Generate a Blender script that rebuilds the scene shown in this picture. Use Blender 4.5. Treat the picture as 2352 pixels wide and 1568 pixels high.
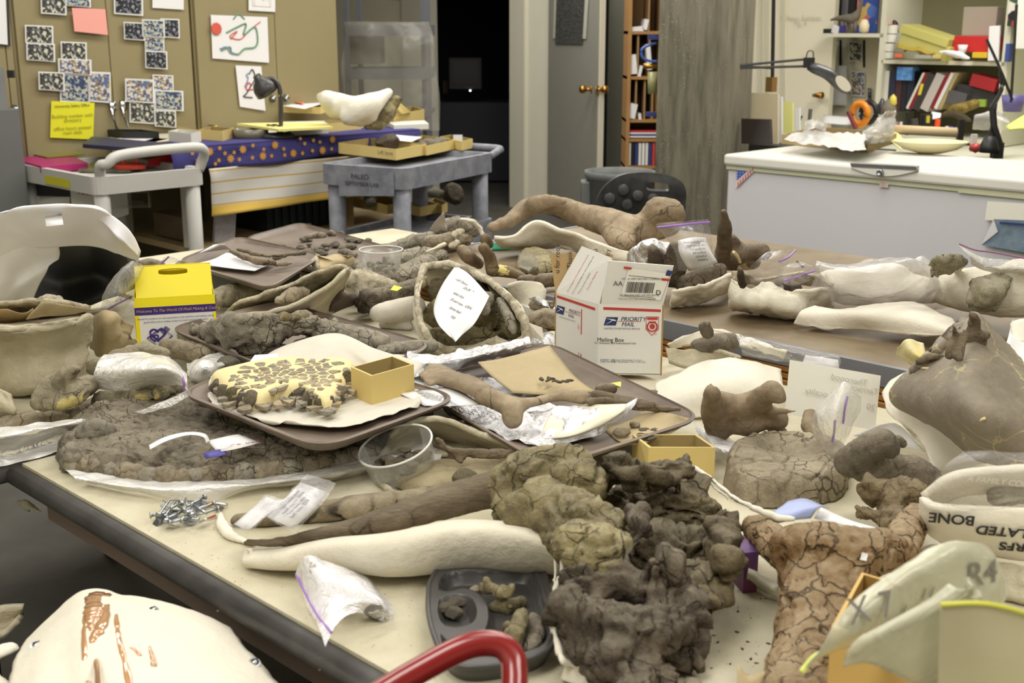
import bpy, bmesh, math, random
import numpy as np
from math import sin, cos, pi, radians
from mathutils import Vector, Matrix
for o in list(bpy.data.objects): bpy.data.objects.remove(o)
SC = bpy.context.scene; COL = SC.collection
F = 2800.0; TILT = radians(14.5); CT, ST = cos(TILT), sin(TILT); CZ = 1.5; TZ = 0.75
# ---------------- camera, world, light, exposure ----------------
cam = bpy.data.cameras.new('camera'); cam.sensor_width = 36; cam.lens = 36*F/2352
cam.clip_start = .05; cam.clip_end = 60
camo = bpy.data.objects.new('camera', cam); COL.objects.link(camo)
camo.location = (0, 0, CZ); camo.rotation_euler = (pi/2-TILT, 0, 0); SC.camera = camo
cam.dof.use_dof = True; cam.dof.focus_distance = 2.55; cam.dof.aperture_fstop = 7.5
w = bpy.data.worlds.new('world'); SC.world = w; w.use_nodes = True
w.node_tree.nodes['Background'].inputs[0].default_value = (1, .97, .9, 1)
w.node_tree.nodes['Background'].inputs[1].default_value = .35
SC.view_settings.view_transform = 'Standard'; SC.view_settings.look = 'None'
SC.view_settings.exposure = -0.22; SC.view_settings.gamma = 1; SC.view_settings.use_curve_mapping = False
RNG = random.Random(5); rs = np.random.RandomState(7)
def uv(u, v, z=0): return np.array([(u-v)*.70711, (u+v)*.70711, z])
LIGHTS = [(-.4, .9, 46), (1.2, -1.0, 46), (1.9, 1.2, 26), (1.0, 3.4, 40), (3.6, 2.6, 50), (4.9, 4.9, 50), (2.6, 5.0, 36), (6.3, 2.8, 70), (6.2, 6.2, 40)]
for (u, v, e) in LIGHTS:
    l = bpy.data.lights.new('ceiling_tube', 'AREA'); l.shape = 'RECTANGLE'; l.size = 1.8; l.size_y = .7
    l.energy = e; l.color = (1, .97, .91)
    o = bpy.data.objects.new('ceiling_tube', l); COL.objects.link(o); o.location = uv(u, v, 2.80); o.rotation_euler = (0, 0, pi/4)

# ---------------- helpers ----------------
def ray(px, py):
    x = (px-1176)/F; y = (784-py)/F
    return np.array([x, CT+y*ST, -ST+y*CT])
O = np.array([0, 0, CZ])
def P(px, py, h=0.0):            # pixel -> point on the horizontal plane h above the table tops
    d = ray(px, py); t = (TZ+h-CZ)/d[2]; return d*t+O
def Z(px, py, z): return P(px, py, z-TZ)
def Y(px, py, y): d = ray(px, py); return d*(y/d[1])+O
def PU(px, py, u): d = ray(px, py); return d*(u/((d[0]+d[1])*.70711))+O
def PV(px, py, v): d = ray(px, py); return d*(v/((d[1]-d[0])*.70711))+O
def mpp(p): return ((p[1])*CT-(p[2]-CZ)*ST)/F
def S(r, g, b):
    f = lambda c: (c/255/12.92) if c <= 10 else ((c/255+.055)/1.055)**2.4
    return (f(r), f(g), f(b), 1)
ORG = {}
def tag(o, label=None, cat=None, group=None, kind=None):
    if label: o['label'] = label
    if cat: o['category'] = cat
    if group: o['group'] = group
    if kind: o['kind'] = kind
    return o
def put(name, V, Fs, m, parent=None, top=None, smooth=False, solid=0, bevel=0, sub=0, off=-1, kind=None):
    V = np.asarray(V, float)
    if parent is None: org = np.array([(V[:,0].min()+V[:,0].max())/2, (V[:,1].min()+V[:,1].max())/2, V[:,2].min()])
    else: org = ORG[parent.name]
    me = bpy.data.meshes.new(name); me.from_pydata((V-org).tolist(), [], [tuple(int(i) for i in f) for f in Fs]); me.update()
    o = bpy.data.objects.new(name, me); COL.objects.link(o)
    if parent is None: o.location = org
    else: o.parent = parent
    ORG[o.name] = org
    if isinstance(m, (list, tuple)):
        for q in m: me.materials.append(q)
    elif m: me.materials.append(m)
    if smooth: me.polygons.foreach_set('use_smooth', [True]*len(me.polygons))
    if solid:
        s = o.modifiers.new('s', 'SOLIDIFY'); s.thickness = solid; s.offset = off
    if bevel:
        b = o.modifiers.new('b', 'BEVEL'); b.width = bevel; b.segments = 2; b.limit_method = 'ANGLE'
    if sub:
        b = o.modifiers.new('u', 'SUBSURF'); b.levels = sub; b.render_levels = sub
    if top: tag(o, *top)
    if kind: o['kind'] = kind
    return o
def empty(name, loc, label=None, cat=None, group=None, kind=None):
    o = bpy.data.objects.new(name, None); COL.objects.link(o); o.location = loc; o.empty_display_size = .05
    ORG[o.name] = np.array(loc, float); return tag(o, label, cat, group, kind)
def dup(root, loc, rz=0, label=None, scale=None, rot=None):
    c = root.copy(); COL.objects.link(c); c.location = loc; c.rotation_euler = rot or (0, 0, rz)
    if label: c['label'] = label
    if scale: c.scale = (scale,)*3
    for ch in list(root.children):
        d = ch.copy(); COL.objects.link(d); d.parent = c
        for g in list(ch.children):
            e = g.copy(); COL.objects.link(e); e.parent = d
    return c
class G:
    def __init__(s): s.V = []; s.F = []; s.n = 0
    def add(s, V, Fs):
        V = np.asarray(V, float); s.V.append(V); s.F += [tuple(i+s.n for i in f) for f in Fs]; s.n += len(V); return s
    def box(s, c, size, rz=0, tilt=None):
        sx, sy, sz = [q/2 for q in size]
        V = np.array([[x*sx, y*sy, z*sz] for x in (-1,1) for y in (-1,1) for z in (-1,1)])
        R = Matrix.Rotation(rz, 3, 'Z')
        if tilt: R = R @ Matrix.Rotation(tilt[1], 3, tilt[0])
        V = V @ np.array(R).T + np.asarray(c)
        return s.add(V, [(0,1,3,2),(4,6,7,5),(0,4,5,1),(2,3,7,6),(0,2,6,4),(1,5,7,3)])
    def hexa(s, b4, t4):   # bottom 4 (ccw), top 4
        return s.add(list(b4)+list(t4), [(3,2,1,0),(4,5,6,7),(0,1,5,4),(1,2,6,5),(2,3,7,6),(3,0,4,7)])
    def ubox(s, u0, u1, v0, v1, z0, z1):
        b = [uv(u0,v0,z0), uv(u1,v0,z0), uv(u1,v1,z0), uv(u0,v1,z0)]
        return s.hexa(b, [q+np.array([0,0,z1-z0]) for q in b])
    def tube(s, pts, r, n=10, close=False, cap=True, sq=1.0):
        pts = np.asarray(pts, float); k = len(pts)
        rr = np.broadcast_to(r, (k,)) if np.ndim(r) == 0 or len(np.atleast_1d(r)) == k else r
        up = np.array([0, 0, 1.0]); V = []
        for i in range(k):
            a = pts[(i-1) % k] if close else pts[max(i-1, 0)]; b = pts[(i+1) % k] if close else pts[min(i+1, k-1)]
            t = b-a; t = t/(np.linalg.norm(t)+1e-9)
            x = np.cross(t, up)
            if np.linalg.norm(x) < .05: x = np.cross(t, np.array([1., 0, 0])) if i == 0 or np.linalg.norm(px_) < .05 else px_
            x = x/np.linalg.norm(x); px_ = x; y = np.cross(x, t)
            for j in range(n):
                a_ = 2*pi*j/n; V.append(pts[i]+x*cos(a_)*rr[i]+y*sin(a_)*rr[i]*sq)
        Fs = []
        for i in range(k if close else k-1):
            for j in range(n):
                p = i*n; q = ((i+1) % k)*n; Fs.append((p+j, p+(j+1) % n, q+(j+1) % n, q+j))
        if not close and cap: Fs += [tuple(range(n))[::-1], tuple((k-1)*n+j for j in range(n))]
        return s.add(V, Fs)
    def lathe(s, c, prof, n=28, sx=1, sy=1, rz=0, M=None):
        V = []
        for (r, z) in prof:
            for j in range(n):
                a = 2*pi*j/n; x = r*cos(a)*sx; y = r*sin(a)*sy
                V.append([x*cos(rz)-y*sin(rz), x*sin(rz)+y*cos(rz), z])
        V = np.array(V)
        if M is not None: V = V @ np.array(M).T
        V = V+np.asarray(c)
        Fs = [(i*n+j, i*n+(j+1) % n, (i+1)*n+(j+1) % n, (i+1)*n+j) for i in range(len(prof)-1) for j in range(n)]
        if prof[0][0] > 1e-5: Fs.append(tuple(range(n))[::-1])
        if prof[-1][0] > 1e-5: Fs.append(tuple((len(prof)-1)*n+j for j in range(n)))
        return s.add(V, Fs)
    def cyl(s, c, r, h, n=20, M=None): return s.lathe(c, [(r, 0), (r, h)], n, M=M)
    def put(s, name, m, parent=None, top=None, **k): return put(name, np.vstack(s.V), s.F, m, parent, top, **k)
# --- vectorised noise
def _h(ix, iy, iz, sd):
    x = (ix.astype(np.int64)*374761393 + iy.astype(np.int64)*668265263 + iz.astype(np.int64)*2147483647 + sd*974634777) & 0xffffffff
    x = ((x ^ (x >> 13))*1274126177) & 0xffffffff; x = ((x ^ (x >> 16))*2246822519) & 0xffffffff
    return ((x ^ (x >> 15)) & 0xffffff)/float(0xffffff)
def vn(p, sd=0):
    i = np.floor(p).astype(int); f = p-i; f = f*f*(3-2*f); r = 0
    for a in (0, 1):
        for b in (0, 1):
            for c in (0, 1):
                wq = (f[:,0] if a else 1-f[:,0])*(f[:,1] if b else 1-f[:,1])*(f[:,2] if c else 1-f[:,2])
                r = r+wq*_h(i[:,0]+a, i[:,1]+b, i[:,2]+c, sd)
    return r*2-1
def fbm(p, sc, oc=3, sd=0):
    p = np.asarray(p); r = 0; a = 1; t = 0
    for k in range(oc): r = r+a*vn(p*sc*2**k+17.3*k, sd+k); t += a; a *= .5
    return r/t
def voro(p, sc, sd=0):
    p = np.asarray(p)*sc; i = np.floor(p).astype(int); d1 = np.full(len(p), 9.); d2 = d1.copy(); cid = np.zeros(len(p))
    for a in (-1, 0, 1):
        for b in (-1, 0, 1):
            for c in (-1, 0, 1):
                x, y, z = i[:,0]+a, i[:,1]+b, i[:,2]+c
                q = np.stack([x+_h(x,y,z,sd), y+_h(x,y,z,sd+1), z+_h(x,y,z,sd+2)], 1)
                d = np.linalg.norm(p-q, axis=1); hh = _h(x,y,z,sd+3)
                m = d < d1; d2 = np.where(m, d1, np.minimum(d2, d)); cid = np.where(m, hh, cid); d1 = np.where(m, d, d1)
    return d1, d2, cid
def normals(V, Q):
    Q = np.asarray(Q); a = V[Q[:,2]]-V[Q[:,0]]; b = V[Q[:,3]]-V[Q[:,1]] if Q.shape[1] == 4 else V[Q[:,1]]-V[Q[:,0]]
    n = np.cross(a, b) if Q.shape[1] == 4 else np.cross(b, a)
    N = np.zeros_like(V)
    for k in range(Q.shape[1]): np.add.at(N, Q[:,k], n)
    return N/(np.linalg.norm(N, axis=1)[:,None]+1e-12)
def rough(V, N, amp=.006, sc=14, oc=4, crack=None, cell=None, grain=None, sd=0, fine=None):
    W = V+np.stack([fbm(V, 9, 2, sd+11), fbm(V, 9, 2, sd+12), fbm(V, 9, 2, sd+13)], 1)*.02
    d = amp*fbm(V, sc, oc, sd); fine = fine if fine is not None else min(.003, amp*.28)
    d = d+fine*(1-3*np.abs(fbm(W, 55, 3, sd+90)))
    if cell:
        a, b, c = voro(W*np.array([1, 1, cell[2] if len(cell) > 2 else .8]), cell[1], sd+5); d = d+cell[0]*(c-.5)*2*np.clip((b-a)*12, 0, 1)
        d = d-cell[0]*.7*np.clip(1-(b-a)*13, 0, 1)
    if crack:
        a, b, c = voro(W, crack[1], sd+40); d = d-crack[0]*np.clip(1-(b-a)/crack[2], 0, 1)
        d = d+crack[0]*.35*(c-.5)
    if grain: d = d+grain[0]*(1-np.abs(fbm(V*np.array(grain[2]), grain[1], 3, sd+70))*2)
    return V+N*d[:,None]
DG = None
def lump(name, chains, m, parent=None, top=None, vox=.005, base=0., sz=1., sm=2, sd=None, clamp=True, smooth=True, floor=None, **rk):
    """chains of (px, py, radius_px[, h]) swept with balls, fused by voxel remeshing, then weathered"""
    g = G(); st = [(sin(pi*i/7), cos(pi*i/7)) for i in range(8)]; n = 10
    ball = np.array([[a*cos(2*pi*j/n), a*sin(2*pi*j/n), c] for a, c in st for j in range(n)])
    bf = [(i*n+j, (i+1)*n+j, (i+1)*n+(j+1) % n, i*n+(j+1) % n) for i in range(7) for j in range(n)]
    for ch in chains:
        pts = []; csz = sz
        if isinstance(ch, tuple): csz, ch = ch
        for q in ch:
            h = q[3] if len(q) > 3 else None; hh = base+.02 if h is None else h
            for _ in range(4):
                p = P(q[0], q[1], hh); r = q[2]*mpp(p)
                if h is None: hh = base+r*csz*.85
            pts.append((p, r))
        for i in range(max(1, len(pts)-1)):
            (p, r), (p2, r2) = pts[i], pts[min(i+1, len(pts)-1)]
            L = np.linalg.norm(p2-p); k = max(1, int(math.ceil(L/(.28*min(r, r2)+1e-6)))); k = min(k, 40)
            for j in range(k+1):
                f = j/k; rr = r+(r2-r)*f; g.add(ball*np.array([rr, rr, rr*csz])+(p+(p2-p)*f), bf)
    me = bpy.data.meshes.new('t'); V = np.vstack(g.V); c0 = V.mean(0)
    me.from_pydata((V-c0).tolist(), [], g.F); o = bpy.data.objects.new('t', me); COL.objects.link(o)
    r = o.modifiers.new('r', 'REMESH'); r.mode = 'VOXEL'; r.voxel_size = vox
    dg = bpy.context.evaluated_depsgraph_get(); ev = o.evaluated_get(dg).to_mesh()
    V = np.empty(len(ev.vertices)*3); ev.vertices.foreach_get('co', V); V = V.reshape(-1, 3)+c0
    Q = np.empty(len(ev.polygons)*4, int); ev.polygons.foreach_get('vertices', Q); Q = Q.reshape(-1, 4)
    bpy.data.objects.remove(o); bpy.data.meshes.remove(me)
    E = np.vstack([Q[:,[0,1]], Q[:,[1,2]], Q[:,[2,3]], Q[:,[3,0]]])
    for _ in range(sm):
        A = np.zeros_like(V); C = np.zeros(len(V)); np.add.at(A, E[:,0], V[E[:,1]]); np.add.at(C, E[:,0], 1); V = V*.4+.6*A/C[:,None]
    sd = sd if sd is not None else int(chains[0][0][0] if not isinstance(chains[0], tuple) else chains[0][1][0][0])
    V = rough(V, normals(V, Q), sd=sd, **rk)
    z0 = TZ+base+.001 if floor is None else floor
    if clamp: V[:,2] = np.maximum(V[:,2], z0)
    return put(name, V, Q, m, parent, top, smooth=smooth)
def cr(a, n, axis=0):     # catmull-rom resample along an axis
    a = np.moveaxis(np.asarray(a, float), axis, 0); k = len(a)
    if k == 1: return np.moveaxis(a, 0, axis)
    e = np.concatenate([[2*a[0]-a[1]], a, [2*a[-1]-a[-2]]]); t = np.linspace(0, k-1, n); i = np.minimum(t.astype(int), k-2)
    f = (t-i).reshape([-1]+[1]*(a.ndim-1)); p0, p1, p2, p3 = e[i], e[i+1], e[i+2], e[i+3]
    r = .5*((2*p1)+(-p0+p2)*f+(2*p0-5*p1+4*p2-p3)*f**2+(-p0+3*p1-3*p2+p3)*f**3)
    return np.moveaxis(r, 0, axis)
def patch(name, rows, m, parent=None, top=None, n=24, k=24, amp=0, sc=20, oc=3, thick=.0008, world=False, lin=False, smooth=True, facet=None, edge=0, sd=None, clampz=None, kind=None):
    """surface through a control net: rows of (px, py, h above the tables)"""
    C = np.array([[q if world else P(*q) for q in r] for r in rows], float)
    if lin:
        for ax, nn in ((0, n), (1, k)):
            t = np.linspace(0, C.shape[ax]-1, nn); i = np.minimum(t.astype(int), C.shape[ax]-2); f = t-i
            sh = [1, 1, 1]; sh[ax] = -1; f = f.reshape(sh); C = np.take(C, i, ax)*(1-f)+np.take(C, i+1, ax)*f
    else: C = cr(cr(C, n, 0), k, 1)
    V = C.reshape(-1, 3); Q = [(i*k+j, i*k+j+1, (i+1)*k+j+1, (i+1)*k+j) for i in range(n-1) for j in range(k-1)]
    sd = sd if sd is not None else int(abs(V[0,0])*1000)
    if m in (K['film'], K['filmw']): thick = 0; facet = facet or (.005, 26)
    N = normals(V, Q)
    if amp: V = V+N*(amp*fbm(V, sc, oc, sd))[:,None]
    if facet:
        a, b, c = voro(V, facet[1], sd); V = V+N*(facet[0]*(a-.4))[:,None]
    if edge:
        ij = np.indices((n, k)).reshape(2, -1); e = (ij[0] == 0)|(ij[0] == n-1)|(ij[1] == 0)|(ij[1] == k-1)
        V = V+e[:,None]*edge*np.stack([fbm(V, 40, 2, 3), fbm(V, 40, 2, 4), fbm(V, 40, 2, 5)], 1)
    if clampz is not None: V[:,2] = np.maximum(V[:,2], TZ+clampz)
    return put(name, V, Q, m, parent, top, smooth=smooth, solid=thick, off=0, kind=kind)
def dome(name, out, m, parent=None, top=None, base=0., H=.04, p=4, q=2.5, bumps=(), nr=40, na=220, cen=None, smoothout=True, under=None, **rk):
    """slab from a closed outline (px,py): top height falls off to the rim, flat underside"""
    o = np.array([P(x, y, base) for x, y in out]); k = len(o)
    if smoothout:
        e = np.concatenate([o[-1:], o, o[:2]]); t = np.linspace(0, k, na, endpoint=False); i = t.astype(int); f = (t-i)[:,None]
        p0, p1, p2, p3 = e[i], e[i+1], e[i+2], e[i+3] if True else 0
        o = .5*((2*p1)+(-p0+p2)*f+(2*p0-5*p1+4*p2-p3)*f**2+(-p0+3*p1-3*p2+p3)*f**3)
    else:
        t = np.linspace(0, k, na, endpoint=False); i = t.astype(int); f = (t-i)[:,None]; o = o[i]*(1-f)+o[(i+1) % k]*f
    c = P(*cen, base) if cen else o.mean(0)
    s = np.linspace(0, 1, nr)**.75; V = []
    for a in s[1:]:
        x = c+(o-c)*a; V.append(x)
    V = np.vstack([c[None]]+V); S_ = np.concatenate([[0], np.repeat(s[1:], na)])
    z = H*(1-S_**p)**(1/q)
    for (bx, by, bh, br) in bumps:
        b = P(bx, by, base); rr = br*mpp(b); z = z+bh*np.exp(-((V[:,0]-b[0])**2+(V[:,1]-b[1])**2)/rr**2)*np.clip((1-S_)*6, 0, 1)
    V[:,2] += np.maximum(z, .002)
    Fs = [(0, 1+j, 1+(j+1) % na) for j in range(na)]
    Q = [(1+i*na+j, 1+(i+1)*na+j, 1+(i+1)*na+(j+1) % na, 1+i*na+(j+1) % na) for i in range(nr-2) for j in range(na)]
    N = normals(V, Q); N[N[:,2] < 0] *= -1
    V = rough(V, N, sd=int(out[0][0]), **rk)
    V[:,2] = np.maximum(V[:,2], TZ+base+.001)
    nb = len(V); rim = V[-na:].copy(); rim[:,2] = TZ+base+.0005; V = np.vstack([V, rim])
    Q += [(nb-na+j, nb+j, nb+(j+1) % na, nb-na+(j+1) % na) for j in range(na)]
    Q.append(tuple(range(nb+na-1, nb-1, -1)))
    return put(name, V, Fs+Q, m, parent, top, smooth=True)
def text(s, size, loc, xd, yd, m, parent, name='lettering', align='CENTER', sq=1.0, shear=0, off=.0008, bold=0):
    c = bpy.data.curves.new(name, 'FONT'); c.body = s; c.size = size; c.align_x = align; c.align_y = 'CENTER'; c.shear = shear; c.offset = bold
    c.materials.append(m); o = bpy.data.objects.new(name, c); COL.objects.link(o)
    x = Vector(xd).normalized(); y = Vector(yd); y = (y-x*y.dot(x)).normalized(); zz = x.cross(y)
    l = Vector(loc)+zz*off-Vector(ORG[parent.name])
    me = bpy.data.meshes.new_from_object(o); bpy.data.objects.remove(o); o = bpy.data.objects.new(name, me); COL.objects.link(o)
    o.parent = parent; M = Matrix((x*sq, y, zz)).transposed().to_4x4(); M.translation = l; o.matrix_local = M
    return o
def quad(name, c4, m, parent=None, top=None, thick=.0006, **k):
    return put(name, c4, [(0, 1, 2, 3)], m, parent, top, solid=thick, off=0, **k)
# ---------------- materials ----------------
def nt(name):
    m = bpy.data.materials.new(name); m.use_nodes = True; t = m.node_tree; b = t.nodes['Principled BSDF']; return m, t, b
def nd(t, ty, **k):
    n = t.nodes.new('ShaderNode'+ty)
    for a, v in k.items():
        if a.startswith('i_'):
            q = a[2:]; n.inputs[int(q) if q.isdigit() else q.replace('_', ' ')].default_value = v
        else: setattr(n, a, v)
    return n
def plain(name, c, rough=.5, metal=0, bump=0, bs=60, var=0, vs=8, spec=.5, c2=None, coat=0, em=None):
    m, t, b = nt(name); L = t.links.new
    b.inputs['Base Color'].default_value = c; b.inputs['Roughness'].default_value = rough; b.inputs['Metallic'].default_value = metal
    b.inputs['Specular IOR Level'].default_value = spec; b.inputs['Coat Weight'].default_value = coat
    if em: b.inputs['Emission Color'].default_value = em[0]; b.inputs['Emission Strength'].default_value = em[1]
    tc = nd(t, 'TexCoord')
    if var or c2:
        n = nd(t, 'TexNoise', i_Scale=vs, i_Detail=6.0, i_Roughness=.6); L(tc.outputs['Object'], n.inputs['Vector'])
        r = nd(t, 'ValToRGB'); d = c2 or tuple(x*(1-var) for x in c[:3])+(1,)
        r.color_ramp.elements[0].position = .35; r.color_ramp.elements[1].position = .65
        r.color_ramp.elements[0].color = d; r.color_ramp.elements[1].color = c
        L(n.outputs['Fac'], r.inputs['Fac']); L(r.outputs['Color'], b.inputs['Base Color'])
    if bump:
        n = nd(t, 'TexNoise', i_Scale=bs, i_Detail=8.0, i_Roughness=.62); L(tc.outputs['Object'], n.inputs['Vector'])
        q = nd(t, 'Bump', i_Strength=bump, i_Distance=.007); L(n.outputs['Fac'], q.inputs['Height']); L(q.outputs['Normal'], b.inputs['Normal'])
    return m
def bone(name, dk, md, lt, sc=7, cs=22, cw=.03, cst=.8, fill=None, fa=.62, bump=.7, stretch=(1,1,1), dark2=None, rough=.85, fs=6, dust=.22, gate=(.42, .58)):
    """weathered fossil: mottled tone, fine grain, cracks in a separate tone, darker by default, optional cream gap filler"""
    m, t, b = nt(name); L = t.links.new; b.inputs['Roughness'].default_value = rough; b.inputs['Specular IOR Level'].default_value = .25
    tc = nd(t, 'TexCoord'); mp = nd(t, 'Mapping'); mp.inputs['Scale'].default_value = stretch; L(tc.outputs['Object'], mp.inputs['Vector'])
    n1 = nd(t, 'TexNoise', i_Scale=sc, i_Detail=8.0, i_Roughness=.65); L(mp.outputs[0], n1.inputs['Vector'])
    n2 = nd(t, 'TexNoise', i_Scale=sc*9, i_Detail=6.0, i_Roughness=.7); L(mp.outputs[0], n2.inputs['Vector'])
    r = nd(t, 'ValToRGB'); e = r.color_ramp.elements; e[0].position = .3; e[0].color = dk; e[1].position = .68; e[1].color = lt
    k = e.new(.5); k.color = md
    ad = nd(t, 'Math', operation='MULTIPLY_ADD', i_1=.35, i_2=-.175); L(n2.outputs['Fac'], ad.inputs[0])
    a2 = nd(t, 'Math', operation='ADD'); L(ad.outputs[0], a2.inputs[0]); L(n1.outputs['Fac'], a2.inputs[1]); L(a2.outputs[0], r.inputs['Fac'])
    dn = nd(t, 'TexNoise', i_Scale=14.0, i_Detail=4.0); L(tc.outputs['Object'], dn.inputs['Vector'])
    mx = nd(t, 'MixRGB', blend_type='LINEAR_LIGHT', i_Fac=.035); L(tc.outputs['Object'], mx.inputs[1]); L(dn.outputs['Color'], mx.inputs[2])
    v = nd(t, 'TexVoronoi', feature='DISTANCE_TO_EDGE', i_Scale=cs); L(mx.outputs[0], v.inputs['Vector'])
    vr = nd(t, 'MapRange', i_1=0.0, i_2=cw*1.0, i_3=1.0, i_4=0.0); L(v.outputs['Distance'], vr.inputs[0])
    # only some cracks open up
    gn = nd(t, 'TexNoise', i_Scale=cs*.35, i_Detail=2.0); L(tc.outputs['Object'], gn.inputs['Vector'])
    gr = nd(t, 'MapRange', i_1=gate[0], i_2=gate[1]); L(gn.outputs['Fac'], gr.inputs[0])
    cm = nd(t, 'Math', operation='MULTIPLY'); L(vr.outputs[0], cm.inputs[0]); L(gr.outputs[0], cm.inputs[1])
    cf = nd(t, 'Math', operation='MULTIPLY', i_1=cst); L(cm.outputs[0], cf.inputs[0])
    cc = nd(t, 'MixRGB'); cc.inputs[2].default_value = dark2 or tuple(x*.3 for x in dk[:3])+(1,)
    L(cf.outputs[0], cc.inputs[0]); L(r.outputs[0], cc.inputs[1]); out = cc.outputs[0]
    if fill:
        fn = nd(t, 'TexNoise', i_Scale=fs, i_Detail=5.0, i_Roughness=.6); L(tc.outputs['Object'], fn.inputs['Vector'])
        fr = nd(t, 'MapRange', i_1=fa, i_2=fa+.02); L(fn.outputs['Fac'], fr.inputs[0])
        fc = nd(t, 'MixRGB'); fc.inputs[2].default_value = fill; L(fr.outputs[0], fc.inputs[0]); L(out, fc.inputs[1]); out = fc.outputs[0]
    gm = nd(t, 'NewGeometry'); sx_ = nd(t, 'SeparateXYZ'); L(gm.outputs['Normal'], sx_.inputs[0]); du = nd(t, 'MapRange', i_1=.35, i_2=1.0, i_3=0.0, i_4=dust*2); L(sx_.outputs['Z'], du.inputs[0])
    dm_ = nd(t, 'Math', operation='MULTIPLY'); L(du.outputs[0], dm_.inputs[0]); L(n2.outputs['Fac'], dm_.inputs[1]); dc = nd(t, 'MixRGB'); dc.inputs[2].default_value = S(196,188,166); L(dm_.outputs[0], dc.inputs[0]); L(out, dc.inputs[1]); L(dc.outputs[0], b.inputs['Base Color'])
    n4 = nd(t, 'TexNoise', i_Scale=sc*26, i_Detail=4.0, i_Roughness=.7); L(mp.outputs[0], n4.inputs['Vector']); h4 = nd(t, 'Math', operation='MULTIPLY', i_1=.22); L(n4.outputs['Fac'], h4.inputs[0])
    hs = nd(t, 'Math', operation='MULTIPLY_ADD', i_1=.6); L(n2.outputs['Fac'], hs.inputs[0]); L(h4.outputs[0], hs.inputs[2])
    c5 = nd(t, 'Math', operation='MULTIPLY', i_1=.35); L(cm.outputs[0], c5.inputs[0]); h2 = nd(t, 'Math', operation='SUBTRACT'); L(hs.outputs[0], h2.inputs[0]); L(c5.outputs[0], h2.inputs[1])
    q = nd(t, 'Bump', i_Strength=min(1, bump*1.25), i_Distance=.016); L(h2.outputs[0], q.inputs['Height']); L(q.outputs['Normal'], b.inputs['Normal'])
    return m
def film(name, c, dens=.35, rough=.18, bs=40, bst=.5, edge=.35):
    """thin polythene: see-through straight on, milky and shiny at glancing angles and folds"""
    m, t, b = nt(name); L = t.links.new; b.inputs['Base Color'].default_value = c; b.inputs['Roughness'].default_value = rough
    b.inputs['Coat Weight'].default_value = .6; b.inputs['Coat Roughness'].default_value = .12
    tc = nd(t, 'TexCoord'); n = nd(t, 'TexNoise', i_Scale=bs, i_Detail=3.0, i_Distortion=1.2); L(tc.outputs['Object'], n.inputs['Vector'])
    q = nd(t, 'Bump', i_Strength=bst, i_Distance=.006); L(n.outputs['Fac'], q.inputs['Height']); L(q.outputs['Normal'], b.inputs['Normal'])
    lw = nd(t, 'Fresnel', i_IOR=1.45); L(q.outputs['Normal'], lw.inputs['Normal'])
    a = nd(t, 'Math', operation='MULTIPLY_ADD', i_1=edge*2.5, i_2=dens, use_clamp=True); L(lw.outputs[0], a.inputs[0])
    tr = nd(t, 'BsdfTransparent'); mx = nd(t, 'MixShader'); out = t.nodes['Material Output']
    L(a.outputs[0], mx.inputs[0]); L(tr.outputs[0], mx.inputs[1]); L(b.outputs[0], mx.inputs[2]); L(mx.outputs[0], out.inputs['Surface'])
    return m
BV = {}
def hit(o, x, y):
    from mathutils.bvhtree import BVHTree
    if o.name not in BV: g = ORG[o.name]; BV[o.name] = BVHTree.FromPolygons([tuple(np.array(v.co)+g) for v in o.data.vertices], [tuple(p.vertices) for p in o.data.polygons])
    d_ = ray(x, y); r = BV[o.name].ray_cast(Vector(O), Vector(d_)); return None if r[0] is None else np.array(r[0])
def on(o, x, y, off=.004):
    h = hit(o, x, y); d_ = ray(x, y)
    if h is None: h = P(x, y, .1)
    return h-d_/np.linalg.norm(d_)*off
def dtext(s, size, o, x, y, m, ang=0, off=.003, par=None, bold=0, up=90, sq=1):
    a_ = radians(ang); b_ = radians(ang+up); c = on(o, x, y, off); k = 9
    xd = on(o, x+k*cos(a_), y-k*sin(a_), off)-on(o, x-k*cos(a_), y+k*sin(a_), off); yd = on(o, x+k*cos(b_), y-k*sin(b_), off)-on(o, x-k*cos(b_), y+k*sin(b_), off)
    return text(s, size, c, xd, yd, m, par or o, bold=bold, sq=sq)
def run_on(name, o, pts, m, r=.002, off=.003, n=24, sq=1): 
    q = cr(np.array([on(o, *p, off) for p in pts]), n); return G().tube(q, r, 6, sq=sq).put(name, m, o, smooth=True)
K = {}
K['dark'] = bone('fossil_dark', S(92,84,73), S(134,124,108), S(172,162,143), sc=9, cs=26)
K['blk'] = bone('fossil_blackish', S(66,59,51), S(104,93,80), S(146,132,114), sc=9, cs=20, bump=.9)
K['grey'] = bone('fossil_grey', S(112,106,95), S(156,148,132), S(190,182,163), sc=10, cs=24)
K['tan'] = bone('fossil_tan', S(122,110,91), S(160,147,124), S(192,179,153), sc=8, cs=20)
K['mott'] = bone('fossil_mottled_yellow', S(96,86,68), S(152,140,104), S(198,184,136), sc=9, cs=18, bump=1.0)
K['ochre'] = bone('fossil_ochre', S(92,66,38), S(138,110,74), S(166,142,108), sc=6, cs=20, cw=.035, cst=.9)
K['fill'] = bone('fossil_with_cream_filler', S(122,114,95), S(162,152,127), S(192,182,153), sc=9, cs=20, fill=S(232,214,142), fa=.57, fs=8)
K['smooth'] = bone('fossil_smooth_brown', S(112,97,78), S(148,131,108), S(180,163,137), sc=6, cs=9, cw=.02, cst=.7, bump=.35, dust=.1)
K['umber'] = bone('fossil_umber', S(72,60,48), S(108,93,75), S(140,123,102), sc=7, cs=14, bump=.4, rough=.6)
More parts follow.
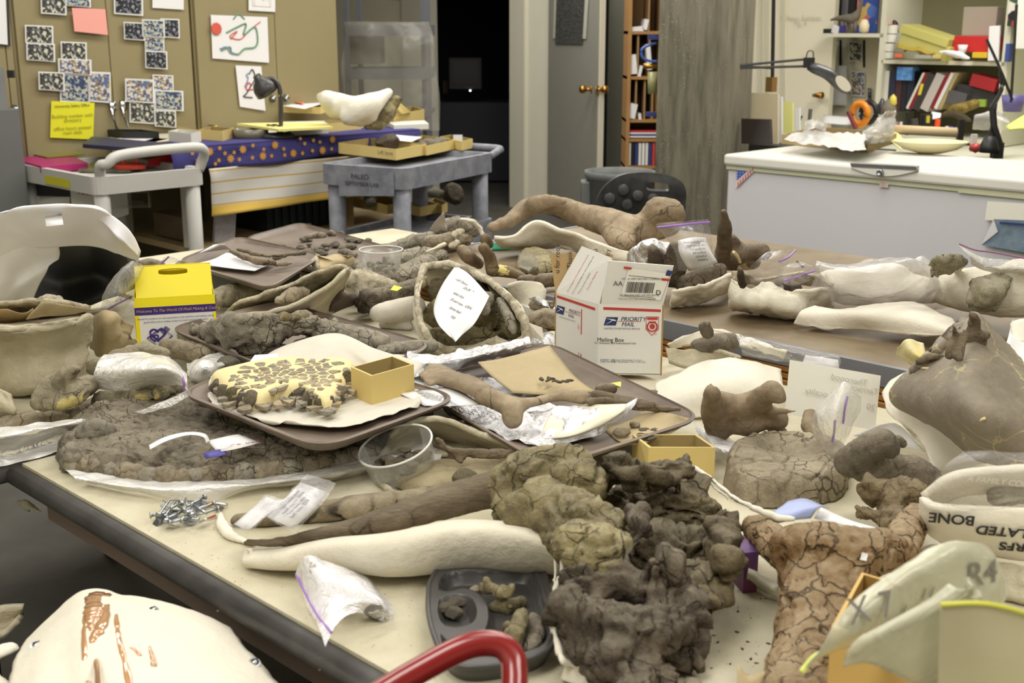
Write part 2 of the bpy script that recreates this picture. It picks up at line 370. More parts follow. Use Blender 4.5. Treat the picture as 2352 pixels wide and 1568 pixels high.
K['cast'] = bone('fossil_cast_brown', S(118,109,95), S(140,130,115), S(160,150,134), sc=5, cs=13, cw=.022, cst=1, dark2=S(216,202,140), bump=.25, rough=.55, dust=.05)
K['wood'] = bone('fossil_grained', S(116,101,81), S(152,135,111), S(182,165,138), sc=8, cs=10, stretch=(1,4,4), bump=.8)
K['plas'] = plain('plaster', S(226,219,200), .85, bump=.8, bs=32, var=.14, vs=9)
K['plasold'] = plain('plaster_dusty', S(208,200,176), .9, bump=1, bs=40, c2=S(168,158,130), vs=9)
K['plasw'] = plain('plaster_white', S(234,228,212), .75, bump=.6, bs=26, var=.07, vs=7)
K['crumb'] = plain('plaster_crumbly', S(226,216,190), .95, bump=1.0, bs=120, c2=S(150,140,116), vs=30)
K['paper'] = plain('paper', S(228,227,228), .7, bump=.15, bs=15)
K['paperw'] = plain('tissue_paper', S(214,208,194), .85, bump=.3, bs=25, var=.1)
K['kraft'] = plain('kraft_paper', S(186,168,130), .8, bump=.4, bs=60, var=.12)
K['card'] = plain('card_yellow', S(214,191,122), .75, bump=.1, bs=80, var=.04)
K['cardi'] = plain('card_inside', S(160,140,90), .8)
K['tray'] = plain('tray_brown', S(98,84,74), .5, bump=.1, bs=200, c2=S(128,114,100), vs=6)
K['film'] = film('polythene', S(236,234,238), .13, rough=.12, bs=55, bst=.8, edge=.3)
K['filmw'] = film('polythene_milky', S(232,230,226), .36, rough=.25, bs=50, bst=.8, edge=.3)
K['filmt'] = film('plastic_tub', S(220,220,214), .03, rough=.12, bst=.02, edge=.14)
K['purple'] = plain('zip_purple', S(160,120,200), .4)
K['ink'] = plain('ink_black', S(40,38,40), .6)
K['inkb'] = plain('ink_blue', S(48,58,118), .6)
K['inkr'] = plain('ink_red', S(196,60,60), .6)
K['white'] = plain('white_paint', S(226,224,214), .45, var=.03)
K['black'] = plain('black_plastic', S(34,33,34), .45, bump=.1, bs=100)
K['steel'] = plain('zinc_steel', S(176,180,184), .3, 1)
K['chrome'] = plain('chrome', S(200,200,204), .15, 1)
K['brass'] = plain('brass', S(176,134,66), .3, 1)
m = plain('foil', S(226,226,228), .17, 1, bump=1.0, bs=70); K['foil'] = m
# ================= THE ROOM =================
def struct(name, g, m, parent=None, **k):
    o = g.put(name, m, parent, **k)
    if parent is None: o['kind'] = 'structure'
    return o
FL = plain('floor_concrete', S(96,93,86), .75, bump=.2, bs=30, c2=S(78,75,69), vs=3)
WL = plain('wall_cream', S(232,228,208), .7, bump=.1, bs=90, var=.03)
WG = plain('wall_greygreen', S(138,138,124), .6, var=.05)
CEIL = plain('ceiling_white', S(226,224,214), .9)
struct('floor', G().ubox(-1.6, 12, -3, 11.6, -.1, 0), FL)
struct('ceiling', G().ubox(-1.6, 12, -3, 11.6, 2.95, 3.05), CEIL)
U1, U2 = 7.37, 8.0
g = G(); g.ubox(U1, U1+.12, 8.49, 11.6, 0, 2.95); g.ubox(U1, U1+.12, 6.55, 7.36, 0, 2.95); g.ubox(U1, U1+.12, 7.36, 8.49, 2.25, 2.95)
struct('wall_back', g, WL)
struct('wall_right', G().ubox(U2, U2+.12, -3, 6.2, 0, 2.95), WL)
g = G(); g.ubox(U1+.35, U1+.45, 6.0, 6.62, 0, 2.95); g.ubox(U1+.3, U2+.1, 5.9, 6.0, 0, 2.95); struct('wall_recess', g, WG)
struct('wall_left', G().ubox(-1.6, U1, 11.5, 11.6, 0, 2.95), WL)
struct('wall_front', G().ubox(-1.7, -1.6, -3, 11.6, 0, 2.95), WL)
struct('wall_side', G().ubox(-1.6, 12, -3.1, -3, 0, 2.95), WL)
# dark room beyond the doorway
DK = plain('dark_room_gloom', S(46,46,48), .9)  # near-black wall colour paints in the darkness of the unlit room
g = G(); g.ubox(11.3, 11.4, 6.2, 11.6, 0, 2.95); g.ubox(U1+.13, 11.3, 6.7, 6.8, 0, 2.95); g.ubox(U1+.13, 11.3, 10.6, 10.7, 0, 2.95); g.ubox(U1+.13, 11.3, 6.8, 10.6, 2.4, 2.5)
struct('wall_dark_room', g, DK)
# door frame
fr = G(); fr.ubox(U1-.03, U1+.15, 8.47, 8.75, 0, 2.3); fr.ubox(U1-.03, U1+.15, 7.2, 7.37, 0, 2.3); fr.ubox(U1-.03, U1+.15, 7.37, 8.47, 2.2, 2.3)
t1 = struct('trim_1', fr, plain('frame_paint', S(214,210,192), .5))
h = G(); a = PU(1023, 200, U1-.035); h.box(a, (.03, .03, .11), pi/4); h.put('hinge', plain('hinge_bronze', S(70,60,48), .4, .8), t1)
# open door leaf seen beside the wall
dm = plain('door_grey_paint', S(150,148,138), .55, bump=.1, bs=20, var=.04)
A_, B_ = Y(1258, 300, 10.0), Y(1370, 300, 9.15)
d = (B_-A_); d[2] = 0; d /= np.linalg.norm(d); nn = np.array([-d[1], d[0], 0])
def vslab(A, B, z0, z1, th):
    e = B-A; e[2] = 0; e /= np.linalg.norm(e); n_ = np.array([-e[1], e[0], 0])*th; A = A*[1,1,0]; B = B*[1,1,0]; z = np.array([0,0,1])
    return [A+z*z0, B+z*z0, B+n_+z*z0, A+n_+z*z0], [A+z*z1, B+z*z1, B+n_+z*z1, A+n_+z*z1]
door = G().hexa(*vslab(A_, B_, .02, 2.15, .04)).put('door_1', dm); door['kind'] = 'structure'
e2 = B_+nn*.02; g = G(); g.box([e2[0]+.012, e2[1]+.002, 1.1], (.045, .012, 2.1), math.atan2(d[1], d[0])+pi/2); g.put('door_edge', WL, door)
Kz = Y(1370, 205, 9.15)
g = G()
for sx in (-1, 1):
    c = np.array([Kz[0]-.02, Kz[1]-.02, Kz[2]]); q = np.array([sx, -.15*sx, 0])
    g.tube([c+q*.02, c+q*.06], .012, 8); g.tube([c+q*.055, c+q*.06, c+q*.08, c+q*.1, c+q*.108], [.012, .024, .031, .026, .01], 14); g.tube([c+q*.015, c+q*.022], .034, 14)
g.put('door_knob', K['brass'], door, smooth=True)
g = G(); g.box([Kz[0]+.005, Kz[1]-.03, Kz[2]], (.022, .004, .055)); g.put('latch_plate', K['brass'], door)
# framed group photograph on the door
pm = plain('photo_mono', S(96,96,92), .6, c2=S(40,40,38), vs=60)
def on_plane(name, c4, label, cat, m, inner=None, im=None, th=.0015, group=None, kind=None):
    o = quad(name, c4, m, None, (label, cat, group), thick=th)
    if inner:
        c = np.array(c4); l, r, tt, bb = inner
        bl = lambda u, v: (c[3]*(1-u)+c[2]*u)*(1-v)+(c[0]*(1-u)+c[1]*u)*v
        q = np.array([bl(l, 1-tt), bl(r, 1-tt), bl(r, 1-bb), bl(l, 1-bb)]); ctr = np.array([0,0,CZ]); nv = ctr-q.mean(0); q = q+nv/np.linalg.norm(nv)*.004
        quad('picture', q, im, o, thick=.0005)
    return o
def DP(px, py): # point on the door face
    r = ray(px, py); n_ = np.array([-d[1], d[0], 0]); t = np.dot(A_-O, n_)/np.dot(r, n_); return O+r*t*.998
on_plane('poster', [DP(1270,88), DP(1346,89), DP(1354,-40), DP(1274,-40)], 'old black and white group photograph taped to the grey door', 'photograph', plain('aged_paper', S(196,194,180), .7), (.07, .9, -.1, .85), pm)
# concrete pillar
pil = G(); c1, c2, c3 = Y(1507, 300, 7.25), Y(1662, 300, 6.95), Y(1722, 300, 7.35); c4 = c1+c3-c2
pil.hexa([q*[1,1,0] for q in (c1, c2, c3, c4)], [q*[1,1,0]+[0,0,2.95] for q in (c1, c2, c3, c4)])
m_, t_, b_ = nt('pillar_concrete'); L_ = t_.links.new; tc = nd(t_, 'TexCoord'); mp = nd(t_, 'Mapping'); mp.inputs['Scale'].default_value = (9, 9, 1.2); L_(tc.outputs['Object'], mp.inputs[0])
n_ = nd(t_, 'TexNoise', i_Scale=1.6, i_Detail=8.0, i_Roughness=.7); L_(mp.outputs[0], n_.inputs['Vector']); r_ = nd(t_, 'ValToRGB'); L_(n_.outputs[0], r_.inputs[0])
r_.color_ramp.elements[0].color = S(84,80,66); r_.color_ramp.elements[0].position = .32; r_.color_ramp.elements[1].color = S(138,132,114); r_.color_ramp.elements[1].position = .7
v_ = nd(t_, 'TexVoronoi', i_Scale=55.0); L_(tc.outputs['Object'], v_.inputs['Vector']); q_ = nd(t_, 'MapRange', i_1=.1, i_2=.14, i_3=1.0, i_4=0.0); L_(v_.outputs['Distance'], q_.inputs[0])
n3 = nd(t_, 'TexNoise', i_Scale=4.0); L_(tc.outputs['Object'], n3.inputs['Vector']); q3 = nd(t_, 'MapRange', i_1=.5, i_2=.62); L_(n3.outputs[0], q3.inputs[0]); q4 = nd(t_, 'Math', operation='MULTIPLY'); L_(q_.outputs[0], q4.inputs[0]); L_(q3.outputs[0], q4.inputs[1])
x_ = nd(t_, 'MixRGB'); x_.inputs[2].default_value = S(196,196,188); L_(q4.outputs[0], x_.inputs[0]); L_(r_.outputs[0], x_.inputs[1]); L_(x_.outputs[0], b_.inputs['Base Color']); b_.inputs['Roughness'].default_value = .8
struct('pillar', pil, m_)

# ================= CABINETS ON THE LEFT =================
CM = plain('cabinet_khaki', S(146,134,98), .5, bump=.05, bs=200, var=.03)
VC = 6.15
def cabu(px): d_ = ray(px, 200); return VC*(d_[0]+d_[1])/(d_[1]-d_[0])
def cabinet(x0, xm, x1, label, hp, knob):
    u0, um, u1 = cabu(x0), cabu(xm), cabu(x1)
    root = empty('storage_cabinet', uv((u0+u1)/2, VC+.25, 0), label, 'cabinet', 'khaki steel cabinets')
    G().ubox(u0, u1, VC+.02, VC+.5, 0, 2.2).put('body', CM, root)
    for a, b, s, hx in ((u0+.012, um-.002, 1, hp[0]), (um+.002, u1-.012, -1, hp[1])):
        dr = G().ubox(a, b, VC, VC+.02, .05, 2.15).put('door', CM, root, bevel=.003)
        c = PV(hx[0], hx[1], VC-.012)
        g = G()
        if knob: g.lathe(c, [(.016, 0), (.022, .008), (.0, .02)], 12, M=np.array(Matrix.Rotation(pi/2, 3, 'X'))); g.put('knob', K['steel'], dr, smooth=True)
        else:
            g.box(c+[0,0,.02], (.035, .012, .05), pi/4); g.tube([c+[-.008,-.008,.02], c+[0,-.005,-.03], c+[.02,.0,-.1]], [.009, .008, .006], 8); g.put('handle', K['chrome'], dr, smooth=True)
cabinet(-170, 22, 43, 'khaki steel cabinet at the left edge behind the grey file boxes', ((10, 250), (35, 250)), True)
cabinet(44, 258, 449, 'khaki steel double-door cabinet covered in photographs beside the yellow sign', ((259, 253), (284, 250)), False)
cabinet(454, 638, 782, 'khaki steel double-door cabinet with the dragon drawing on it', ((627, 226), (657, 225)), True)
def cq(x0, y0, x1, y1, sk=0, o=.012, pl=None):
    f = pl or (lambda x, y: PV(x, y, VC-o))
    return [f(x0+sk, y1), f(x1+sk, y1+sk*.6+(x1-x0)*.06), f(x1, y0+(x1-x0)*.04), f(x0, y0)]
def pic(name, cols, sc):
    m, t, b = nt(name); L = t.links.new; tc = nd(t, 'TexCoord'); n = nd(t, 'TexVoronoi', i_Scale=sc); L(tc.outputs['Object'], n.inputs['Vector'])
    r = nd(t, 'ValToRGB'); r.color_ramp.interpolation = 'CONSTANT'; e = r.color_ramp.elements
    e[0].color = cols[0]; e[1].position = .3; e[1].color = cols[1]
    for i, c in enumerate(cols[2:]): k = e.new(.45+.15*i); k.color = c
    s = nd(t, 'SeparateColor'); L(n.outputs['Color'], s.inputs[0]); L(s.outputs[0], r.inputs['Fac']); L(r.outputs[0], b.inputs['Base Color']); b.inputs['Roughness'].default_value = .35; return m
PA = pic('snapshot_pale', [S(70,72,76), S(188,188,168), S(120,124,124), S(206,204,186), S(60,56,52)], 86)
PB = pic('snapshot_blue', [S(60,74,104), S(168,178,176), S(70,66,64), S(132,150,176), S(190,186,170)], 94)
PD = pic('snapshot_dark', [S(38,40,50), S(120,124,132), S(64,66,76), S(150,152,156), S(30,30,34)], 102)
PE = pic('snapshot_warm', [S(90,110,150), S(196,190,178), S(170,140,70), S(110,80,78), S(210,206,198)], 90)
border = plain('photo_border', S(226,226,222), .4)
snaps = [((57,57,122,98), PA, 'upper snapshot of a white table, left of the pink card', 0), ((60,98,126,138), PA, 'lower snapshot of a white table, under its twin left of the others', 0),
 ((93,-25,152,31), PA, 'snapshot cut by the frame above the pink card, left', 0), ((150,-20,208,13), PB, 'snapshot cut by the frame just above the pink card', 0), ((261,-25,328,32), PD, 'dark snapshot with magnets at its corners, top of the second door', 0),
 ((139,95,199,136), PA, 'snapshot of a long table, top of the left cluster', .5), ((133,134,210,168), PE, 'snapshot of people, second from the top in the left cluster', 0), ((88,164,148,206), PA, 'snapshot of a white bench, leftmost in the left cluster', 0),
 ((137,168,206,233), PB, 'snapshot pair of people in blue shirts, lowest of the left cluster', 0), ((204,164,254,233), PE, 'upright snapshot of a person in a white coat by the door handle', 0),
 ((284,50,332,90), PD, 'blue snapshot, left arm of the T-shaped cluster', 0), ((326,44,378,84), PB, 'snapshot at the middle top of the T-shaped cluster', 0), ((368,42,412,85), PD, 'blue snapshot, right arm of the T-shaped cluster', 0),
 ((332,84,377,118), PB, 'snapshot in the stem of the T-shaped cluster', 0), ((333,116,384,156), PD, 'dark snapshot at the foot of the T-shaped cluster', 0),
 ((287,180,354,233), PE, 'snapshot of a white-coated back bending over, right cluster', 0), ((350,171,398,209), PE, 'snapshot of faces, upper right of the right cluster', 0), ((297,229,356,281), PA, 'snapshot of a workroom, lower left of the right cluster', 0),
 ((354,206,421,251), PB, 'snapshot with a wide white margin, right cluster', 0), ((355,252,404,290), PA, 'snapshot hanging lowest in the right cluster', 0)]
for i, ((x0, y0, x1, y1), m_, lb, _) in enumerate(snaps):
    on_plane('photo_print', cq(x0, y0, x1, y1, 1, .012+.004*(i % 4)), lb, 'photograph', border, (.06, .94, .07, .93), m_, group='snapshots on the cabinet doors')
pink = on_plane('note_card', cq(165, 18, 242, 72, 6, .03), 'pink folded card stuck to the khaki cabinet door', 'card', plain('pink_card', S(236,164,152), .6))
ys = on_plane('paper_sign', cq(118, 232, 217, 316, -3, .014), 'bright yellow printed paper sign on the khaki cabinet', 'sign', plain('yellow_paper', S(226,222,36), .6))
ux, uz = uv(1, 0), np.array([0, 0, 1.])
def lines(parent, rows, f, m, size, sq=1):
    for s_, x, y in rows: text(s_, size, f(x, y), ux, uz, m, parent, sq=sq)
f_ = lambda x, y: PV(x, y, VC-.018)
olive = plain('ink_olive', S(150,146,30), .6)
lines(ys, [('University Safety Office', 166, 243)], f_, K['ink'], .02)
lines(ys, [('Building number with', 167, 266), ('directory', 167, 276), ('office hours posted', 167, 294), ('main desk', 167, 304)], f_, olive, .026)
wp = on_plane('paper_sheet', cq(350, -30, 422, 18), 'blank white paper at the top of the cabinet by the seam', 'paper', K['paper'])
tp = on_plane('paper_sheet', cq(571, -30, 632, 24), 'white paper with a pale drawing cut by the frame', 'paper', K['paper'], (.15, .85, .2, .8), pic('faint_drawing', [S(226,226,224), S(200,210,212), S(222,206,200), S(228,228,226), S(214,214,220)], 30))
lp = on_plane('paper_sheet', cq(-60, -40, 18, 98, 6), 'printed sheet with dark border at the top left corner', 'paper', K['ink'], (.03, .92, .02, .97), K['paper'])
dr = on_plane('drawing', cq(484, 34, 614, 134, 4), 'child dragon drawing in green and red crayon on white paper', 'drawing', K['paper'])
cg = plain('crayon_green', S(110,150,122), .8); crr = plain('crayon_red', S(206,90,74), .8); cb = plain('crayon_blue', S(140,150,196), .8)
def strokes(parent, name, pts, m, r=.004):
    q = cr(np.array([PV(x, y, VC-.016) for x, y in pts]), len(pts)*6); G().tube(q, r, 5).put(name, m, parent)
strokes(dr, 'crayon_line', [(520,75),(545,62),(565,55),(560,80),(585,62),(592,90),(586,108),(562,112),(548,124),(532,120),(528,108),(508,116)], cg, .005)
strokes(dr, 'crayon_line', [(530,90),(545,72),(528,84),(552,90),(572,70),(590,56),(598,50)], crr, .003); strokes(dr, 'crayon_line', [(505,112),(520,108),(530,122),(548,125)], cb)
g = G(); g.lathe(PV(497, 66, VC-.02), [(.0, 0), (.035, .001), (.03, .004)], 9, M=np.array(Matrix.Rotation(pi/4, 3, 'Z') @ Matrix.Rotation(pi/2, 3, 'X'))); g.put('crayon_blot', crr, dr)
strokes(dr, 'crayon_line', [(536,44),(548,32),(562,44)], cg, .004)
d2 = on_plane('drawing', cq(541, 150, 600, 245, 10), 'tall figure drawing in pencil and red on white paper', 'drawing', K['paper'])
for pts, m_ in (([(572,170),(580,160),(586,180),(575,200),(566,215),(560,222),(580,224)], K['ink']), ([(578,195),(570,190),(566,205),(584,205)], crr), ([(562,200),(570,180),(566,172),(576,165)], cb)): strokes(d2, 'crayon_line', pts, m_, .0035)
# grey box and grey cabinet at the left edge
GM = plain('grey_file', S(122,122,122), .6, bump=.1, bs=200)
GM2 = plain('grey_cabinet', S(104,105,103), .6, var=.04)
zt = PV(30, 250, 5.8)[2]; z1 = PV(30, 155, 5.86)[2]
G().ubox(1.7, 2.5, 5.8, 6.12, 0, zt).put('filing_cabinet', GM2, None, ('dark grey filing cabinet at the far left, seen to its top corner', 'cabinet'), bevel=.004)
gb = G().ubox(1.7, 2.47, 5.86, 6.1, zt, z1).put('file_box', GM, None, ('mid grey file box with a magnet clip on top of the grey filing cabinet', 'box'))
G().box(PV(25, 170, 5.85), (.03, .02, .035)).put('magnet', K['black'], gb)
patch('paper_sheet', [[tuple(Y(0,122,6.5)), tuple(Y(58,122,6.5))], [tuple(Y(0,160,6.5)), tuple(Y(60,160,6.5))], [tuple(Y(5,235,6.62)), tuple(Y(74,240,6.62))]], K['paper'], None, ('white handwritten sheets hanging behind the grey file box', 'paper'), n=8, k=4, world=True)

# ================= DESK WITH CLOTHS =================
DKM = plain('desk_cream', S(206,202,186), .5, var=.04)
VD = 5.32; UA, UB = 3.1, 4.55; DZ = .93
desk = empty('work_desk', uv((UA+UB)/2, VD+.35, 0), 'cream desk under the blue sun-patterned cloth along the cabinets', 'desk')
G().ubox(UA, UB, VD+.03, VD+.8, DZ-.03, DZ).put('desktop', DKM, desk)
for u in (UA, UB-.06):
    G().ubox(u, u+.05, VD+.03, VD+.1, 0, DZ-.03).put('leg', DKM, desk); G().ubox(u, u+.05, VD+.7, VD+.77, 0, DZ-.03).put('leg', DKM, desk)
G().ubox(UA, UB, VD+.05, VD+.75, .40, .43).put('lower_shelf', plain('shelf_ply', S(170,150,110), .7), desk)
G().ubox(UA, UA+.95, VD+.04, VD+.06, .16, .42).put('lower_panel', DKM, desk)
G().ubox(UB-.45, UB-.42, VD+.05, VD+.75, .43, DZ-.03).put('side_panel', plain('desk_wood', S(150,124,78), .6), desk)
# blue cloth with suns and stars
m_, t_, b_ = nt('cloth_blue'); b_.inputs['Base Color'].default_value = S(58,54,112); b_.inputs['Roughness'].default_value = .9; CB = m_
cloth = []
U = np.linspace(UA-.12, UB, 9)
for s_, (dv, dz) in enumerate([(.3, .006), (.0, .008), (-.035, 0), (-.045, -.05), (-.05, -.098)]):
    cloth.append([tuple(uv(u, VD+dv+.012*sin(u*9+s_)*(s_ > 2), DZ+dz*(1+.0*u)+.012*sin(u*5)*(s_ == 4))) for i, u in enumerate(U)])
bc = patch('table_runner', cloth, CB, None, ('dark blue cloth printed with orange suns and stars over the desk edge', 'cloth'), n=14, k=50, world=True, thick=.002)
SUN = plain('print_orange', S(204,148,62), .9)
def star(px, py, r, k):
    c = PV(px, py, VD-.062); g = G(); n_ = k*2; a0 = RNG.random()
    V = [c]+[c+ux*cos(a0+2*pi*j/n_)*r*(1 if j % 2 else .55)+uz*sin(a0+2*pi*j/n_)*r*(1 if j % 2 else .55) for j in range(n_)]
    return g.add(V, [(0, 1+j, 1+(j+1) % n_) for j in range(n_)])
for (x, y, r, k) in [(482,348,.024,9),(558,343,.024,9),(632,333,.024,9),(530,364,.024,9),(604,358,.024,9),(674,352,.024,9),(741,345,.024,9),(764,320,.022,9),(457,370,.022,9),(505,340,.013,5),(517,352,.013,5),(581,334,.013,5),(652,342,.013,5),(700,330,.013,5),(720,322,.013,5),(695,352,.013,5),(718,346,.013,5),(503,368,.013,5),(550,366,.013,5),(580,362,.013,5),(624,358,.013,5),(654,356,.013,5),(442,352,.012,5),(762,342,.012,5),(470,362,.012,5),(735,326,.012,5),(690,318,.012,5),(606,343,.012,5),(538,350,.012,5),(495,376,.012,5)]:
    star(x, y, r, k).put('printed_sun' if k > 5 else 'printed_star', SUN, bc)
# plaid towel
m_, t_, b_ = nt('towel_plaid'); L_ = t_.links.new; tc = nd(t_, 'TexCoord'); sp = nd(t_, 'SeparateXYZ'); L_(tc.outputs['Object'], sp.inputs[0]); b_.inputs['Roughness'].default_value = .95
wv = nd(t_, 'Math', operation='PINGPONG', i_1=.028); L_(sp.outputs['Z'], wv.inputs[0]); gt = nd(t_, 'Math', operation='LESS_THAN', i_1=.004); L_(wv.outputs[0], gt.inputs[0])
c1_ = nd(t_, 'MixRGB'); c1_.inputs[1].default_value = S(202,198,190); c1_.inputs[2].default_value = S(190,160,96); L_(gt.outputs[0], c1_.inputs[0])
bt = nd(t_, 'Math', operation='LESS_THAN', i_1=.05); L_(sp.outputs['Z'], bt.inputs[0]); c2_ = nd(t_, 'MixRGB'); c2_.inputs[2].default_value = S(214,178,84); L_(bt.outputs[0], c2_.inputs[0]); L_(c1_.outputs[0], c2_.inputs[1]); L_(c2_.outputs[0], b_.inputs['Base Color'])
U = np.linspace(3.18, 4.3, 7)
rows = [[tuple(uv(u, VD-.04-.01*k_*.5+.012*sin(u*11+k_), z-(.0 if k_ < 3 else .02*(1-i/6)**2))) for i, u in enumerate(U)] for k_, z in enumerate([.825, .78, .72, .66, .61])]
patch('tea_towel', rows, m_, None, ('yellow and white plaid towel hanging below the blue cloth', 'towel'), n=16, k=40, world=True, thick=.003, amp=.006, sc=10)
# under the desk
g = G(); g.ubox(3.62, 4.05, VD+.15, VD+.55, .44, .68)
cr_ = g.put('crate', plain('crate_green', S(20,34,30), .5), None, ('dark green plastic crate under the desk, behind the plaid towel', 'crate'))
for i in range(9): G().ubox(3.62+.05*i, 3.63+.05*i, VD+.135, VD+.15, .45, .67).put('rib', cr_.data.materials[0], cr_)
lump('bone_fragment', [[(645,522,4,-.3),(680,520,6,-.3),(712,514,5,-.3)]], K['plas'], None, ('pale bone sliver lying on the ply shelf under the desk', 'fossil'), vox=.012, clamp=False)
g = G(); q0 = uv(3.3, VD+.12, .43); g.box(q0+[.05,0,.14], (.12, .02, .3), pi/4, ('X', .2)); g.put('wall_chart', plain('chart_paper', S(196,190,196), .7, var=.2, vs=60), None, ('rolled printed chart standing under the left of the desk', 'chart'))
G().ubox(3.16, 3.27, VD+.2, VD+.5, .44, .56).put('carton', plain('carton_brown', S(110,92,70), .8), None, ('small brown carton in the shade under the desk beside the chart', 'box'), bevel=.003)
# ---- things on the desk
def cardbox(N, R, Lf, h, base, label, group=None, m=None, mi=None, th=.002, zf=None, name='card_tray', cat='box'):
    f = zf or (lambda x, y: P(x, y, base)); n_, r_, l_ = f(*N), f(*R), f(*Lf); b_ = [n_, r_, r_+l_-n_, l_]; c = sum(b_)/4
    up = np.array([0, 0, h]); g = G(); k = len(b_)
    ins = [c+(q-c)*(1-2*th/np.linalg.norm(q-c)*1.4) for q in b_]
    V = b_+[q+up for q in b_]+[q+up for q in ins]+[q+[0, 0, th] for q in ins]
    Fs = [(3,2,1,0)]+[(i,(i+1)%4,4+(i+1)%4,4+i) for i in range(4)]+[(4+i,4+(i+1)%4,8+(i+1)%4,8+i) for i in range(4)]
    o = put(name, V, Fs, m or K['card'], None, (label, cat, group))
    Fi = [(8+i,8+(i+1)%4,12+(i+1)%4,12+i) for i in range(4)]+[(12,13,14,15)]
    put('lining', V, Fi, mi or K['cardi'], o); return o
dz = lambda x, y: Z(x, y, DZ+.004)
dzz = DZ-TZ+.004
cardbox((285,318),(366,318),(245,312), .035, 0, 'black flat box with brass latches on the desk', m=K['black'], mi=K['black'], zf=dz)
quad('paper_sheet', [dz(205,325), dz(320,334), dz(390,318), dz(285,316)], K['paper'], None, ('white paper with red line under the black box', 'paper'))
quad('folder', [dz(308,330), dz(428,338), dz(480,322), dz(360,316)], plain('folder_manila', S(226,214,176), .8), None, ('pale manila folder under the white tray on the desk', 'folder'))
nb = G(); q = [Z(190,340,DZ), Z(340,352,DZ), Z(400,338,DZ), Z(210,322,DZ)]; nb.hexa(q, [p+[0,0,.02] for p in q]); nb.put('binder', plain('binder_navy', S(40,42,66), .5), None, ('navy ring binder hanging over the left desk corner', 'binder'), bevel=.004)
cardbox((440,333),(463,327),(388,326), .055, 0, 'small white card tray with a bone chip on the desk', zf=dz, m=K['white'], mi=K['white'])
cardbox((465,315),(500,300),(392,300), .03, 0, 'yellow card tray at the left of the desk lamp, rear', zf=dz)
cardbox((512,326),(538,318),(460,322), .055, 0, 'yellow card box standing in front of its twin on the desk', zf=dz)
cardbox((755,305),(830,298),(735,298), .05, 0, 'yellow card box under the dark end of the white plaster jacket', zf=dz)
cardbox((735,262),(760,255),(650,258), .04, .0, 'yellow card box beneath the white paper with red tag', zf=lambda x, y: Z(x, y, DZ+.08))
cardbox((905,290),(975,278),(880,280), .07, 0, 'yellow card box at the right end of the desk', zf=dz)
g = G(); q = [Z(925,262,DZ+.07), Z(945,258,DZ+.07), Z(915,232,DZ+.15), Z(905,236,DZ+.15)]; g.add(q, [(0,1,2,3)]); g.put('box_lid', K['card'], None, ('yellow card lid leaning beside the plaster jacket', 'lid'), solid=.01)
g = G(); q = [dz(660,315), dz(755,308), dz(745,298), dz(650,300)]; g.hexa(q, [p+[0,0,.05] for p in q]); g.put('carton', K['white'], None, ('white carton with red and blue zigzag mark behind the lamp base', 'box'))
g = G(); q = [Z(640,302,DZ+.055), Z(765,296,DZ+.055), Z(740,285,DZ+.055), Z(545,288,DZ+.055)]; g.hexa(q, [p+[0,0,.012] for p in q]); g.put('folder', plain('folder_yellow', S(232,224,140), .7), None, ('pile of yellow folders on the desk behind the lamp', 'folder'))
g = G(); q = [Z(905,300,DZ), Z(985,296,DZ), Z(975,288,DZ), Z(890,292,DZ)]; g.hexa(q, [p+[0,0,.03] for p in q]); g.put('book', K['white'], None, ('white book with red spine under the yellow box at the desk end', 'book'))
g = G(); c = dz(577,318); g.lathe(c, [(.075,0),(.088,.01),(.092,.05),(.088,.05),(.084,.012),(0,.01)], 24); dish = g.put('dish', plain('dish_glass', S(120,116,98), .2), None, ('round smoky glass dish of dark grit left of the lamp', 'dish'), smooth=True)
g = G(); q = [Z(650,243,DZ+.12), Z(700,250,DZ+.12), Z(760,232,DZ+.12), Z(735,225,DZ+.12)]; g.add(q, [(0,1,2,3)]); ps = g.put('paper_sheet', K['paper'], None, ('white sheet with an orange flag on the box behind the lamp', 'paper'), solid=.001)
g = G(); g.add([Z(665,233,DZ+.13), Z(700,238,DZ+.13), Z(690,230,DZ+.13), Z(668,228,DZ+.13)], [(0,1,2,3)]); g.put('flag', plain('flag_orange', S(240,110,80), .6), ps, solid=.001)
# desk lamp
LM = plain('lamp_charcoal', S(62,60,60), .35); b0 = Z(640, 316, DZ+.01)
lamp = empty('desk_lamp', b0, 'charcoal gooseneck desk lamp on the blue cloth in front of the drawing', 'lamp')
G().lathe(b0, [(.085,0),(.085,.012),(.07,.022),(0,.026)], 24).put('base', LM, lamp, smooth=True)
yy = b0[1]; pts = cr(np.array([Y(643,312,yy), Y(646,270,yy), Y(645,225,yy), Y(640,195,yy), Y(628,182,yy), Y(618,180,yy)]), 30)
G().tube(pts, .011, 10).put('gooseneck', LM, lamp, smooth=True)
hc = Y(606, 199, yy); R_ = np.array(Matrix.Rotation(radians(-28), 3, 'Y') @ Matrix.Rotation(radians(20), 3, 'X'))
G().lathe(hc, [(0,.07),(.02,.069),(.024,.045),(.045,.03),(.06,0),(.062,-.035),(.056,-.035),(.05,0),(0,.02)], 24, M=R_).put('lamp_shade', LM, lamp, smooth=True)
cab = [b0+[.03*cos(a)+.03*sin(2.3*a)-.0, .05*sin(a)+.02, .012+.012*abs(sin(1.7*a))+.04*max(0, sin(a*.5))] for a in np.linspace(0, 16, 90)]
G().tube(cab, .004, 5).put('cord', K['black'], lamp, smooth=True)
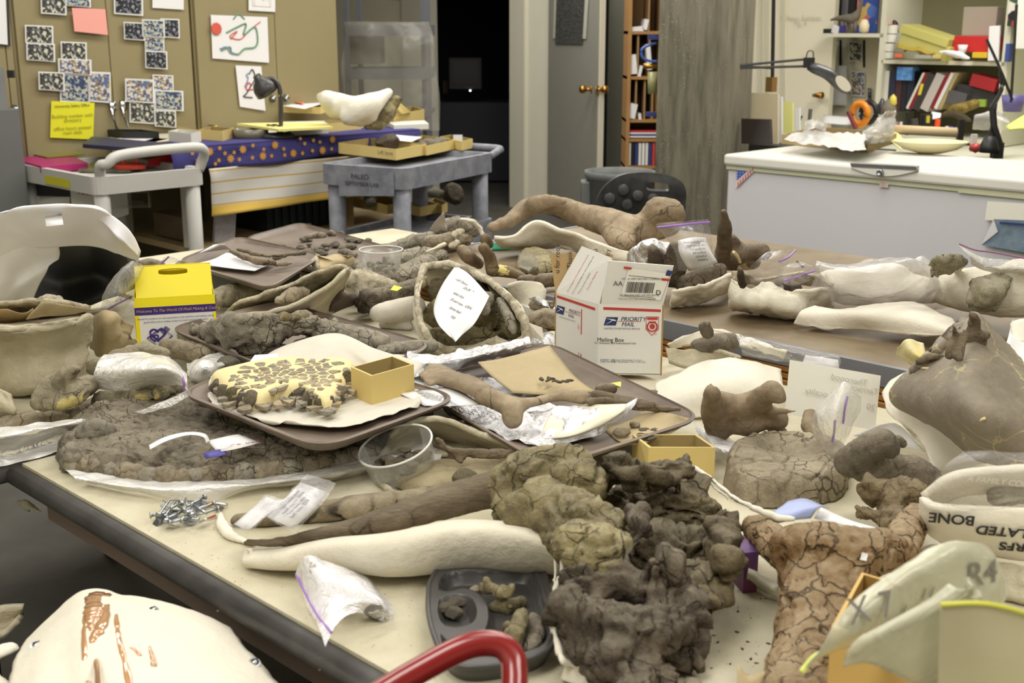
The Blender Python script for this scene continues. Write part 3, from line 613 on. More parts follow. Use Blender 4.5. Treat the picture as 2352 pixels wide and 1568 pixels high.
# white plaster jacket with mottled bone on desk
zb = lambda q: Z(q[0], q[1], q[2])
lump('plaster_jacket', [[(735,222,10,.39),(752,228,22,.38),(775,244,32,.34),(815,252,30,.33),(850,242,28,.35),(880,222,16,.39),(893,212,11,.41)], [(800,266,22,.3),(830,272,20,.28),(850,264,20,.3)]], K['plasw'], None, ('long smooth white plaster jacket lying across the desk boxes', 'plaster jacket'), vox=.012, sm=3, amp=.004, clamp=False, smooth=True)
lump('fossil_bone', [[(842,290,9,.24),(868,284,16,.25),(888,262,18,.3),(905,238,14,.35),(915,226,9,.38)]], K['mott'], None, ('mottled yellow-black bone end poking out of the white jacket', 'fossil'), vox=.01, sm=2, clamp=False, amp=.01, sc=20)

# ================= SHEETED RACK =================
rk = empty('utility_rack', Y(890, 470, 8.6)*[1,1,0], 'grey steel rack under clear sheeting left of the dark doorway', 'rack')
RM = plain('rack_grey', S(92,94,100), .5)
for x, yv in ((800, 8.4), (985, 8.4), (830, 8.9), (975, 8.9)):
    q = Y(x, 200, yv); G().box([q[0], q[1], .87], (.035, .035, 1.74)).put('post', RM, rk)
for py in (70, 170, 262):
    a, b = Y(795, py, 8.4), Y(988, py+2, 8.4); G().box([(a[0]+b[0])/2, 8.65, a[2]], (b[0]-a[0], .55, .07 if py != 262 else .03)).put('rack_shelf', RM, rk)
G().box([Y(840,110,8.6)[0], 8.65, Y(0,112,8.6)[2]], (.22, .3, .2)).put('carton', plain('carton_dim', S(96,92,78), .8), None, ('dim brown carton on the middle shelf of the sheeted rack', 'box'))
sheet = [[tuple(Y(x+6*(i % 2), y, 8.37-.03*(j % 2)*(i > 0))) for j, x in enumerate(xs)] for i, (y, xs) in enumerate([(50,(790,835,880,930,985)), (90,(785,838,882,930,990)), (150,(783,830,890,935,998)), (220,(784,830,880,950,1004)), (300,(788,822,890,950,1010))])]
patch('plastic_sheet', sheet, film('sheeting_dusty', S(190,186,174), .26, rough=.35, bs=9, bst=.6, edge=.3), None, ('clear creased plastic sheeting draped over the grey rack', 'sheeting'), n=40, k=50, world=True, amp=.02, sc=6, thick=0)
quad('photo_print', [PU(880,-4,U1-.01), PU(970,4,U1-.01), PU(970,-40,U1-.01), PU(880,-40,U1-.01)], PD, None, ('dark print on the wall above the sheeted rack', 'photograph'))
# dark room contents
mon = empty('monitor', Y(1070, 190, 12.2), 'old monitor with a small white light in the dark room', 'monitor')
c = Y(1070, 168, 12.2); G().box(c, (.32, .3, .3)).put('case', plain('case_gloom', S(46,45,42), .6), mon, bevel=.01); G().box(c-[0,.152,-.01], (.25, .01, .21)).put('screen', K['black'], mon)  # case colour darkened to stand for the unlit room's gloom
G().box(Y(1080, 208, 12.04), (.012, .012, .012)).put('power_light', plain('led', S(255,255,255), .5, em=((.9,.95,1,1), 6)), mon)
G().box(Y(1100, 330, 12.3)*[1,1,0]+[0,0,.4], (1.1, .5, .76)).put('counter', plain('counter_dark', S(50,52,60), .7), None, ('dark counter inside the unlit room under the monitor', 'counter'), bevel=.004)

# ================= CARTS =================
WC = plain('cart_white', S(206,204,198), .5, var=.03); GC = plain('cart_grey', S(112,114,124), .6, bump=.2, bs=60, c2=S(140,142,150), vs=14)
def frame(N, ang): e = np.array([cos(ang), sin(ang), 0]); f = np.array([-sin(ang), cos(ang), 0]); return lambda a, b, z: np.array([N[0], N[1], 0])+e*a+f*b+[0, 0, z]
def cart(fr, L, W, zt, zl, m, root, lip=.06, post=.045):
    for z, nm in ((zt, 'top_shelf'), (zl, 'lower_shelf')):
        out = []
        rr = .05
        for cx_, cy_, a0 in ((L-rr, W-rr, 0), (rr, W-rr, 90), (rr, rr, 180), (L-rr, rr, 270)):
            for k in range(5): a = radians(a0+k*22.5); out.append((cx_+rr*cos(a), cy_+rr*sin(a)))
        n_ = len(out); lv = [(0, -lip), (0, 0), (.0, .0), (-.03, 0), (-.04, -.03)]; V = []
        for (ins, dz_) in lv:
            for x, y in out:
                x2 = L/2+(x-L/2)*(1+2*ins/L); y2 = W/2+(y-W/2)*(1+2*ins/W); V.append(fr(x2, y2, z+dz_))
        Fs = [(i*n_+j, i*n_+(j+1) % n_, (i+1)*n_+(j+1) % n_, (i+1)*n_+j) for i in range(4) for j in range(n_)]+[tuple(range(4*n_, 5*n_)), tuple(range(n_))[::-1]]
        put(nm, V, Fs, m, root)
    for a, b in ((post, post), (L-post, post), (post, W-post), (L-post, W-post)):
        G().tube([fr(a, b, .08), fr(a, b, zt-.03)], post*.72, 12).put('leg', m, root, smooth=True)
        G().tube([fr(a-.012, b, .045), fr(a+.012, b, .045)], .045, 12).put('caster', K['black'], root)
N0 = Z(218, 408, .85); N0 = np.array([N0[0], N0[1], 0])
fw = frame(N0, radians(45)); wc = empty('utility_cart', fw(.25, .4, 0), 'white plastic utility cart with arched handle, left of the desk', 'cart')
cart(fw, .56, .84, .85, .28, WC, wc, .08, .05)
hp = [fw(.04, .03, .85), fw(.03, .0, .9), fw(.05, -.03, .91), fw(.12, -.04, .945), fw(.45, -.04, .955), fw(.53, -.03, .94), fw(.55, .0, .9), fw(.54, .03, .84)]
G().tube(cr(np.array(hp), 30), .024, 10).put('handle', WC, wc, smooth=True)
g = G(); g.add([fw(-.004, .5, .78), fw(-.004, .25, .78), fw(-.004, .25, .82), fw(-.004, .5, .82)], [(0,1,2,3)]); lt = g.put('label_tape', plain('tape_yellow', S(214,206,50), .6), wc, solid=.001)
N1 = Z(930, 388, .85); fg = frame(N1, radians(62)); gc = empty('utility_cart', fg(.4, .2, 0), 'dusty grey plastic utility cart carrying yellow trays by the doorway', 'cart')
cart(fg, .88, .5, .85, .5, GC, gc, .1, .06)
g = G(); g.tube(cr(np.array([fg(.86, .02, .83), fg(.94, .02, .85), fg(.99, .06, .86), fg(.99, .44, .86), fg(.94, .48, .85), fg(.86, .48, .83)]), 24), .02, 8); g.put('handle', GC, gc, smooth=True)
g = G(); a, b = fg(-.008, .38, .7), fg(-.008, .06, .72); g.add([a, b, b+[0,0,.11], a+[0,0,.11]], [(0,1,2,3)]); pn = g.put('name_panel', GC, gc, solid=.004)
ld = fg(0, 0, 0)-fg(0, 1, 0)
text('PALEO', .035, fg(-.013, .25, .8), ld, (0,0,1), K['ink'], pn); text('SEPTEMBER LAB', .028, fg(-.013, .24, .765), ld, (0,0,1), K['ink'], pn)
gz = lambda x, y: Z(x, y, .855)
cb1 = cardbox((910,368),(980,355),(778,352), .055, 0, 'large yellow card tray marked in pen on the grey cart', 'yellow trays on the grey cart', zf=gz)
cardbox((980,357),(1046,342),(905,345), .05, 0, 'middle yellow card tray with grey stones on the grey cart', 'yellow trays on the grey cart', zf=gz)
cardbox((1060,346),(1086,340),(1010,335), .05, 0, 'rightmost yellow card tray on the top of the grey cart', 'yellow trays on the grey cart', zf=gz)
q = (gz(910,368)+gz(845,360))/2+[0,-.006,.03]; text('Left bone', .032, Y(885,351,gz(895,366)[1]-.012), gz(910,368)-gz(778,352), (0,0,1), K['ink'], cb1)
def stone_mesh(name, sd, m, sq=(1,.8,.6), n=3, cell=2.2):
    bm = bmesh.new(); bmesh.ops.create_icosphere(bm, subdivisions=n, radius=1); me = bpy.data.meshes.new(name); bm.to_mesh(me); bm.free()
    V = np.empty(len(me.vertices)*3); me.vertices.foreach_get('co', V); V = V.reshape(-1, 3)
    r_ = np.random.RandomState(sd)
    for _ in range(9):                      # knock flat faces off
        nv = r_.randn(3); nv /= np.linalg.norm(nv); dd = V@nv; c = .62+.25*r_.rand(); V = V-np.maximum(dd-c, 0)[:,None]*nv
    V = V*(1+.07*fbm(V, 3, 3, sd))[:,None]*np.array(sq); V[:,2] -= V[:,2].min()
    me.vertices.foreach_set('co', V.ravel()); me.materials.append(m); me.update(); return me
SM = {k: [stone_mesh('stone', i+7*j, K[k]) for i in range(4)] for j, k in enumerate(['dark', 'grey', 'mott', 'blk', 'tan'])}
def stone(p, r, kind='dark', label=None, cat='fossil', group=None, name='fossil_fragment', sc=(1,1,1), rz=None, parent=None):
    o = bpy.data.objects.new(name, RNG.choice(SM[kind])); COL.objects.link(o); o.rotation_euler = (0, 0, RNG.random()*6.3 if rz is None else rz); o.scale = (r*sc[0], r*sc[1], r*sc[2])
    if parent: o.parent = parent; o.location = np.array(p)-ORG[parent.name]
    else: o.location = p; tag(o, label, cat, group)
    ORG[o.name] = np.array(p); return o
stone(gz(890,352)+[0,0,.01], .075, 'blk', 'dark reddish stone heaped in the marked yellow tray', sc=(1,1,1.1))
for i, (x, y) in enumerate([(965,345),(985,343),(1010,340),(1000,345)]): stone(gz(x, y)+[0,0,.006], .05, 'grey', 'grey stone in the middle yellow tray of the grey cart', group='stones in the middle yellow tray')
quad('paper_sheet', [gz(880,345)+[0,0,.06], gz(945,352)+[0,0,.06], gz(970,345)+[0,0,.07], gz(900,338)+[0,0,.07]], K['paper'], None, ('white label slips lying over the yellow trays on the grey cart', 'paper'))
g = G(); a = gz(1052,338)+[0,0,.05]; g.box(a, (.05, .004, .035)); g.put('paper_tag', K['paper'], None, ('small white tag standing in the rightmost yellow tray', 'tag'))
gl = lambda x, y: Z(x, y, .505)
for i, (N, R, L_, lb) in enumerate([((965,497),(1008,488),(925,487),'yellow card tray at the middle of the grey cart lower shelf'), ((1015,492),(1028,486),(985,480),'small yellow tray right of its neighbour on the cart lower shelf'), ((890,492),(940,482),(800,470),'wide yellow tray behind the leg on the cart lower shelf')]):
    cardbox(N, R, L_, .05, 0, lb, zf=gl)
stone(gl(1040,470), .11, 'blk', 'dark brown knobbly bone at the right of the cart lower shelf', sc=(1,.7,1)); stone(gl(1000,470)+[0,0,.04], .06, 'grey', 'grey stone in the tray on the cart lower shelf')
stone(gl(850,485)+[0,0,.02], .08, 'grey', 'grey slab leaning behind the cart leg on the lower shelf', sc=(1.2,.6,1))
# things on the white cart
wz = lambda x, y: Z(x, y, .825)
g = G(); q = [wz(95,398), wz(203,390), wz(160,370), wz(20,378)]; g.hexa(q, [p+[0,0,.035] for p in q]); bd = g.put('binder', plain('binder_magenta', S(164,36,100), .5), None, ('magenta ring binder on the white cart', 'binder'), bevel=.003)
g = G(); q = [p*1 for p in [wz(110,380), wz(196,373), wz(150,358), wz(40,364)]]; g.hexa([p+[0,0,.037] for p in q], [p+[0,0,.042] for p in q]); g.put('insert_sheet', plain('insert_olive', S(128,124,52), .3), bd)
g = G(); q = [wz(180,395), wz(300,397), wz(330,380), wz(215,376)]; g.hexa(q, [p+[0,0,.012] for p in q]); g.put('magazine', plain('magazine_dark', S(70,72,64), .3, c2=S(120,116,90), vs=14), None, ('dark glossy magazine flat on the white cart', 'magazine'))
g = G(); a = wz(300, 392); g.lathe(a+[0,0,.01], [(.05,0),(.05,.02),(.02,.03)], 14, sx=1.5); tp_ = g.put('tape_dispenser', plain('orange_red', S(220,72,52), .4), None, ('orange-red tape dispenser in the white cart tray', 'tape dispenser')); G().tube([a+[.0+.035*cos(t), 0, .055+.035*sin(t)] for t in np.linspace(0, 6.28, 18)], .008, 6).put('loop', tp_.data.materials[0], tp_)
g = G(); a, b = wz(342,388), wz(396,380); g.add([a+[0,0,.01], b+[0,0,.01], b+[0,0,.06], a+[0,0,.045]], [(0,1,2,3)]); g.put('note_card', plain('card_red', S(226,52,62), .5), None, ('red card standing at the right of the white cart tray', 'card'), solid=.004)
wl = lambda x, y: Z(x, y, .29)
g = G(); g.hexa([Y(85,505,5.95)+[0,0,.0], Y(160,505,5.8), Y(165,505,6.1), Y(90,505,6.2)], [Y(85,450,5.95), Y(160,452,5.8), Y(165,450,6.1), Y(90,448,6.2)]); g.put('carton', K['white'], None, ('white carton with green edge low in the white cart', 'box'))
g = G(); p0 = Y(85,452,5.9)+[0,0,.005]; p1 = Y(165,455,5.8)+[0,0,.005]; g.hexa([p0, p1, p1+[0,.3,0], p0+[0,.3,0]], [p0+[0,0,.1], p1+[0,0,.1], p1+[0,.3,.1], p0+[0,.3,.1]]); g.put('carton', K['black'], None, ('black box stacked on top of the white carton in the white cart', 'box'))
g = G(); p0, p1 = Y(168,460+50,5.72), Y(226,514,5.62); g.hexa([p0, p1, p1+[.05,.3,0], p0+[.05,.3,0]], [q+[0,0,.19] for q in (p0, p1, p1+[.05,.3,0], p0+[.05,.3,0])]); wb = g.put('carton', K['white'], None, ('white carton with faint red handwriting in the white cart', 'box'))
text('Paleo', .05, Y(197,450,5.655)+[0,0,.02], p1-p0, (0,0,1), K['inkr'], wb)
g = G(); p0, p1 = Y(258,480,5.75), Y(345,476,5.95); 
for z in (0, .07): g.hexa([p0+[0,0,z], p1+[0,0,z], p1+[-.1,.2,z], p0+[-.1,.2,z]], [q+[0,0,z+.006] for q in (p0, p1, p1+[-.1,.2,0], p0+[-.1,.2,0])])
g.tube([p1, p1+[0,0,.07]], .006, 6); g.tube([p0, p0+[0,0,.07]], .006, 6); g.put('letter_tray', K['filmt'], None, ('clear acrylic letter tray inside the white cart', 'tray'))
C_ = wl(345, 530)
rows = [[(C_[0]+.12*cos(a)*s_+rs.randn()*.008, C_[1]+.1*sin(a)*s_, .3+.09*(1-s_)+rs.rand()*.02) for a in np.linspace(0, 6.28, 14)] for s_ in (1.1, 1, .75, .45, .1)]
patch('crumpled_bag', rows, plain('crinkle_shiny', S(190,190,186), .2, .7, bump=1, bs=60), None, ('crumpled shiny clear wrap on the lower shelf of the white cart', 'bag'), n=24, k=40, world=True, amp=.02, sc=30, thick=0)

# ================= CHAIR WITH WHITE COAT =================
ch = empty('office_chair', Z(150, 690, 0)+[-.1, .25, 0], 'black-backed office chair with a white coat over it', 'chair')
rows = [[(70,697,.02),(130,712,.02),(210,700,.02),(290,660,.05),(330,640,.06)], [(90,620,.12),(150,622,.12),(220,610,.12),(280,610,.13),(318,612,.13)], [(60,560,.24),(140,552,.25),(210,540,.25),(270,560,.24),(300,580,.22)], [(40,530,.3),(110,515,.32),(180,510,.32),(240,520,.31),(285,550,.27)]]
patch('backrest', rows, K['black'], ch, n=20, k=24, thick=.03)
q = Z(150, 690, .5)+[-.2, .25, 0]; G().box([q[0], q[1]+.1, .47], (.46, .44, .07), .3).put('seat', K['black'], ch, bevel=.02); G().tube([[q[0], q[1]+.1, .06], [q[0], q[1]+.1, .45]], .03, 10).put('post', K['black'], ch)
for k in range(5):
    a = k*2*pi/5; G().tube([[q[0], q[1]+.1, .1], [q[0]+.28*cos(a), q[1]+.1+.28*sin(a), .06]], .018, 8).put('leg', K['black'], ch)
COAT = plain('coat_white', S(244,243,248), .85, bump=.15, bs=25)
rows = [[(-40,560,.26),(20,520,.3),(90,500,.34),(160,498,.35),(225,508,.33),(280,550,.29),(318,590,.22)],
        [(-40,500,.33),(15,484,.36),(90,474,.38),(165,472,.38),(235,480,.36),(290,520,.31),(324,575,.23)],
        [(-60,560,.26),(0,530,.30),(60,520,.32),(140,516,.33),(205,522,.31),(262,556,.27),(316,604,.18)],
        [(-60,640,.16),(-20,600,.2),(50,575,.24),(134,563,.26),(205,562,.25),(258,575,.23),(312,603,.17)]]
cw = patch('lab_coat', rows, COAT, None, ('white lab coat draped over the black chair back at the left', 'coat'), n=30, k=50, thick=.004, amp=.013, sc=6)
rows = [[(-60,600,.2),(0,560,.25),(60,555,.27),(134,563,.26)], [(-60,650,.12),(0,640,.15),(60,615,.18),(136,590,.22)], [(-60,690,.06),(0,680,.08),(45,660,.12),(110,615,.19)], [(-60,760,-.02),(0,720,.0),(40,700,.03),(72,695,.05)]]
patch('coat_front', rows, COAT, cw, n=24, k=24, thick=.004, amp=.01, sc=12)
patch('collar_label', [[(103,498,.357),(142,492,.36)], [(106,520,.345),(146,516,.348)]], K['paper'], cw, n=3, k=3)

# ================= BIN, BLACK CHAIR BACK =================
by = 6.4; bc_ = Y(1424, 392, by); rr_ = 80*by/F
bn = empty('waste_bin', [bc_[0], bc_[1], 0], 'dusty grey round waste bin behind the black chair', 'bin')
BM = plain('bin_grey', S(112,114,112), .6, bump=.2, bs=40, c2=S(84,86,86), vs=6)
G().lathe([bc_[0], bc_[1], 0], [(rr_*.8,.01),(rr_*.94,bc_[2]-.04),(rr_,bc_[2]-.035),(rr_*1.02,bc_[2]),(rr_*.95,bc_[2]),(rr_*.92,bc_[2]-.05),(rr_*.76,.03),(0,.03)], 32).put('tub', BM, bn, smooth=True)
g = G(); a = bc_+[-rr_*.98, 0, -.12]; g.box(a, (.05, .12, .14)); g.put('side_handle', BM, bn, bevel=.01)
# chair back with handle hole: ring of quads
yc = 5.05
def cb_pt(x, y): return Y(x, y, yc+.05*(y-395)/100)
outl = [(1365,492),(1372,455),(1392,425),(1425,403),(1465,396),(1505,397),(1540,404),(1566,418),(1576,440),(1575,465),(1566,492)]
hole = [(1484,430),(1486,422),(1494,418),(1512,418),(1532,421),(1538,428),(1537,434),(1532,438),(1515,438),(1492,437),(1486,434)]
ho = [hole[i] for i in (10,0,1,2,3,4,5,6,7,8,9)]
ho = [(1485,434),(1484,428),(1486,422),(1494,418),(1505,418),(1515,419),(1530,421),(1538,426),(1537,434),(1532,438),(1515,438)]
# close the outline below with the bottom run
O2 = outl+[(1500,492),(1430,492)]; H2 = ho+[(1505,438),(1492,437)]
a = cr(np.array([cb_pt(*q) for q in O2+[O2[0]]]), 66)[:-1]; b = cr(np.array([cb_pt(*q) for q in H2+[H2[0]]]), 66)[:-1]; V = np.vstack([a, b+[0,-.012,0]]); n_ = len(a)
cbk = empty('task_chair', Y(1470, 492, 5.2)*[1,1,0], 'black plastic chair back with a handle hole in front of the pillar', 'chair')
put('backrest', V, [(i, (i+1) % n_, n_+(i+1) % n_, n_+i) for i in range(n_)], plain('chair_black', S(58,58,60), .4, c2=S(78,78,78), vs=20), cbk, solid=.02, off=1)
for (x, y) in [(1400,455),(1432,435),(1440,468),(1465,448),(1500,455)]:
    G().lathe(cb_pt(x, y)+[0,-.014,0], [(.026,0),(.02,.003),(0,.004)], 14, M=np.array(Matrix.Rotation(pi/2, 3, 'X'))).put('dimple', bpy.data.materials['chair_black'], cbk, smooth=True)
q = Y(1470, 492, 5.2); G().box([q[0], q[1]+.2, .48], (.42, .4, .06)).put('seat', K['black'], cbk, bevel=.02); G().tube([[q[0], q[1]+.2, .05], [q[0], q[1]+.2, .46]], .03, 10).put('post', K['black'], cbk); G().tube([[q[0], q[1]+.2, .5], [q[0], q[1]-.02, .62]], .02, 8).put('back_bracket', K['black'], cbk)

# ================= PIGEONHOLE UNIT + VALVE =================
PW = plain('pigeonhole_wood', S(168,124,72), .55, bump=.1, bs=30, var=.12); PI_ = plain('pigeonhole_inner', S(150,118,76), .7)
yp = 8.55; X = lambda px: Y(px, 200, yp)[0]; Zp = lambda py: Y(1480, py, yp)[2]
ph = empty('pigeonhole_unit', [X(1490), yp, 0], 'wooden pigeonhole unit full of papers left of the concrete pillar', 'shelf unit')
x0, x1 = X(1440), X(1560); xm = (x0+x1)/2; xw = x1-x0
G().box([x0+.012, yp+.17, 1.1], (.024, .36, 2.2)).put('side_panel', PW, ph); G().box([x1, yp+.17, 1.1], (.024, .36, 2.2)).put('side_panel', PW, ph); G().box([xm, yp+.34, 1.1], (xw, .01, 2.2)).put('back_panel', PI_, ph)
for py in (75, 179, 278, 322, 384): G().box([xm, yp+.17, Zp(py)], (xw, .34, .02)).put('shelf', PW, ph)
for a, b, xs in ((-60, 75, (1487, 1513)), (75, 179, (1464, 1490, 1515)), (179, 278, (1462, 1482, 1500))):
    for x in xs: G().box([X(x), yp+.18, (Zp(a)+Zp(b))/2], (.012, .32, abs(Zp(a)-Zp(b)))).put('divider', PI_, ph)
for i, (x, y, w_, h_) in enumerate([(1462,68,.08,.05),(1480,58,.03,.07),(1453,160,.05,.13),(1470,168,.02,.08),(1489,150,.03,.17),(1455,262,.05,.1),(1472,268,.02,.05)]):
    G().box([X(x), yp+.12, Zp(y)+h_/2-.03], (w_, .22, h_), 0, ('Y', .2 if i % 2 else -.1)).put('document', K['paper'], None, (['curled white papers in the top left pigeonhole', 'white leaflet upright beside the curled papers in the top pigeonholes', 'stack of papers in the second-row left pigeonhole', 'thin grey brochure in the second-row middle pigeonhole', 'white envelopes behind the valve in the second row', 'curled sheets in the third-row left pigeonhole', 'small leaflet in the third-row middle pigeonhole'][i], 'paper'))
for k in range(4): G().box([xm-.02, yp+.15, Zp(316)+.012*k+.005], (xw*.8-.01*k, .28, .01)).put('magazine', [K['paper'], K['inkb'], K['paper'], K['inkr']][k], None, (['lowest', 'second lowest', 'second highest', 'topmost'][k]+' magazine of the flat pile in the pigeonhole unit', 'magazine', 'flat magazines in the pigeonhole unit'))
for k in range(9):
    G().box([X(1450+k*8), yp+.14, Zp(354)], (.018, .26, .155)).put('book', [K['white'], K['black'], K['inkb'], K['white'], K['paper'], K['white'], K['inkb'], K['inkr'], K['paper']][k], None, (['first', 'second', 'third', 'fourth', 'fifth', 'sixth', 'seventh', 'eighth', 'ninth'][k]+' thin upright volume from the left in the pigeonhole unit', 'book', 'upright volumes in the pigeonhole unit'))
vy = 7.35; vp = lambda x, y: Y(x, y, vy)
vv = empty('air_regulator', vp(1500,180), 'olive air regulator with blue hose fixed beside the pillar', 'regulator')
G().tube([vp(1499,165), vp(1499,215)], .03, 12).put('bowl', plain('bowl_olive', S(150,148,104), .3), vv, smooth=True); G().tube([vp(1478,152), vp(1510,152)], .016, 10).put('brass_nut', K['brass'], vv, smooth=True)
G().tube(cr(np.array([vp(1508,98), vp(1490,104), vp(1474,114), vp(1476,132), vp(1492,140), vp(1510,141)]), 24), .008, 8).put('hose', plain('hose_blue', S(60,96,170), .4), vv, smooth=True)
G().box(vp(1500,85), (.06, .04, .03)).put('valve_lever', K['inkb'], vv); G().box(vp(1495,262), (.06, .04, .025)).put('valve_lever', K['inkb'], vv); G().tube([vp(1508,215), vp(1508,262)], .01, 8).put('pipe', K['brass'], vv)
# ================= FREEZER =================
FU, FV0, FV1 = 4.94, 1.2, 3.47
FM = plain('freezer_white', S(212,211,214), .35, bump=.05, bs=300, var=.02, vs=2); FT = plain('freezer_lid', S(226,224,214), .4, var=.02)
fz = empty('chest_freezer', uv(FU+.35, 2.4, 0), 'long white chest freezer with chrome latch behind the brown table', 'freezer')
G().ubox(FU+.015, FU+.7, FV0, FV1, .04, .83).put('body', FM, fz, bevel=.012)
G().ubox(FU-.01, FU+.71, FV0-.01, FV1+.01, .848, .9).put('lid', FT, fz, bevel=.012)
G().ubox(FU+.005, FU+.69, FV0, FV1, .828, .85).put('seal', plain('seal_green', S(206,208,176), .6), fz)
lz = lambda x, y: PU(x, y, FU-.016)
g = G(); a, b = lz(1955,378), lz(2107,386); vv_ = -uv(0,1)
g.hexa([a+[0,0,-.012], b+[0,0,-.012], b+[0,0,-.012]+uv(.02,0), a+[0,0,-.012]+uv(.02,0)], [a+[0,0,.008]-uv(.014,0), b+[0,0,.008]-uv(.014,0), b+[0,0,.01]+uv(.02,0), a+[0,0,.01]+uv(.02,0)]); g.put('latch_bar', plain('latch_metal', S(170,170,172), .35, .4), fz, bevel=.003)
g = G(); pts = [a+[0,0,-.012]]+[a+(b-a)*t+[0,0,-.012-.03*sin(pi*t)] for t in np.linspace(0,1,12)]+[b+[0,0,-.012]]; pts = [q-uv(.004,0) for q in pts]; g.add(pts, [tuple(range(len(pts)))]); g.put('latch_plate', FT, fz, solid=.006)
Mx = np.array(Matrix.Rotation(pi/4, 3, 'Z') @ Matrix.Rotation(-pi/2, 3, 'Y')); G().lathe(lz(2025,396)-uv(.01,0), [(.016,0),(.015,.01),(.008,.012),(.008,.006),(0,.006)], 16, M=Mx).put('lock', K['steel'], fz, smooth=True)
# flag sticker
fl = [PU(1692,390,FU+.008), PU(1734,392,FU+.008), PU(1690,432,FU+.008)]
st = put('flag_sticker', fl, [(0,1,2)], plain('sticker_white', S(224,214,214), .5), fz, solid=.001, off=0)
fq = [PU(1692,391,FU+.005), PU(1716,392,FU+.005), PU(1692,414,FU+.005)]; put('blue_field', fq, [(0,1,2)], plain('sticker_blue', S(64,92,176), .5), st)
for k in range(7):
    x = 1694+k*5.6; y0 = 432-k*5.9; put('red_stripe', [PU(x,y0-14+k*.6,FU+.005), PU(x+2.8,y0-15,FU+.005), PU(x+2.8,y0-4,FU+.005), PU(x,y0-2,FU+.005)], [(0,1,2,3)], plain('sticker_red', S(204,96,96), .5), st)
for (x, y) in [(1694,396),(1700,396),(1706,396),(1694,402),(1700,402),(1694,408)]: put('white_star', [PU(x-1.2,y+1.2,FU+.003), PU(x+1.2,y+1.2,FU+.003), PU(x,y-1.4,FU+.003)], [(0,1,2)], K['paper'], st)
quad('paper_tape', [PU(2020,430,FU+.005), PU(2040,431,FU+.005), PU(2040,419,FU+.005), PU(2020,418,FU+.005)], plain('tape_pink', S(222,200,190), .6), fz)
quad('masking_tape', [PU(2200,442,FU+.003), PU(2360,458,FU+.003), PU(2360,440,FU+.003), PU(2210,426,FU+.003)], plain('tape_cream', S(208,208,176), .6), fz)
a_ = [PU(2262,505,FU-.004), PU(2400,512,FU-.004), PU(2400,470,FU-.004), PU(2268,462,FU-.004)]; quad('paper_sheet', a_, plain('paper_cream', S(238,236,222), .7), None, ('blank cream paper taped to the right of the freezer front', 'paper'))
a_ = [PU(2254,562,FU-.006), PU(2410,590,FU-.02), PU(2410,508,FU-.006), PU(2282,503,FU-.006)]; ph_ = quad('photo_print', a_, plain('photo_slate', S(100,122,140), .4, c2=S(130,146,158), vs=30), None, ('slate blue curled photograph taped on the freezer front', 'photograph'))
put('curled_corner', [PU(2254,562,FU-.01), PU(2292,532,FU-.01), PU(2282,503,FU-.012)], [(0,1,2)], K['paper'], ph_)
put('printed_line', [PU(2296,514,FU-.016), PU(2400,522,FU-.016), PU(2400,517,FU-.016), PU(2296,509,FU-.016)], [(0,1,2,3)], K['inkb'], ph_)
lzz = lambda x, y: Z(x, y, .902)
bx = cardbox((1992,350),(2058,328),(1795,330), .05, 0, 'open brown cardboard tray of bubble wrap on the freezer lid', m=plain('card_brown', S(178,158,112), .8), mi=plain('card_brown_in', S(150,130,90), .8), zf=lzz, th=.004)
FB = plain('bubble_wrap_mat', S(214,212,208), .25, bump=1, bs=90); FB2 = film('bubble_film', S(226,224,220), .45, rough=.15, bs=60, bst=1)
rows = [[(1802,322,.21),(1860,332,.21),(1930,340,.21),(1990,345,.21)], [(1826,306,.24),(1870,312,.24),(1930,318,.235),(1985,325,.23)], [(1860,300,.24),(1900,306,.24),(1950,308,.24),(2010,312,.25)], [(1870,322,.17),(1910,322,.19),(1960,322,.19),(2020,320,.2)]]
patch('bubble_wrap', rows, FB, None, ('crumpled bubble wrap filling the brown tray on the freezer', 'bubble wrap'), n=24, k=40, amp=.02, sc=30, thick=0)
rows = [[(1970,322,.22),(2000,332,.2),(2040,325,.2)], [(1985,300,.26),(2010,305,.28),(2052,300,.25)], [(2005,285,.3),(2032,275,.3),(2060,262,.3)], [(2020,262,.32),(2038,255,.34),(2058,257,.32)]]
patch('plastic_bag', rows, FB2, None, ('puffed clear plastic bag at the right end of the brown tray', 'bag'), n=24, k=24, amp=.02, sc=16, thick=0)
rows = [[(1846,300,.27),(1870,296,.27),(1898,300,.27)], [(1848,284,.3),(1872,278,.3),(1894,288,.3)], [(1850,280,.27),(1872,274,.27),(1890,282,.27)]]
patch('plastic_bag', rows, FB2, None, ('small crinkled clear bag at the left back of the brown tray', 'bag'), n=16, k=16, amp=.015, sc=30, thick=0)
# foam bowl and roll
c = lzz(2135, 352); bowl = G(); bowl.lathe(c, [(.05,0),(.12,.02),(.17,.055),(.165,.06),(.11,.03),(0,.018)], 30, sx=1.05, sy=.75, rz=-.2); bowl.put('shallow_bowl', plain('bowl_cream', S(212,202,160), .6), None, ('cream shallow oval bowl lying on the freezer lid', 'bowl'), smooth=True)
G().tube([lzz(2050,318)+[0,0,.05], lzz(2120,322)+[0,0,.05], lzz(2195,326)+[0,0,.05]], .025, 12).put('foam_roll', plain('foam_tan', S(196,176,138), .9), None, ('tan foam roll behind the cream bowl on the freezer', 'roll'), smooth=True)
g = G(); g.add([lzz(2070,345)+[0,0,.004], lzz(2080,330)+[0,0,.01], lzz(2050,312)+[0,0,.05], lzz(2042,330)+[0,0,.02]], [(0,1,2,3)]); g.put('cloth_scrap', plain('cloth_yellow', S(214,208,140), .8), None, ('yellowish cloth scrap under the foam roll on the freezer', 'cloth'), solid=.004)

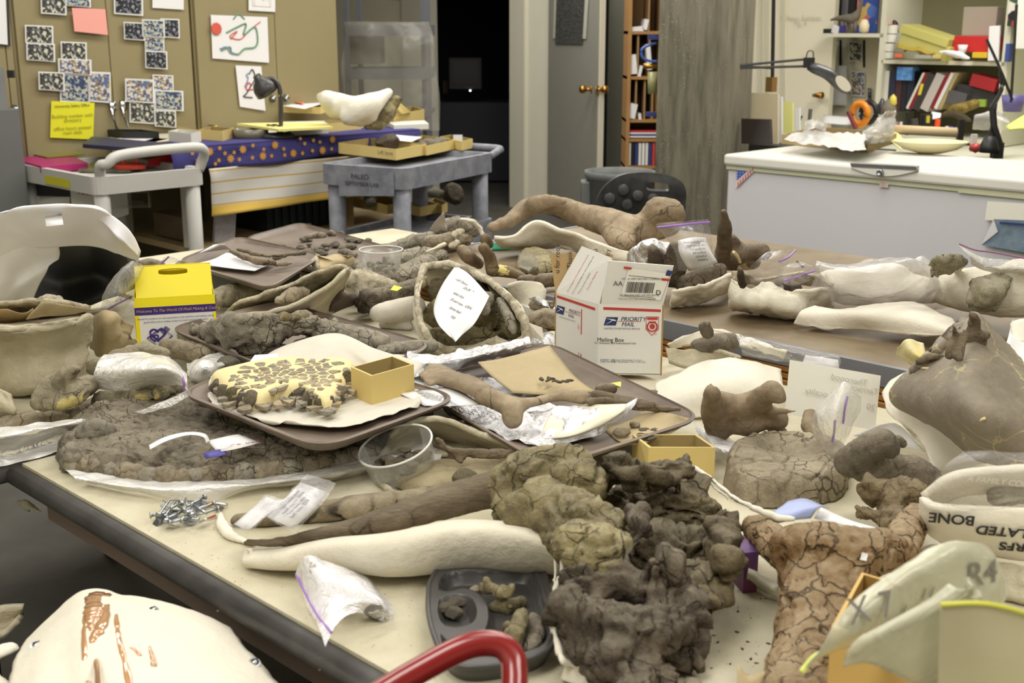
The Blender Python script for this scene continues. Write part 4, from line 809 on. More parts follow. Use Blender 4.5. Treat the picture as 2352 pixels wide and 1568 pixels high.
# ================= RIGHT BACK: DESK, SHELVES =================
SH = plain('bookcase_cream', S(222,220,200), .5, var=.03)
UB_ = 7.5
def R(px, py, du=0): return PU(px, py, UB_+du)
def rv(px): p = R(px, 200); return (p[1]-p[0])*.70711
def rz(px, py, du=0): return R(px, py, du)[2]
vL, vM, vR = rv(1880), rv(2020), rv(2303)
bk = empty('bookcase', uv(UB_+.2, (vM+vR)/2, 0), 'tall cream bookcase crammed with books and boxes behind the freezer', 'bookcase')
for px, w_, nm in ((2018, .035, 'upright'), (2302, .04, 'upright')):
    v_ = rv(px); G().ubox(UB_, U2-.01, v_-w_/2, v_+w_/2, .775, 2.6).put(nm, SH, bk)
zs = [R(2150,144)[2], R(2150,-140)[2], .8]
for z in zs: G().ubox(UB_, U2-.01, vR, vM, z-.012, z+.012).put('shelf', SH, bk)
G().ubox(U2-.015, U2-.005, vR-.8, vM, .775, 2.6).put('back_panel', plain('bookcase_back', S(136,132,100), .8), bk)
# small shelf with board at left
zsm = rz(1945, 81); ws = empty('wall_shelf', uv(UB_+.1, (vL+vM)/2, zsm), 'short white wall shelf left of the bookcase with the toy dinosaur', 'shelf')
G().ubox(UB_, U2-.02, vM, vL, zsm-.012, zsm+.012).put('board', SH, ws)
pb = empty('pin_board', uv(U2-.03, (vL+vM)/2, 1), 'cream wall board with black strips and taped papers under the white shelf', 'board')
G().ubox(U2-.05, U2-.02, vM+.02, vL-.01, .78, 2.5).put('board', plain('board_cream', S(222,214,190), .7), pb)
Rb = lambda px, py: PU(px, py, U2-.055)
for px, y0, y1 in ((1928,92,152),(1982,92,155),(1863,-20,0)): put('black_strip', [Rb(px,y1), Rb(px+5,y1), Rb(px+5,y0), Rb(px,y0)], [(0,1,2,3)], K['black'], pb, solid=.004)
bits = [((1885,95,1925,175),K['paper'],'large cream leaflet at the left of the pin board'),((1950,95,1980,140),PA,'small picture card at the top of the pin board'),((1955,163,1986,220),PE,'warm brown portrait print on the pin board'),((1992,200,2002,232),PD,'narrow dark print beside the bookcase upright'),((1876,190,1900,230),PA,'printed notice at the lower left of the pin board'),((1905,150,1945,240),K['paper'],'long pale sheet in the middle of the pin board'),((1870,232,1898,268),PE,'red and dark postcard by the brass door knob'),((1888,-30,1905,20),PD,'small dark print above the toy shelf at the left')]
for (x0,y0,x1,y1),m_,lb in bits: on_plane('pinned_paper', [PU(x,y,U2-.07) for x,y in ((x0,y1),(x1,y1+2),(x1,y0+1),(x0,y0))], lb, 'paper', border, (.05,.95,.05,.95), m_)
# cream cupboard / door left of it with pole
cd = G(); cd.ubox(U2-.35, U2-.3, vL, rv(1726)+.8, 0, 2.6); cd = cd.put('closet_door', plain('closet_cream', S(236,230,206), .5), None, ('cream closet door with a brass knob right of the pillar', 'door'))
G().tube([PU(1868,219,U2-.4), PU(1888,219,U2-.42)], [.012,.024], 12).put('door_knob', K['brass'], cd, smooth=True)
for px in (1742, 1758, 1795): put('moulding', [PU(px,330,U2-.37), PU(px+5,330,U2-.37), PU(px+5,-20,U2-.37), PU(px,-20,U2-.37)], [(0,1,2,3)], plain('moulding_grey', S(206,204,184), .6), cd, solid=.02)
text('in Paleo Exhibits', .05, PU(1838,42,U2-.36), -uv(0,1), (0,0,1), plain('ink_faint', S(206,202,186), .7), cd); text('Pg. 4', .05, PU(1838,54,U2-.36), -uv(0,1), (0,0,1), plain('ink_faint', S(206,202,186), .7), cd)
pl_ = empty('lamp_pole', PU(1772, 200, 6.6)*[1,1,0]+[0,0,.9], 'black vertical pole with a wooden block behind the magnifier lamp arm', 'pole')
G().tube([PU(1774,182,6.6), PU(1778,-60,6.6)], .012, 8).put('rod', K['black'], pl_); G().box((PU(1772,178,6.6)+PU(1771,210,6.6))/2, (.05,.05,.09), .7).put('wood_block', plain('block_wood', S(130,98,50), .6), pl_)
# desk under shelves
dk2 = empty('side_desk', uv(7.1, 2.8, 0), 'cream worktop with tools behind the freezer', 'desk')
G().ubox(6.55, U2-.06, 1.0, 4.45, .73, .77).put('worktop', SH, dk2, bevel=.006); G().ubox(6.7, U2-.1, 1.2, 1.25, 0, .73).put('side_panel', SH, dk2); G().ubox(6.7, U2-.1, 4.38, 4.43, 0, .73).put('side_panel', SH, dk2); G().ubox(6.56, 6.6, 1.2, 4.4, .62, .73).put('apron', plain('apron_wood', S(150,124,70), .6), dk2)
# items on small shelf
def ubx(px0, px1, py0, py1, m, du=0.02, dep=.12, lb='', cat='box', name='carton', group=None, tilt=0, u=None, bevel=.003):
    u_ = (UB_ if u is None else u)+du; a, b = PU(px0, py1, u_), PU(px1, py1, u_); c = PU(px0, py0, u_)
    h_ = c[2]-a[2]; b = np.array([b[0], b[1], a[2]]); e = (b-a); L_ = np.linalg.norm(e); e /= L_; up = np.array([0,0,1.])
    if tilt: e, up = e*cos(tilt)+up*sin(tilt), up*cos(tilt)-e*sin(tilt)
    bq = [a, a+e*L_, a+e*L_+uv(dep, 0), a+uv(dep, 0)]
    return G().hexa(bq, [q+up*h_ for q in bq]).put(name, m, None, (lb, cat, group), bevel=bevel)
ubx(1964,2012,-20,76,pic('poster_blue',[S(70,104,190),S(96,130,210),S(226,190,110),S(214,120,120),S(60,90,180)],16),.2,.02,'blue picture board with bright cartoon colours on the toy shelf','picture',name='picture_board')
ubx(1908,1930,-20,38,K['black'],.25,.1,'black box at the back left of the toy shelf'); ubx(1932,1946,-20,34,plain('grey_spine',S(120,120,126),.5),.26,.08,'grey spine between black boxes on the toy shelf','book',name='book'); ubx(1947,1962,-20,36,K['black'],.26,.08,'second black box beside the blue board on the toy shelf')
dsp = lambda x, y, du=.08: PU(x, y, UB_+du)
g = G(); dino = empty('toy_dinosaur', dsp(1950,78), 'grey long-necked toy dinosaur on the short white shelf', 'toy')
DM = plain('toy_grey', S(120,112,98), .7, bump=.5, bs=60)
G().tube(cr(np.array([dsp(1908,46), dsp(1925,42), dsp(1945,42), dsp(1960,42), dsp(1970,30), dsp(1977,12), dsp(1982,-8)]), 26), list(np.interp(np.linspace(0,1,26),[0,.2,.45,.6,.75,1],[.006,.018,.035,.03,.014,.01])), 10).put('body', DM, dino, smooth=True)
for x in (1936,1944,1958,1965): G().tube([dsp(x,48), dsp(x-1,76)], [.014,.01], 8).put('leg', DM, dino, smooth=True)
G().lathe(dsp(1984,76,.03), [(0,0),(.03,.01),(.034,.05),(.02,.085),(0,.09)], 14).put('egg', plain('egg_cream', S(238,222,186), .5), None, ('cream egg-like ornament on the toy shelf', 'ornament'), smooth=True)
ubx(1908,1924,56,74,K['paper'],0,.02,'white tag leaning on the toy shelf','tag',name='paper_tag',tilt=-.3); ubx(1926,1936,58,74,plain('box_violet',S(60,54,130),.5),0,.04,'small violet box on the toy shelf')
ubx(1890,1910,66,78,K['black'],.02,.05,'small black object at the left end of the toy shelf','toy',name='toy_figure')
# upper bookcase compartment
RC = plain('can_white', S(232,230,222), .4); RD = plain('can_red', S(206,52,44), .4)
for k, (x, y0, y1) in enumerate([(2050,56,77),(2047,77,97),(2043,98,118),(2042,118,134)]):
    o_ = empty('tin_can', dsp(x,y1,.05), ['top', 'second', 'third', 'bottom'][k]+' white can in the stack at the left of the upper bookcase shelf', 'can', 'stack of white cans')
    hh = dsp(x,y0,.05)[2]-dsp(x,y1,.05)[2]; G().cyl(dsp(x,y1,.05), .032, hh*.93, 18).put('can_body', RC, o_, smooth=False); G().cyl(dsp(x,y1,.05)+[0,0,hh*.93], .033, hh*.07, 18).put('lid', RD if k == 0 else K['black'], o_)
GB = plain('box_lime', S(200,194,112), .6, var=.05)
gb2 = ubx(2062,2180,72,105,GB,-.05,.22,'large lime-green lidded box tilted on the upper bookcase shelf',tilt=-.28)
g = ubx(2064,2181,54,74,GB,-.06,.24,'lid of the tilted lime-green box on the upper shelf','lid',name='box_lid',tilt=-.28)
ubx(2188,2268,82,118,plain('box_red',S(196,44,44),.4),.0,.2,'bright red plastic case right of the lime box',name='case',tilt=-.02)
ubx(2208,2285,16,82,plain('bag_greyish',S(168,158,146),.4),.2,.1,'greyish translucent bag standing behind the red case','bag',name='plastic_bag')
ubx(2268,2292,60,140,K['paper'],-.05,.02,'tall white papers at the right end of the upper shelf','paper',name='document',tilt=.05)
G().lathe(dsp(2210,122,-.06), [(.02,0),(.03,.05),(.028,.05),(.018,.006),(0,.006)], 16).put('paper_cup', K['paper'], None, ('white cup in front of the red case', 'cup'), smooth=True)
ubx(2232,2265,120,133,plain('box_yellow',S(214,178,44),.5),-.06,.06,'small yellow box at the right of the upper shelf')
YD = plain('cloth_mustard', S(168,146,60), .9)
patch('mustard_cloth', [[tuple(dsp(x, y+6, -.02)) for x, y in ((2060,95),(2090,96),(2120,98),(2150,108))], [tuple(dsp(x, y+14, -.08)) for x, y in ((2060,95),(2090,100),(2122,104),(2146,112))]], YD, None, ('mustard cloth flopping from under the lime box', 'cloth'), world=True, n=8, k=16, amp=.02, sc=20, thick=.006)
def ulump(name, pts, m, lb, cat, r=10, du=0., vox=.012, **k): # small lumps on the bookcase
    g = G(); q = cr(np.array([dsp(x, y, du) for x, y in pts]), max(8, len(pts)*5)); rr_ = np.sin(np.linspace(.25, pi-.25, len(q)))*r*mpp(q[0]); g.tube(q, rr_, 10)
    V = np.vstack(g.V); V = V+np.stack([fbm(V, 25, 2, s) for s in (1,2,3)], 1)*r*mpp(q[0])*.5
    return put(name, V, g.F, m, None, (lb, cat), smooth=True)
ulump('black_cloth', [(2130,122),(2150,115),(2175,112),(2185,120)], K['black'], 'black rag bunched below the lime box', 'rag', 11)
ulump('paper_pile', [(2158,120),(2185,122),(2210,128),(2228,132)], K['paper'], 'rumpled white papers under the cup on the upper shelf', 'paper', 8, -.08)
ulump('toy_figure', [(2048,45),(2056,55),(2062,75)], K['black'], 'black figure behind the white cans', 'toy', 6, .1)
ulump('toy_figure', [(2075,118),(2090,108),(2105,118)], plain('dark_red', S(130,50,46), .6), 'dark red object beneath the mustard cloth', 'toy', 7, -.02)
ubx(2054,2070,124,132,plain('tag_orange',S(240,110,70),.5),-.08,.03,'small orange tag on the shelf by the cans','tag',name='paper_tag'); ubx(2140,2160,126,134,K['card'],-.08,.05,'little tan box in the middle of the upper shelf')
ubx(2100,2138,126,134,plain('wrap_grey',S(176,172,160),.4),-.08,.05,'grey wrapped packet on the upper shelf beside the tan box','packet',name='packet')
# books, lower compartment
bkz = 255
cols = [(2026,2036,K['white'],0,'cream narrow spine at the left end of the lower book row'),(2037,2051,plain('bk_navy',S(44,48,74),.6),0,'navy book with blue mark near the left of the book row'),(2052,2066,plain('bk_maroon',S(74,44,48),.6),0,'maroon book beside the navy book'),(2067,2078,plain('bk_black',S(34,34,40),.6),0,'black book under the blue box, left one'),(2079,2094,plain('bk_blk2',S(38,40,56),.6),0,'dark blue book right under the blue box')]
for x0,x1,m_,t_,lb in cols: ubx(x0,x1,162,bkz,m_,.05,.2,lb,'book',name='book')
ubx(2058,2094,154,184,plain('box_blue',S(60,120,204),.4,c2=S(120,170,220),vs=30),.02,.1,'bright blue tissue box on top of the books')
for i,(x0,x1,m_,lb) in enumerate([(2086,2092,K['white'],'thin white leaning binder, leftmost of the leaning row'),(2092,2100,plain('bk_red1',S(134,30,38),.5),'red leaning spine beside the dark grey binder'),(2100,2118,plain('bk_dgrey',S(62,60,60),.5),'dark grey leaning binder with a yellow label'),(2118,2138,plain('bk_silver',S(196,186,182),.5),'pale silver leaning binder'),(2142,2150,plain('bk_red2',S(140,34,44),.5),'thin red leaning folder right of the silver binder'),(2150,2158,K['paper'],'white leaning papers behind the red folder'),(2160,2168,plain('bk_tan',S(176,158,110),.6),'tan leaning folder at the right of the leaning row')]):
    b_ = ubx(x0-6,x1-6,158,248,m_,0,.2,lb,'book',name='binder',tilt=-.4)
    if i == 2: put('spine_label', [dsp(x,y,-.085) for x,y in ((2108,218),(2115,218),(2122,193),(2115,192))], [(0,1,2,3)], plain('label_yellow',S(220,206,60),.5), b_)
ubx(2225,2285,168,196,plain('box_darkred',S(160,34,40),.5),.0,.15,'dark red box tilted at the right of the lower compartment',tilt=-.22)
ubx(2190,2282,190,222,plain('box_charcoal',S(66,64,66),.5),.05,.15,'charcoal box under the dark red box',tilt=-.2); ubx(2170,2215,205,235,plain('box_slate',S(88,86,88),.5),.0,.12,'slate grey case leaning left of the charcoal box',tilt=-.2)
ubx(2245,2262,228,245,plain('card_green',S(140,170,60),.5),0,.03,'lime green card low in the right of the bookcase','card',name='note_card')
YB = plain('toy_yellow_brown', S(150,126,52), .7, c2=S(92,78,44), vs=30)
ulump('toy_crocodile', [(2165,262),(2190,250),(2215,246),(2240,238),(2246,232)], YB, 'yellow-brown toy reptile lying across the bookcase desk', 'toy', 11, -.2)
ulump('dark_branch', [(2160,268),(2185,262),(2210,268),(2230,280)], plain('branch_dark', S(72,62,44), .9), 'dark tangled branch under the toy reptile', 'branch', 8, -.3)
# right edge
ubx(2312,2332,-30,60,pic('magazine_mix',[S(40,60,50),S(196,60,60),S(220,214,200),S(40,40,44),S(60,90,70)],24),-.05,.05,'upright colourful magazines at the right of the bookcase','magazine',name='magazine'); ubx(2326,2360,-60,112,K['white'],-.12,.3,'white cabinet corner at the upper right edge','cabinet',name='wall_cabinet')
ubx(2306,2316,100,142,plain('bk_blue3',S(60,76,140),.5),-.05,.05,'blue leaflet clipped beside the bookcase upright','paper',name='document')
ub = PU(2325,256,6.95); G().lathe(ub, [(.05,0),(.065,.09),(.06,.09),(.045,.01),(0,.01)], 18).put('tub', plain('tub_violet', S(96,88,140), .4), None, ('violet tub on the side desk at the right edge', 'tub'), smooth=True)
patch('yellow_cloth', [[tuple(PU(x,y,6.7)) for x,y in ((2310,292),(2335,276),(2365,258))],[tuple(PU(x,y,6.6)) for x,y in ((2318,298),(2340,296),(2365,296))]], plain('lime_cloth', S(216,222,120), .8), None, ('lime yellow cloth at the right edge of the side desk', 'cloth'), world=True, n=6, k=8, thick=.01)
patch('plastic_bag', [[tuple(PU(x,y,6.8)) for x,y in ((2232,300),(2265,302),(2315,300))],[tuple(PU(x,y,6.75)) for x,y in ((2240,268),(2275,262),(2318,280))],[tuple(PU(x,y,6.95)) for x,y in ((2258,256),(2290,250),(2312,262))]], FB2, None, ('clear carrier bag slumped behind the black lamp', 'bag'), world=True, n=16, k=16, amp=.03, sc=12, thick=0)
# small items on the desk behind the freezer
tools = [((1842,266),(1830,296),.006,K['black'],'black tweezers standing in the jar by the bubble wrap','tweezers'),((1862,250),(1858,292),.012,plain('steel_dull',S(130,134,136),.4,.8),'grey metal spatula standing behind the bubble wrap','spatula'),((1948,256),(1966,296),.014,plain('handle_red',S(120,40,36),.4),'dark red tool handle leaning behind the bubble wrap','tool'),((2154,274),(2150,310),.016,plain('orange_neon',S(250,90,40),.4),'neon orange marker upright on the side desk','marker'),((2184,290),(2182,312),.012,plain('pen_violet',S(96,60,170),.4),'violet marker beside the pale one on the side desk','marker'),((2176,290),(2174,312),.012,K['paper'],'pale marker left of the violet marker','marker'),((2132,286),(2130,310),.016,plain('pen_gold',S(186,150,50),.4),'gold marker left of the neon orange one','marker'),((2086,258),(2083,310),.012,K['black'],'tall black marker upright on the side desk','marker'),((2060,280),(2056,310),.01,plain('pen_pink',S(190,140,140),.4),'pink pen upright left of the tall black marker','pen'),((2070,280),(2068,310),.009,K['paper'],'white pen upright left of the tall black marker','pen'),((2196,292),(2196,316),.008,plain('pen_blue',S(90,140,190),.4),'light blue pen right of the violet marker','pen'),((2100,272),(2104,308),.02,plain('tool_grey',S(70,68,64),.5),'dark pliers standing between the markers','pliers')]
for a_, b_, r_, m_, lb, ct in tools: G().tube([PU(*a_,6.75), PU(*b_,6.75)], r_, 10).put(ct, m_, None, (lb, ct))
b_ = G().tube([PU(2128,262,6.72), PU(2126,306,6.72)], .034, 10).put('hand_tool', K['black'], None, ('chunky black tool with yellow marks on the side desk', 'tool'))
G().tube([PU(2132,266,6.66), PU(2131,282,6.66)], .01, 8).put('yellow_mark', plain('mark_yellow', S(214,196,50), .5), b_)
def ring(p, r, w_, m, name, lb, cat, ax='X', par=None): 
    t = np.linspace(0, 2*pi, 25)[:-1]; G().tube([p+uv(0,-1)*r*cos(a)+np.array([0,0,1.2*r*sin(a)]) for a in t], w_, 8, close=True).put(name, m, par, None if par else (lb, cat), smooth=True)
OR = plain('tape_orange', S(232,140,34), .4)
ring(PU(1975,262,6.8), .052, .022, OR, 'tape_roll', 'orange tape roll standing behind the clear bag', 'tape')
ring(PU(1996,258,6.9), .05, .018, K['black'], 'tape_roll', 'black tape roll beside the orange one', 'tape')
g = empty('toy_figure', PU(2040,270,7), 'grey and yellow toy figure standing right of the tape rolls', 'toy')
G().lathe(PU(2040,268,7), [(.05,0),(.045,.06),(.02,.1),(0,.11)], 10).put('body', DM, g, smooth=True); G().lathe(PU(2050,246,7), [(0,0),(.025,.02),(.02,.06),(0,.08)], 10).put('head', plain('toy_yellow', S(222,204,90), .5), g, smooth=True)
G().lathe(PU(2024,262,7.1), [(.03,0),(.03,.05),(.012,.09),(0,.1)], 10).put('bottle', plain('bottle_dark', S(60,56,64), .3), None, ('small dark bottle between tape rolls and toy figure', 'bottle'), smooth=True)
patch('note_paper', [[tuple(PU(2138,275,6.9)), tuple(PU(2160,270,6.9))], [tuple(PU(2140,256,6.95)), tuple(PU(2162,260,6.95))]], K['paper'], None, ('crumpled white note above the neon orange marker', 'paper'), world=True, n=5, k=5)
patch('note_paper', [[tuple(PU(1885,282,6.9)), tuple(PU(1955,288,6.8))], [tuple(PU(1892,264,7.1)), tuple(PU(1950,268,7.1))]], K['paper'], None, ('white papers lying behind the bubble wrap tray', 'paper'), world=True, n=5, k=5)
g = G(); g.box(PU(2206,300,6.45), (.03,.03,.12)); g.put('clamp', K['black'], None, ('black clamp on the front edge of the side desk', 'clamp'))
G().lathe(PU(2240,352,6.3), [(0,0),(.035,.02),(.03,.045),(0,.055)], 12).put('red_ball', plain('red_ball', S(170,58,56), .4), None, ('dull red ball behind the freezer beside the black lamp', 'ball'), smooth=True)
G().box(PU(2236,328,6.3), (.03,.02,.09)).put('switch_block', K['white'], None, ('white switch block behind the freezer near the red ball', 'block'))
# laptop and folders right of the pillar
g = G(); a_, b_ = PU(1702,330,5.95), PU(1771,332,5.95); g.hexa([a_, b_, b_+uv(.02,0), a_+uv(.02,0)], [PU(1702,272,6.0), PU(1769,274,6.0), PU(1769,274,6.0)+uv(.02,0), PU(1702,272,6.0)+uv(.02,0)]); g.put('laptop', plain('laptop_lid', S(48,40,36), .4), None, ('dark laptop lid standing between pillar and freezer box', 'laptop'), bevel=.003)
for k, (x0, x1, y, m_, lb) in enumerate([(1705,1788,212,plain('manila',S(214,200,166),.7),'manila file folder standing behind the dark laptop'),(1755,1797,218,K['paper'],'white papers standing just behind the manila folder'),(1797,1822,232,plain('sheet_lime',S(222,222,140),.7),'lime yellow sheet standing right of the manila folder'),(1812,1838,244,K['paper'],'pale curved sheets right of the lime sheet')]):
    a_, b_ = PU(x0,330,6.3+.08*k), PU(x1,332,6.3+.08*k); c_, d_ = PU(x1,y+4,6.35+.08*k), PU(x0,y,6.35+.08*k); quad('file_folder', [a_, b_, c_, d_], m_, None, (lb, 'folder'), thick=.012)
G().ubox(6.2, 6.5, 3.4, 4.75, 0, .82).put('side_cabinet', plain('cab_dark', S(60,58,56), .6), None, ('dark low cabinet between the pillar and the freezer', 'cabinet'), bevel=.004)
# magnifier lamp
my = 6.2; ml = empty('magnifier_lamp', Y(1862, 140, my), 'black magnifier lamp on a spring arm above the freezer', 'lamp'); mp_ = lambda x, y, o=0: Y(x, y, my+o)
for a_, b_ in (((1700,150),(1850,136)), ((1700,156),(1855,152)), ((1700,152),(1770,156))): G().tube([mp_(*a_), mp_(*b_)], .007, 6).put('arm_bar', K['black'], ml)
G().box(mp_(1858,144), (.05,.03,.05)).put('joint', K['black'], ml)
G().tube(cr(np.array([mp_(1851,134), mp_(1856,118), mp_(1867,118), mp_(1868,132)]), 12), .003, 5).put('spring_loop', K['black'], ml)
hd = cr(np.array([mp_(1858,152), mp_(1880,160), mp_(1905,172), mp_(1930,198), mp_(1954,216)]), 24)
G().tube(hd, list(np.interp(np.linspace(0,1,24), [0,.15,.5,.8,1], [.032,.045,.05,.04,.012])), 14, sq=.6).put('lamp_head', plain('lamp_black', S(44,44,46), .35, c2=S(88,88,90), vs=8), ml, smooth=True)
t = np.linspace(0, 2*pi, 20); ctr = mp_(1937,192,-.07); e1 = (mp_(1950,210)-mp_(1920,178)); G().add([ctr+e1*.5*cos(a)+np.array([.02*sin(a), .01*sin(a), .018*sin(a)]) for a in t[:-1]], [tuple(range(19))]).put('lens', plain('lens_pale', S(196,190,172), .2), ml, solid=.004)
# black balanced lamp at the right
ly = 6.25; lp_ = lambda x, y: Y(x, y, ly); bl = empty('arm_lamp', lp_(2275, 350), 'black spring arm lamp standing behind the freezer at the right', 'lamp')
for pts in ([(2266,90),(2300,165),(2325,230)], [(2300,165),(2304,200),(2280,250)], [(2296,165),(2298,205),(2274,248)], [(2335,10),(2330,100),(2322,235)]):
    G().tube(cr(np.array([lp_(*q) for q in pts]), 10), .007, 6).put('arm_bar', K['black'], bl)
G().tube([lp_(2280,248), lp_(2283,290), lp_(2296,330)], .018, 8).put('arm_post', K['black'], bl); G().tube([lp_(2278,290), lp_(2264,330)], .006, 6).put('spring', K['black'], bl); G().lathe(lp_(2272,350), [(.05,0),(.05,.03),(.03,.08),(0,.09)], 18).put('lamp_shade', K['black'], bl, smooth=True); G().box(lp_(2290,345), (.05,.05,.08)).put('base', K['black'], bl)
# ================= WORK TABLES =================
TT = plain('tabletop_dusty', S(212,205,182), .9, bump=.5, bs=70, c2=S(192,184,156), vs=6); RB = plain('rim_black', S(52,50,50), .45, c2=S(86,84,82), vs=10); AP = plain('apron_brown', S(118,102,92), .6)
def table(u0, u1, v0, v1, label, legs, edge=.03, top=TT, th=.035, cat='table'):
    r = empty('work_table', uv((u0+u1)/2, (v0+v1)/2, 0), label, cat)
    G().ubox(u0, u1, v0, v1, TZ-th, TZ).put('tabletop', top, r)
    g = G()
    if edge:
        k = [uv(u0-edge*.3, v0-edge*.3, TZ-.022), uv(u1+edge*.3, v0-edge*.3, TZ-.022), uv(u1+edge*.3, v1+edge*.3, TZ-.022), uv(u0-edge*.3, v1+edge*.3, TZ-.022)]
        for i in range(4): g.tube([k[i], k[(i+1) % 4]], .019, 12)
        g.put('rubber_rim', RB, r, smooth=True)
        G().ubox(u0+.02, u0+.04, v0+.04, v1-.04, TZ-.1, TZ-th).put('apron', AP, r)
    for (a, b) in legs:
        l = G().tube([uv(a, b, .1), uv(a, b, TZ-th)], .02, 10).put('leg', K['black'], r, smooth=True)
        G().tube([uv(a-.014, b, .05), uv(a+.014, b, .05)], .05, 14).put('caster', K['black'], l)
    return r
A_T = table(.827, 2.2, -1.0, 2.055, 'near table with a dusty beige top and black rubber rim', [(.9, .95), (.95, -.8), (2.1, .9), (2.1, -.8)])
B_T = table(.7, 1.62, 2.10, 3.25, 'second dusty work table beyond the near table at the left', [(.76, 2.14), (1.5, 3.15), (1.5, 2.14), (.8, 3.15)])
C_T = table(1.65, 2.2, 2.10, 3.72, 'third dusty work table under the far brown trays', [(1.72, 2.2), (1.72, 3.64), (2.12, 3.64)])
D_T = table(2.23, 2.95, 2.99, 3.6, 'fourth dusty work table under the grey bone logs before the grey cart', [(2.3, 3.5), (2.88, 3.5), (2.88, 3.06)])
# brown table with metal edge and ribbed wooden apron
BT = plain('table_brown_top', S(138,122,96), .55, bump=.1, bs=40, c2=S(112,96,72), vs=5)
BZ = .79
br = empty('work_table', uv(3.0, 1.2, 0), 'brown-topped table with a grey metal edge in front of the freezer', 'table')
G().ubox(2.367, 3.5, -.8, 2.95, BZ-.03, BZ).put('tabletop', BT, br); MT = plain('edge_metal', S(128,128,132), .5, .15, bump=.2, bs=30)
G().ubox(2.352, 2.367, -.8, 2.95, BZ-.045, BZ+.002).put('metal_edge', MT, br); G().ubox(2.352, 3.5, 2.95, 2.965, BZ-.045, BZ+.002).put('metal_edge', MT, br)
OW = plain('slat_orange_wood', S(172,118,56), .5, var=.2, vs=20)
for k in range(4): G().ubox(2.355+.003*(k % 2), 2.39, -.8, 2.93, BZ-.062-.017*k, BZ-.047-.017*k).put('slat', OW, br, bevel=.003)
for k in range(14): G().lathe(uv(2.351, 2.8-.27*k, BZ-.02), [(.004,0),(.003,.002),(0,.003)], 8, M=np.array(Matrix.Rotation(pi/4,3,'Z') @ Matrix.Rotation(-pi/2,3,'Y'))).put('rivet', K['steel'], br)
for (a, b) in ((2.45,-.7),(3.4,-.7),(2.45,2.85),(3.4,2.85)): G().ubox(a, a+.05, b, b+.05, 0, BZ-.03).put('leg', MT, br)
# under the near table
g = G().ubox(.98, 1.3, 1.1, 1.5, 0, .42).put('carton', plain('carton_grey', S(84,80,76), .8), None, ('grey carton in the dark under the near table edge', 'box'), bevel=.004)
G().ubox(.98, 1.25, .45, .85, 0, .3).put('carton', plain('carton_grey2', S(66,62,60), .8), None, ('dark grey carton lower down under the near table, beside the black leg', 'box'), bevel=.004)
lump('plaster_jacket', [[(40,1150,12,-.42),(60,1160,16,-.42),(90,1175,10,-.42)]], K['plas'], None, ('white plaster piece on the floor under the left table corner', 'plaster jacket'), vox=.015, clamp=False)
patch('plaster_jacket', [[(-40,1400,-.2),(10,1392,-.2),(54,1392,-.2)], [(-40,1430,-.22),(10,1440,-.24),(50,1410,-.22)], [(-40,1470,-.2),(5,1458,-.22),(40,1425,-.2)]], K['plasold'], None, ('dusty plaster shell corner at the lower left edge', 'plaster jacket'), n=10, k=12, thick=.01, amp=.004)

# ================= TRAYS =================
def tray(c4, h, label, m=None, rim=.016, lip=.022, r=.07):
    c = [P(x, y, h+rim) for x, y in c4]; ctr = sum(c)/4; out = []
    for i in range(4):
        p, a, b = c[i], c[i-1]-c[i], c[(i+1) % 4]-c[i]; a /= np.linalg.norm(a); b /= np.linalg.norm(b); s, e = p+a*r, p+b*r
        for k in range(9): t = k/8; out.append((1-t)**2*s+2*t*(1-t)*p+t*t*e)
    out = np.array(out); n = len(out); f = lambda ins, z: ctr+(out-ctr)*(1-ins/np.linalg.norm(out-ctr, axis=1))[:,None]*[1,1,0]+(out-ctr)*[0,0,0]+[0,0,z-rim]
    L = [f(lip+.004, 0), f(lip, -.0), f(0, rim-.004), f(-.002, rim), f(.004, rim+.002), f(.007, rim-.002), f(lip+.004, .004), f(lip+.012, .003)]
    V = np.vstack(L); Fs = [(i*n+j, i*n+(j+1) % n, (i+1)*n+(j+1) % n, (i+1)*n+j) for i in range(7) for j in range(n)]+[tuple(range(7*n, 8*n)), tuple(range(n))[::-1]]
    return put('cafeteria_tray', V, Fs, m or K['tray'], None, (label, 'tray'), smooth=False)
T1 = tray([(405,898),(738,1030),(1062,912),(690,800)], .085, 'upper of two brown trays nested, holding the cream-filled fossil slab')
T1b = tray([(407,902),(738,1036),(1060,916),(690,804)], .072, 'lower of two nested brown trays, just its rim showing under the upper one')
T2 = tray([(382,752),(760,900),(1000,790),(640,690)], .075, 'brown tray behind the yellow box holding a lumpy grey fossil')
T3 = tray([(908,868),(1262,1072),(1622,958),(1262,785)], .05, 'brown tray lined with foil and a forked shoulder bone')
T4 = tray([(405,598),(618,662),(745,585),(545,542)], .12, 'brown tray with narrow bones and a white paper, raised at the far left')
T5 = tray([(560,545),(800,650),(960,585),(690,510)], .06, 'farthest brown tray scattered with small bone fragments')
# ---- paper liners
patch('tissue_paper', [[(487,868,.1),(600,830,.105),(760,825,.105),(925,855,.1)],[(478,905,.095),(600,900,.093),(760,900,.093),(960,900,.095)],[(488,930,.094),(600,950,.098),(720,960,.095),(960,928,.095)],[(495,935,.093),(600,962,.1),(768,982,.1),(905,950,.1)]], K['paperw'], T1 and None, ('tissue paper liner under the cream-filled fossil slab', 'paper'), n=30, k=40, amp=.004, sc=12, edge=.01, clampz=.089)
patch('tissue_paper', [[(570,850,.09),(640,800,.12),(765,765,.15),(860,800,.13),(975,835,.1)],[(600,900,.1),(690,850,.12),(770,790,.14),(850,830,.12),(950,865,.1)],[(640,905,.1),(700,870,.11),(790,845,.11),(870,860,.1),(930,880,.095)]], K['paperw'], None, ('large peaked sheet of tissue paper behind the cream-filled slab', 'paper'), n=24, k=40, amp=.004, sc=9)
